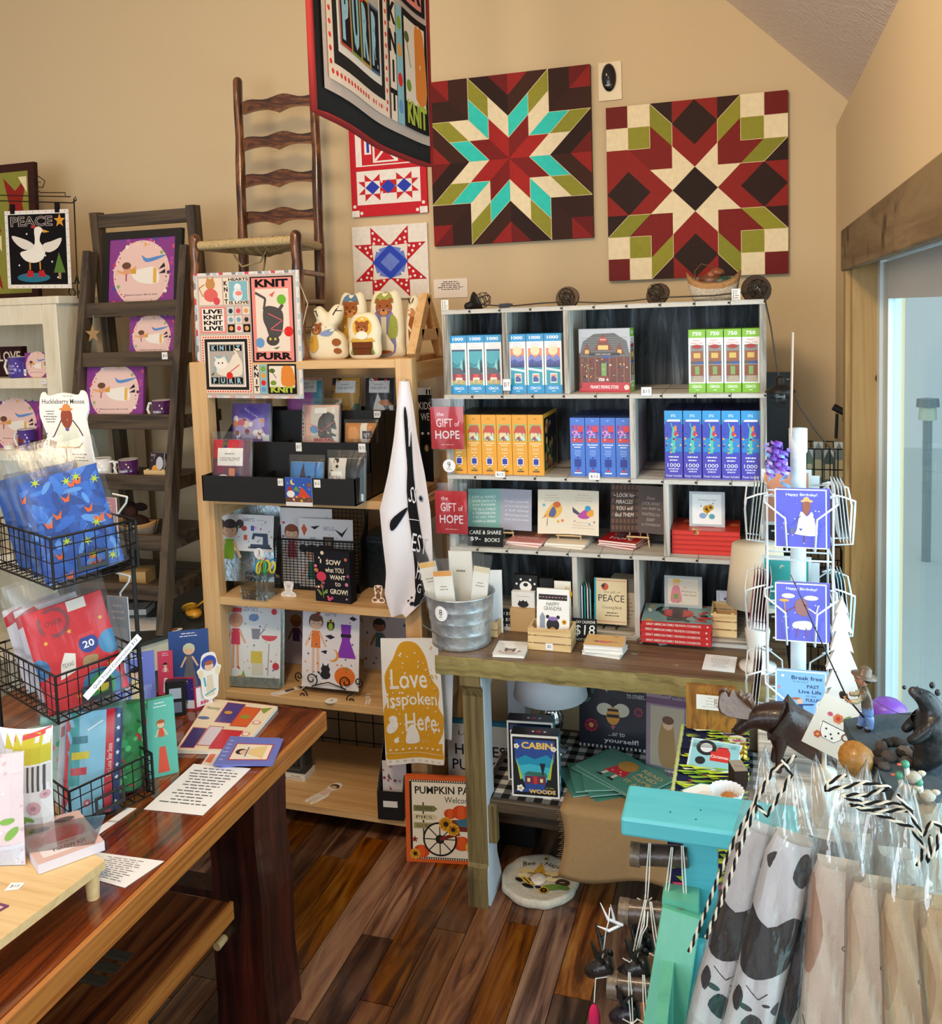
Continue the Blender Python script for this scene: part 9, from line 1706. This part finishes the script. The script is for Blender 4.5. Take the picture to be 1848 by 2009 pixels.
bluep=lambda a:(a.rect(0,0,1,1,'2258ac'),a.scatter(14,['1c4a94','3a74c4'],.12,5),[a.poly([(x-.05,y+.03),(x,y),(x+.05,y+.04),(x,y-.04)],'c86a3a') for x,y in ((.3,.8),(.7,.2),(.55,.9))])
fpack('blue butterfly print fabric kit in front of the top basket',0,.04,.172,.285,butter,'2458b4',.2);fpack('plain blue fabric kit in the middle of the top basket',0,.125,.15,.285,bluep,'1f4f9c',.14);fpack('dark blue fabric kit at the back of the top basket',0,.205,.14,.265,bluep,'1a4488',.1)
def flag(a):
 a.rect(0,0,1,1,'e4e0e6');R=random.Random(5)
 for i in range(7):
  x,y=R.uniform(-.2,.8),i/7-.05;c=('c8242c','24346a')[i % 2];a.poly([(max(0,x),y),(min(1,x+.6),y+.1),(min(1,x+.5),y+.22),(max(0,x-.1),y+.12)],c)
  if i % 2:[a.star(x+.15+.16*j,y+.12,.04,'f0f0f4') for j in range(2) if x+.15+.16*j > 0]
def roadp(a):
 a.rect(0,0,1,1,'cf2430');a.ell(.35,.85,.2,.2,'8a3a44').ell(.35,.85,.15,.15,'cf2430').text('OVER',.35,.85,.22,.05,'5a2a30').rect(.55,.9,.78,1,'d8d0c8').ell(.68,.55,.12,.12,'2a3f90').text('20',.68,.55,.14,.07,'f4f4f4',.02).rect(.58,.62,.78,.66,'d8404a').ell(.95,.5,.16,.16,'3a86b8').ell(.05,.45,.12,.14,'3a7ab0').poly([(.25,.3),(.45,.34),(.5,.5),(.38,.54),(.3,.44)],'e8e4dc').text('TEXAS',.38,.42,.14,.04,'4a4a4a').ell(.7,.12,.24,.24,'2f7ab4').ell(.7,.12,.17,.17,'3f9a5a').ell(.7,.12,.08,.08,'d8c83a');[a.star(x,y,.035,'e8b83a') for x,y in ((.2,.68),(.5,.72),(.85,.3),(.4,.1),(.9,.75),(.15,.2))];a.blob([(.55,.36),(.7,.34),(.75,.42),(.6,.44)],'a88a5a')
fpack('red road sign print fabric kit in front of the middle basket',1,.04,.178,.285,roadp,'cf2430',.2);fpack('stars and stripes fabric kit in the middle of its basket',1,.125,.14,.27,flag,'d8d4dc',.14);fpack('stars and stripes fabric kit at the back of its basket',1,.205,.13,.25,flag,'d8d4dc',.1)
def state(a):a.rect(0,0,1,1,'8ac0dc').rect(0,.0,.08,1,'c8323a').poly([(.06,.3),(.25,.3),(.2,1),(.06,1)],'4aa0a8').rect(.68,0,.84,1,'c82a36').text('The Lone Star State',.76,.5,.6,.05,'f0d8d8',0,PI/2).rect(.84,0,1,1,'24346a');[a.star(.92,.08+.12*i,.05,'f0f0f4') for i in range(8)];a.rect(.1,.55,.4,.62,'d8c23a').rect(.1,.4,.36,.47,'c83a4a').rect(.1,.7,.36,.77,'3a7a8a').line([(.35,.82),(.62,.9)],.03,'e8ecf0').flower(.4,.12,.07,'d86a7a','f0e0e0')
def holly(a):a.rect(0,0,1,1,'1e8a44');a.scatter(60,['2aa85a','146a34','5ac87a','0e5028','c8383a'],.07,8,(0,0,1,1),('e','e','d'))
fpack('pale blue lone star fabric kit in the bottom basket',2,.04,.125,.235,state,'8ac0dc',.2,.04,.06,.1);fpack('white edged striped fabric kit in the bottom basket',2,.10,.12,.225,flag,'d8e0e4',.16,.03,.075);fpack('bright green holly fabric kit in the bottom basket',2,.075,.11,.225,holly,'1e8a44',.1,.05,.145,.15);fpack('teal and white fabric kit at back of the bottom basket',2,.20,.15,.20,lambda a:a.rect(0,0,1,1,'8fd0c0').scatter(20,['2a9a6a','f0f4f0','b8e0d4'],.1,3),'8fd0c0',.1)
def strip_(label,tier,k,w,h,txt,roll):
 N_,zb_,zt_=tiers_[tier];q=MB();a=Art(w,h,'f0eff2').text(txt,.55,.5,.8,.5,'3a3a44');q.box(0,w,0,.001,0,h,'f0eff2');q.art(a,0,0);o=tag(q.build('label_strip','paper'),label,'label');o.matrix_world=Matrix.Translation(N_+e1*k-e2*.012+Vector((0,0,zb_+.03))) @ Matrix.Rotation(PH,4,'Z') @ Matrix.Rotation(-roll,4,'Y') @ Matrix.Rotation(-.1,4,'X')
strip_('white paper strip label sticking out of the middle basket',1,.06,.16,.016,'Quilt Travel Construction $12',.62)
def flatp(label,pts,art,th=.0006,z=LT,name='paper_sheet',cat='paper',c='f1f1f5',mat='paper',edge=None):
 "flat sheet through four picture corners: near left, near right, far right, far left"
 V=[at(x,y,Z=z) for x,y in pts];o=sum(V,Vector())/4;V=[v-o for v in V];a=Art((V[1]-V[0]).length,(V[3]-V[0]).length,c);art(a);q=MB()
 bl_=lambda u,v,e=0:V[0]*(1-u)*(1-v)+V[1]*u*(1-v)+V[2]*u*v+V[3]*(1-u)*v+Vector((0,0,th+e))
 q.add([v for v in V]+[v+Vector((0,0,th)) for v in V],[(3,2,1,0),(4,5,6,7),(0,1,5,4),(1,2,6,5),(2,3,7,6),(3,0,4,7)],edge or c);q.art(a,0,0,fn=bl_);return tag(q.build(name,mat,loc=o),label,cat)
flatp('white sheet listing paper dolls on the table corner side',[(282,1588),(398,1600),(492,1508),(380,1499)],lambda a:a.lines(.08,.92,.95,.15,13,'3a3a44',.3,4));
flatp('white curled price list under the light wood riser',[(150,1716),(245,1742),(322,1690),(188,1672)],lambda a:a.lines(.08,.9,.92,.1,11,'4a4a54',.3,7))
flatp('small white strip label before the bottom wire basket',[(170,1640),(190,1640),(268,1586),(250,1585)],lambda a:a.text('Travel Construction $12',.5,.5,.3,.6,'4a4a54',0,PI/2))
def sheet(a):
 a.rect(0,0,1,1,'ecdcc0')
 for x0,y0,x1,y1,c in ((.3,.55,.55,.95,'4a3a8a'),(.56,.5,.8,.9,'d8602a'),(.05,.05,.25,.4,'3a2f70'),(.5,.05,.8,.4,'c8283a'),(.28,.1,.48,.45,'d8d0e0')):a.rect(x0-.012,y0-.012,x1+.012,y1+.012,'b83040').rect(x0,y0,x1,y1,c)
 a.ell(.4,.75,.06,.06,'d8a03a').ell(.68,.7,.07,.07,'8a9a3a').poly([(.8,.9),(.95,.95),(.9,.8)],'8a9a3a').ell(.9,.6,.06,.07,'c84a5a').ell(.9,.6,.045,.055,'f0e4d0').ell(.88,.35,.06,.07,'c84a5a').ell(.88,.35,.045,.055,'f4ece0').ell(.1,.6,.09,.05,'4a5a9a').text('Nativity',.15,.8,.2,.08,'5a7a5a')
flatp('cream printed nativity board sheet lying on the table',[(345,1478),(470,1482),(545,1392),(412,1376)],sheet,.009,LT,'board_sheet','print','ecdcc0','gloss','f2eee6')
def lil(a):a.rect(0,0,1,1,'6d78c8').rect(.2,.15,.88,.75,'b83040').rect(.22,.18,.86,.72,'f0e4d0').ell(.36,.45,.1,.1,'2a2028').ell(.4,.44,.07,.07,'e8c0a0').poly([(.48,.38),(.48,.55),(.78,.7),(.78,.2)],'e8cc90').line([(.46,.28),(.46,.62)],.02,'4a4a90').lines(.03,.14,.9,.1,6,'b0b8e8',.3)
flatp('lilac paper doll packet lying under its twin',[(432,1508),(530,1494),(548,1450),(455,1452)],lil,.004,LT+.0005,'doll_packet','packet','8088d0','gloss');flatp('lilac paper doll packet on top by the table edge',[(418,1503),(535,1503),(556,1452),(452,1447)],lil,.004,LT+.0055,'doll_packet','packet','6d78c8','gloss')
flatp('clear empty sleeve beside the lilac doll packets',[(395,1500),(425,1506),(455,1450),(430,1452)],lambda a:a.rect(.1,.1,.5,.5,'d86a4a'),.001,LT+.0003,'card_sleeve','sleeve','e4dcd4','gloss')
def upc(name,label,x0,y0,x1,y1,art,c='eee',lean=.12,rz=.5,z=LT,th=.004,cat='card',dy=0):
 xm=(x0+x1)/2;p=at(xm,y1,Z=z);Y=p.y+dy;cx,z0,w,h=front(x0,y0,x1,y1,Y);a=Art(w,h);art(a);q=MB();q.box(-w/2,w/2,0,th,0,h,c);q.art(a,-w/2,0);return tag(q.build(name,'gloss',loc=(p.x,Y,z),rot=(-lean,0,rz)),label,cat)
doll=lambda bg,dr,hr:(lambda a:(a.rect(0,0,1,1,bg),girl(a,.5,.68,.3,hr,dr),a.poly([(.3,.05),(.7,.05),(.6,.38),(.4,.38)],dr),a.lines(.2,.8,.97,.88,2,'e8e8f4',.3)))
upc('doll_packet','periwinkle doll packet standing behind the middle basket',238,1288,300,1405,doll('7480d0','e8d09a','2a2228'),'7480d0',.2,.6);upc('doll_packet','small pink doll card between two upright packets',288,1300,312,1380,doll('d84a6a','f0e0e0','2a2228'),'d84a6a',.15,.5,LT,.003,'card',.06);upc('doll_packet','navy doll packet with pale haired girl in black stand',308,1266,372,1375,doll('34508e','6a6a74','c8ccb0'),'34508e',.15,.5,LT,.004,'card',.08)
upc('display_stand','black plastic card stand behind the tent card',330,1340,362,1405,lambda a:a.rect(0,0,1,1,'1a1c20').rect(.2,.5,.8,.8,'a8b4c4').rect(.2,.1,.8,.4,'6a7484'),'1a1c20',.1,.5,LT,.03,'stand')
def nat(a):a.rect(0,0,1,1,'b83048').rect(.06,.05,.94,.95,'38307c').rect(.06,.05,.94,.3,'e8e8f0').rect(.36,.2,.64,.6,'1c1a2a').poly([(.32,.6),(.5,.8),(.68,.6)],'1c1a2a').rect(.46,.3,.54,.5,'f0a03a').scatter(10,['d84a5a','e8b04a','8a5ab0'],.03,3,(.1,.6,.9,.9))
tc_=thing('tent_card','folded nativity tent card with angel cutout on table','card',(at(385,1393,Z=LT).x,at(385,1393,Z=LT).y,LT),(0,0,.25));w=.062;h=.115
q=MB();a=Art(w,h*.8);nat(a);q.art(a,-w,0);q.box(-w,0,0,.0015,0,h*.8,'b83048');q.build('lantern_panel','gloss',tc_);q=MB();q.box(0,w*.8,0,.0015,0,h*.55,'e8e4ec');a=Art(w*.8,h*.55).rect(0,0,1,1,'b83048').rect(.05,.1,.95,.95,'e8e4ec').lines(.1,.9,.4,.1,1,'c84a5a',.5);q.art(a,0,0);q.build('side_panel','gloss',tc_,rot=(0,0,.7));q=MB();a=Art(w,h*1.15);a.blob([(.2,.05),(.1,.45),(-.05,.65),(.1,.72),(.2,.95),(.5,1),(.8,.95),(.9,.72),(1.05,.65),(.9,.45),(.8,.05)],'f0ece8',3);ol=[(x,y) for x,y in a.sh[0][0]];q.prism([(x,y) for x,y in ol],.002,.0035,'f0ece8');b_=Art(w,h*1.15);b_.ell(.5,.78,.34,.34,'3a4aa8').ell(.5,.7,.2,.2,'e8c0a4').ell(.5,.78,.2,.1,'a85a34').poly([(.3,.08),(.7,.08),(.62,.52),(.38,.52)],'e0d0b8').ell(.12,.58,.12,.2,'ecdcb4').ell(.88,.58,.12,.2,'ecdcb4').line([(.25,.12),(.75,.2)],.06,'3aa8c0').line([(.3,.3),(.25,.5)],.08,'4ab0c8');q.art(b_,0,0,.002);q.build('angel_cutout','gloss',tc_,loc=(.012,0,.02),rot=(0,0,.7))
upc('doll_packet','teal doll card packet leaning out beside the holly kit',300,1378,346,1522,doll('5fb8a8','d8523a','a85a34'),'5fb8a8',.12,.75,LT,.02);upc('wood_block','light wood block behind the teal doll card',268,1430,300,1515,lambda a:a.rect(0,0,1,1,'c89a60'),'c89a60',0,.5,LT,.04,'block')
# moose sign
cx,z0,w,h=front(80,766,176,918,1.68);mo=thing('moose_sign','white cutout sign reading huckleberry moose above basket tower','sign',(cx,1.68,z0));a=Art(w,h);a.blob([(0,0),(.02,.28),(.12,.4),(.06,.55),(0,.7),(.03,.9),(.1,.98),(.2,.93),(.5,.97),(.8,.94),(.88,1),(.97,.94),(.99,.75),(.93,.62),(.97,.42),(.99,.3),(1,0),(.5,0)],'f2efe9',3);q=MB();q.prism([(x-w/2,y) for x,y in a.sh[0][0]],0,.006,'f2efe9');b_=Art(w,h);b_.text('Huckleberry Moose',.5,.85,.86,.08,'4a4038',.01).text('You are the',.6,.93,.2,.025,'6a6058').lines(.08,.36,.75,.58,5,'6a6660',.35,3).lines(.58,.95,.2,.08,3,'6a6660',.35,5).blob([(.42,.62),(.3,.3),(.34,.27),(.78,.26),(.8,.32),(.7,.62),(.6,.52)],'e6e8d4').line([(.33,.27),(.79,.265)],.02,'c8963a').blob([(.46,.74),(.44,.6),(.55,.5),(.66,.6),(.64,.74)],'96432c').ell(.55,.5,.04,.03,'6a5aa0').ell(.55,.76,.14,.03,'d88a4a').ell(.56,.79,.08,.05,'d88a4a').line([(.44,.62),(.36,.52),(.26,.4)],.02,'4a2f28').line([(.67,.62),(.78,.52),(.86,.42)],.02,'4a2f28').poly([(.16,.28),(.3,.25),(.32,.34),(.18,.37)],'7a5a5a').line([(.5,.26),(.5,.1)],.02,'4a2f28').line([(.65,.26),(.78,.28),(.84,.33)],.02,'4a2f28').poly([(.44,.06),(.56,.06),(.5,.12)],'2a1c18').scatter(10,['b0a890','6a6a90'],.015,4,(.05,.05,.95,.7));q.art(b_,-w/2,0);q.build('sign_board','paper',mo);q=MB();q.box(-.006,.006,.006,.012,-.03,.05,'c8b890');q.build('support_stick','lightwood',mo)
# light wood riser with pillow kit and mouse pillows
RZ=.815;rs_=[at(x,y,Z=RZ) for x,y in ((-60,1890),(206,1688),(100,1625),(-170,1800))];o=sum(rs_,Vector())/4;ri=thing('wood_riser','pale wood riser board on dowel legs at table front','riser',(o.x,o.y,LZ));V=[v-o for v in rs_];q=MB();q.add([Vector((v.x,v.y,RZ-LZ)) for v in V]+[Vector((v.x,v.y,RZ-LZ-.016)) for v in V],[(0,1,2,3),(7,6,5,4),(0,4,5,1),(1,5,6,2),(2,6,7,3),(3,7,4,0)]);q.build('riser_board','lightwood',ri)
for i in range(4):c_=V[i]*.84;q=MB();q.lathe([(.011,0),(.0135,RZ-LZ-.016)],14,'d8b47c',(c_.x,c_.y,.0005));q.build('riser_leg','lightwood',ri)
flatp('white $15 tag lying on the pale riser board',[(8,1748),(36,1745),(50,1732),(22,1732)],lambda a:a.text('$15',.5,.5,.6,.4,'3a3a3a'),.0006,RZ+.0006,'price_tag','price tag')
pk_=flatp('clear packaged pink pillow kit lying on the riser',[(76,1716),(206,1668),(155,1606),(28,1640)],lambda a:a.rect(0,0,1,1,'d8b8b4').blob([(.25,.5),(.5,.7),(.9,.62),(.8,.35),(.4,.3)],'d87a74').ell(.3,.75,.16,.09,'6a5f60').ell(.72,.85,.16,.09,'6a5f60').rect(.12,.1,.92,.36,'e8e0e4').text('PILLOW KIT',.55,.2,.5,.08,'3a3440',.01).lines(.3,.8,.33,.28,1,'8a8490',.4),.018,RZ+.001,'pillow_kit','kit','d8b8b4','cloth','e0d8e0')
q=MB();q.box(-.08,.075,-.05,.05,.019,.0205);q.build('clear_sleeve','film',pk_,rot=(0,0,.5))
def mousep(a):a.rect(.1,.68,.98,.96,'cfc84a').poly([(.0,.9),(.98,1),(.98,.95),(0,.86)],'d85a5a').rect(.4,.42,.98,.66,'d8d8dc');[a.rect(.42+.09*i,.42,.46+.09*i,.66,'5a5a62') for i in range(6)];a.ell(.22,.68,.16,.2,'9a9aa4').dots([(.1,.64),(.3,.58)],.07,'e0a0a8').flower(.7,.26,.13,'d8b0bc','b88aa0',9).flower(.9,.38,.08,'d8b0bc','b88aa0',8).ell(.45,.12,.12,.06,'8ab85a',rot=.6).ell(.6,.15,.1,.05,'8ab85a',rot=-.5).ell(.5,.18,.03,.03,'c83a4a')
def soft(label,x0,y0,x1,y1,z,art,c,rz=.45):
 p=at((x0+x1)/2,y1,Z=z);cx,z0,w,h=front(x0,y0,x1,y1,p.y);a=Art(w,h,c);art(a);a.strips(6,6);th=.045;sf=lattice(lambda u,v:(w*(u-.5)*(1-.05*math.sin(v*PI)),-th/2*math.sin(PI*u)**.5*math.sin(PI*v)**.5,h*v*(1-.03*math.sin(u*PI))),6,6);q=MB();q.art(a,0,0,fn=lambda u,v,e:sf(u,v)+Vector((0,-.0008-e,0)));q.grid(sf,6,6,c);q.grid(lambda u,v:Vector((sf(1-u,v).x,-sf(1-u,v).y,sf(1-u,v).z)),6,6,c);return tag(q.build('mouse_pillow','cloth',loc=(p.x,p.y+.012,z),rot=(-.12,0,rz)),label,'pillow')
soft('white pillow printed with a grey mouse and stripes',2,1442,88,1640,RZ+.001,mousep,'e8eaf2',.3);soft('pink dotted pillow with holly standing before mouse pillow',-70,1495,28,1705,RZ+.001,lambda a:a.rect(0,0,1,1,'e8d4da').scatter(30,['f4e8ec','d8b8c4'],.03,3).ell(.85,.3,.12,.06,'8ab85a',rot=.8).ell(.8,.42,.1,.05,'8ab85a').rect(0,0,1,.2,'d8dae8'),'e8d4da',.3)
upc('fabric_kit','pale teal bagged fabric kit between mouse pillow and basket',76,1440,128,1590,lambda a:a.rect(0,0,1,1,'b8d8cc').scatter(20,['4ab88a','e8f0ec','e8a08a'],.09,5),'b8d8cc',.2,.8,LT,.05,'kit')
flatp('kraft wooden trivet half hidden under the pillow kit',[(78,1665),(128,1660),(125,1590),(85,1585)],lambda a:a.ell(.5,.5,.2,.2,'b88a50'),.02,LT,'wood_slice','board','c49a5e','matte')
flatp('magenta edged card corner on the pale riser',[(-60,1822),(18,1778),(-5,1772),(-90,1800)],lambda a:a.rect(.1,.1,.9,.9,'e0b0c0'),.002,RZ+.0006,'greeting_card','card','6a2a5a','gloss')
# bagged cards on white wire hooks behind the basket tower
for i,(hx,hy,bx0,by0,bx1,by1,c) in enumerate(((250,985,188,955,228,1040,'e8a8b8'),(255,1140,212,1130,252,1290,'c8d0d8'))):
 Y=1.70;p=at(hx,hy,Y=Y);t=thing('wire_hook','white bent wire hook behind the %s basket' % ('top','middle')[i],'hook',p);q=MB();q.tube([(.0,0,.012),(-.004,0,-.002),(-.03,0,-.03),(-.032,0,-.09),(-.032,0,LT-p.z if i else -.1)],.0025,6,'e8ecee');q.tube([(0,0,.012),(-.04,0,.018)],.0025,6,'e8ecee');q.build('wire','plastic',t)
 cx,z0,w,h=front(bx0,by0,bx1,by1,Y-.02);goods('bagged_card',('pink','grey')[i]+' card in clear bag hanging behind the basket tower','card',cx,Y-.02,z0,w,h*.75,.003,lambda a:a.rect(0,0,1,1,c).lines(.1,.9,.9,.6,3,'f4f0f0',.4).rect(.1,.1,.9,.5,'dfe4ea'),c='e8e8ec',mat='gloss')
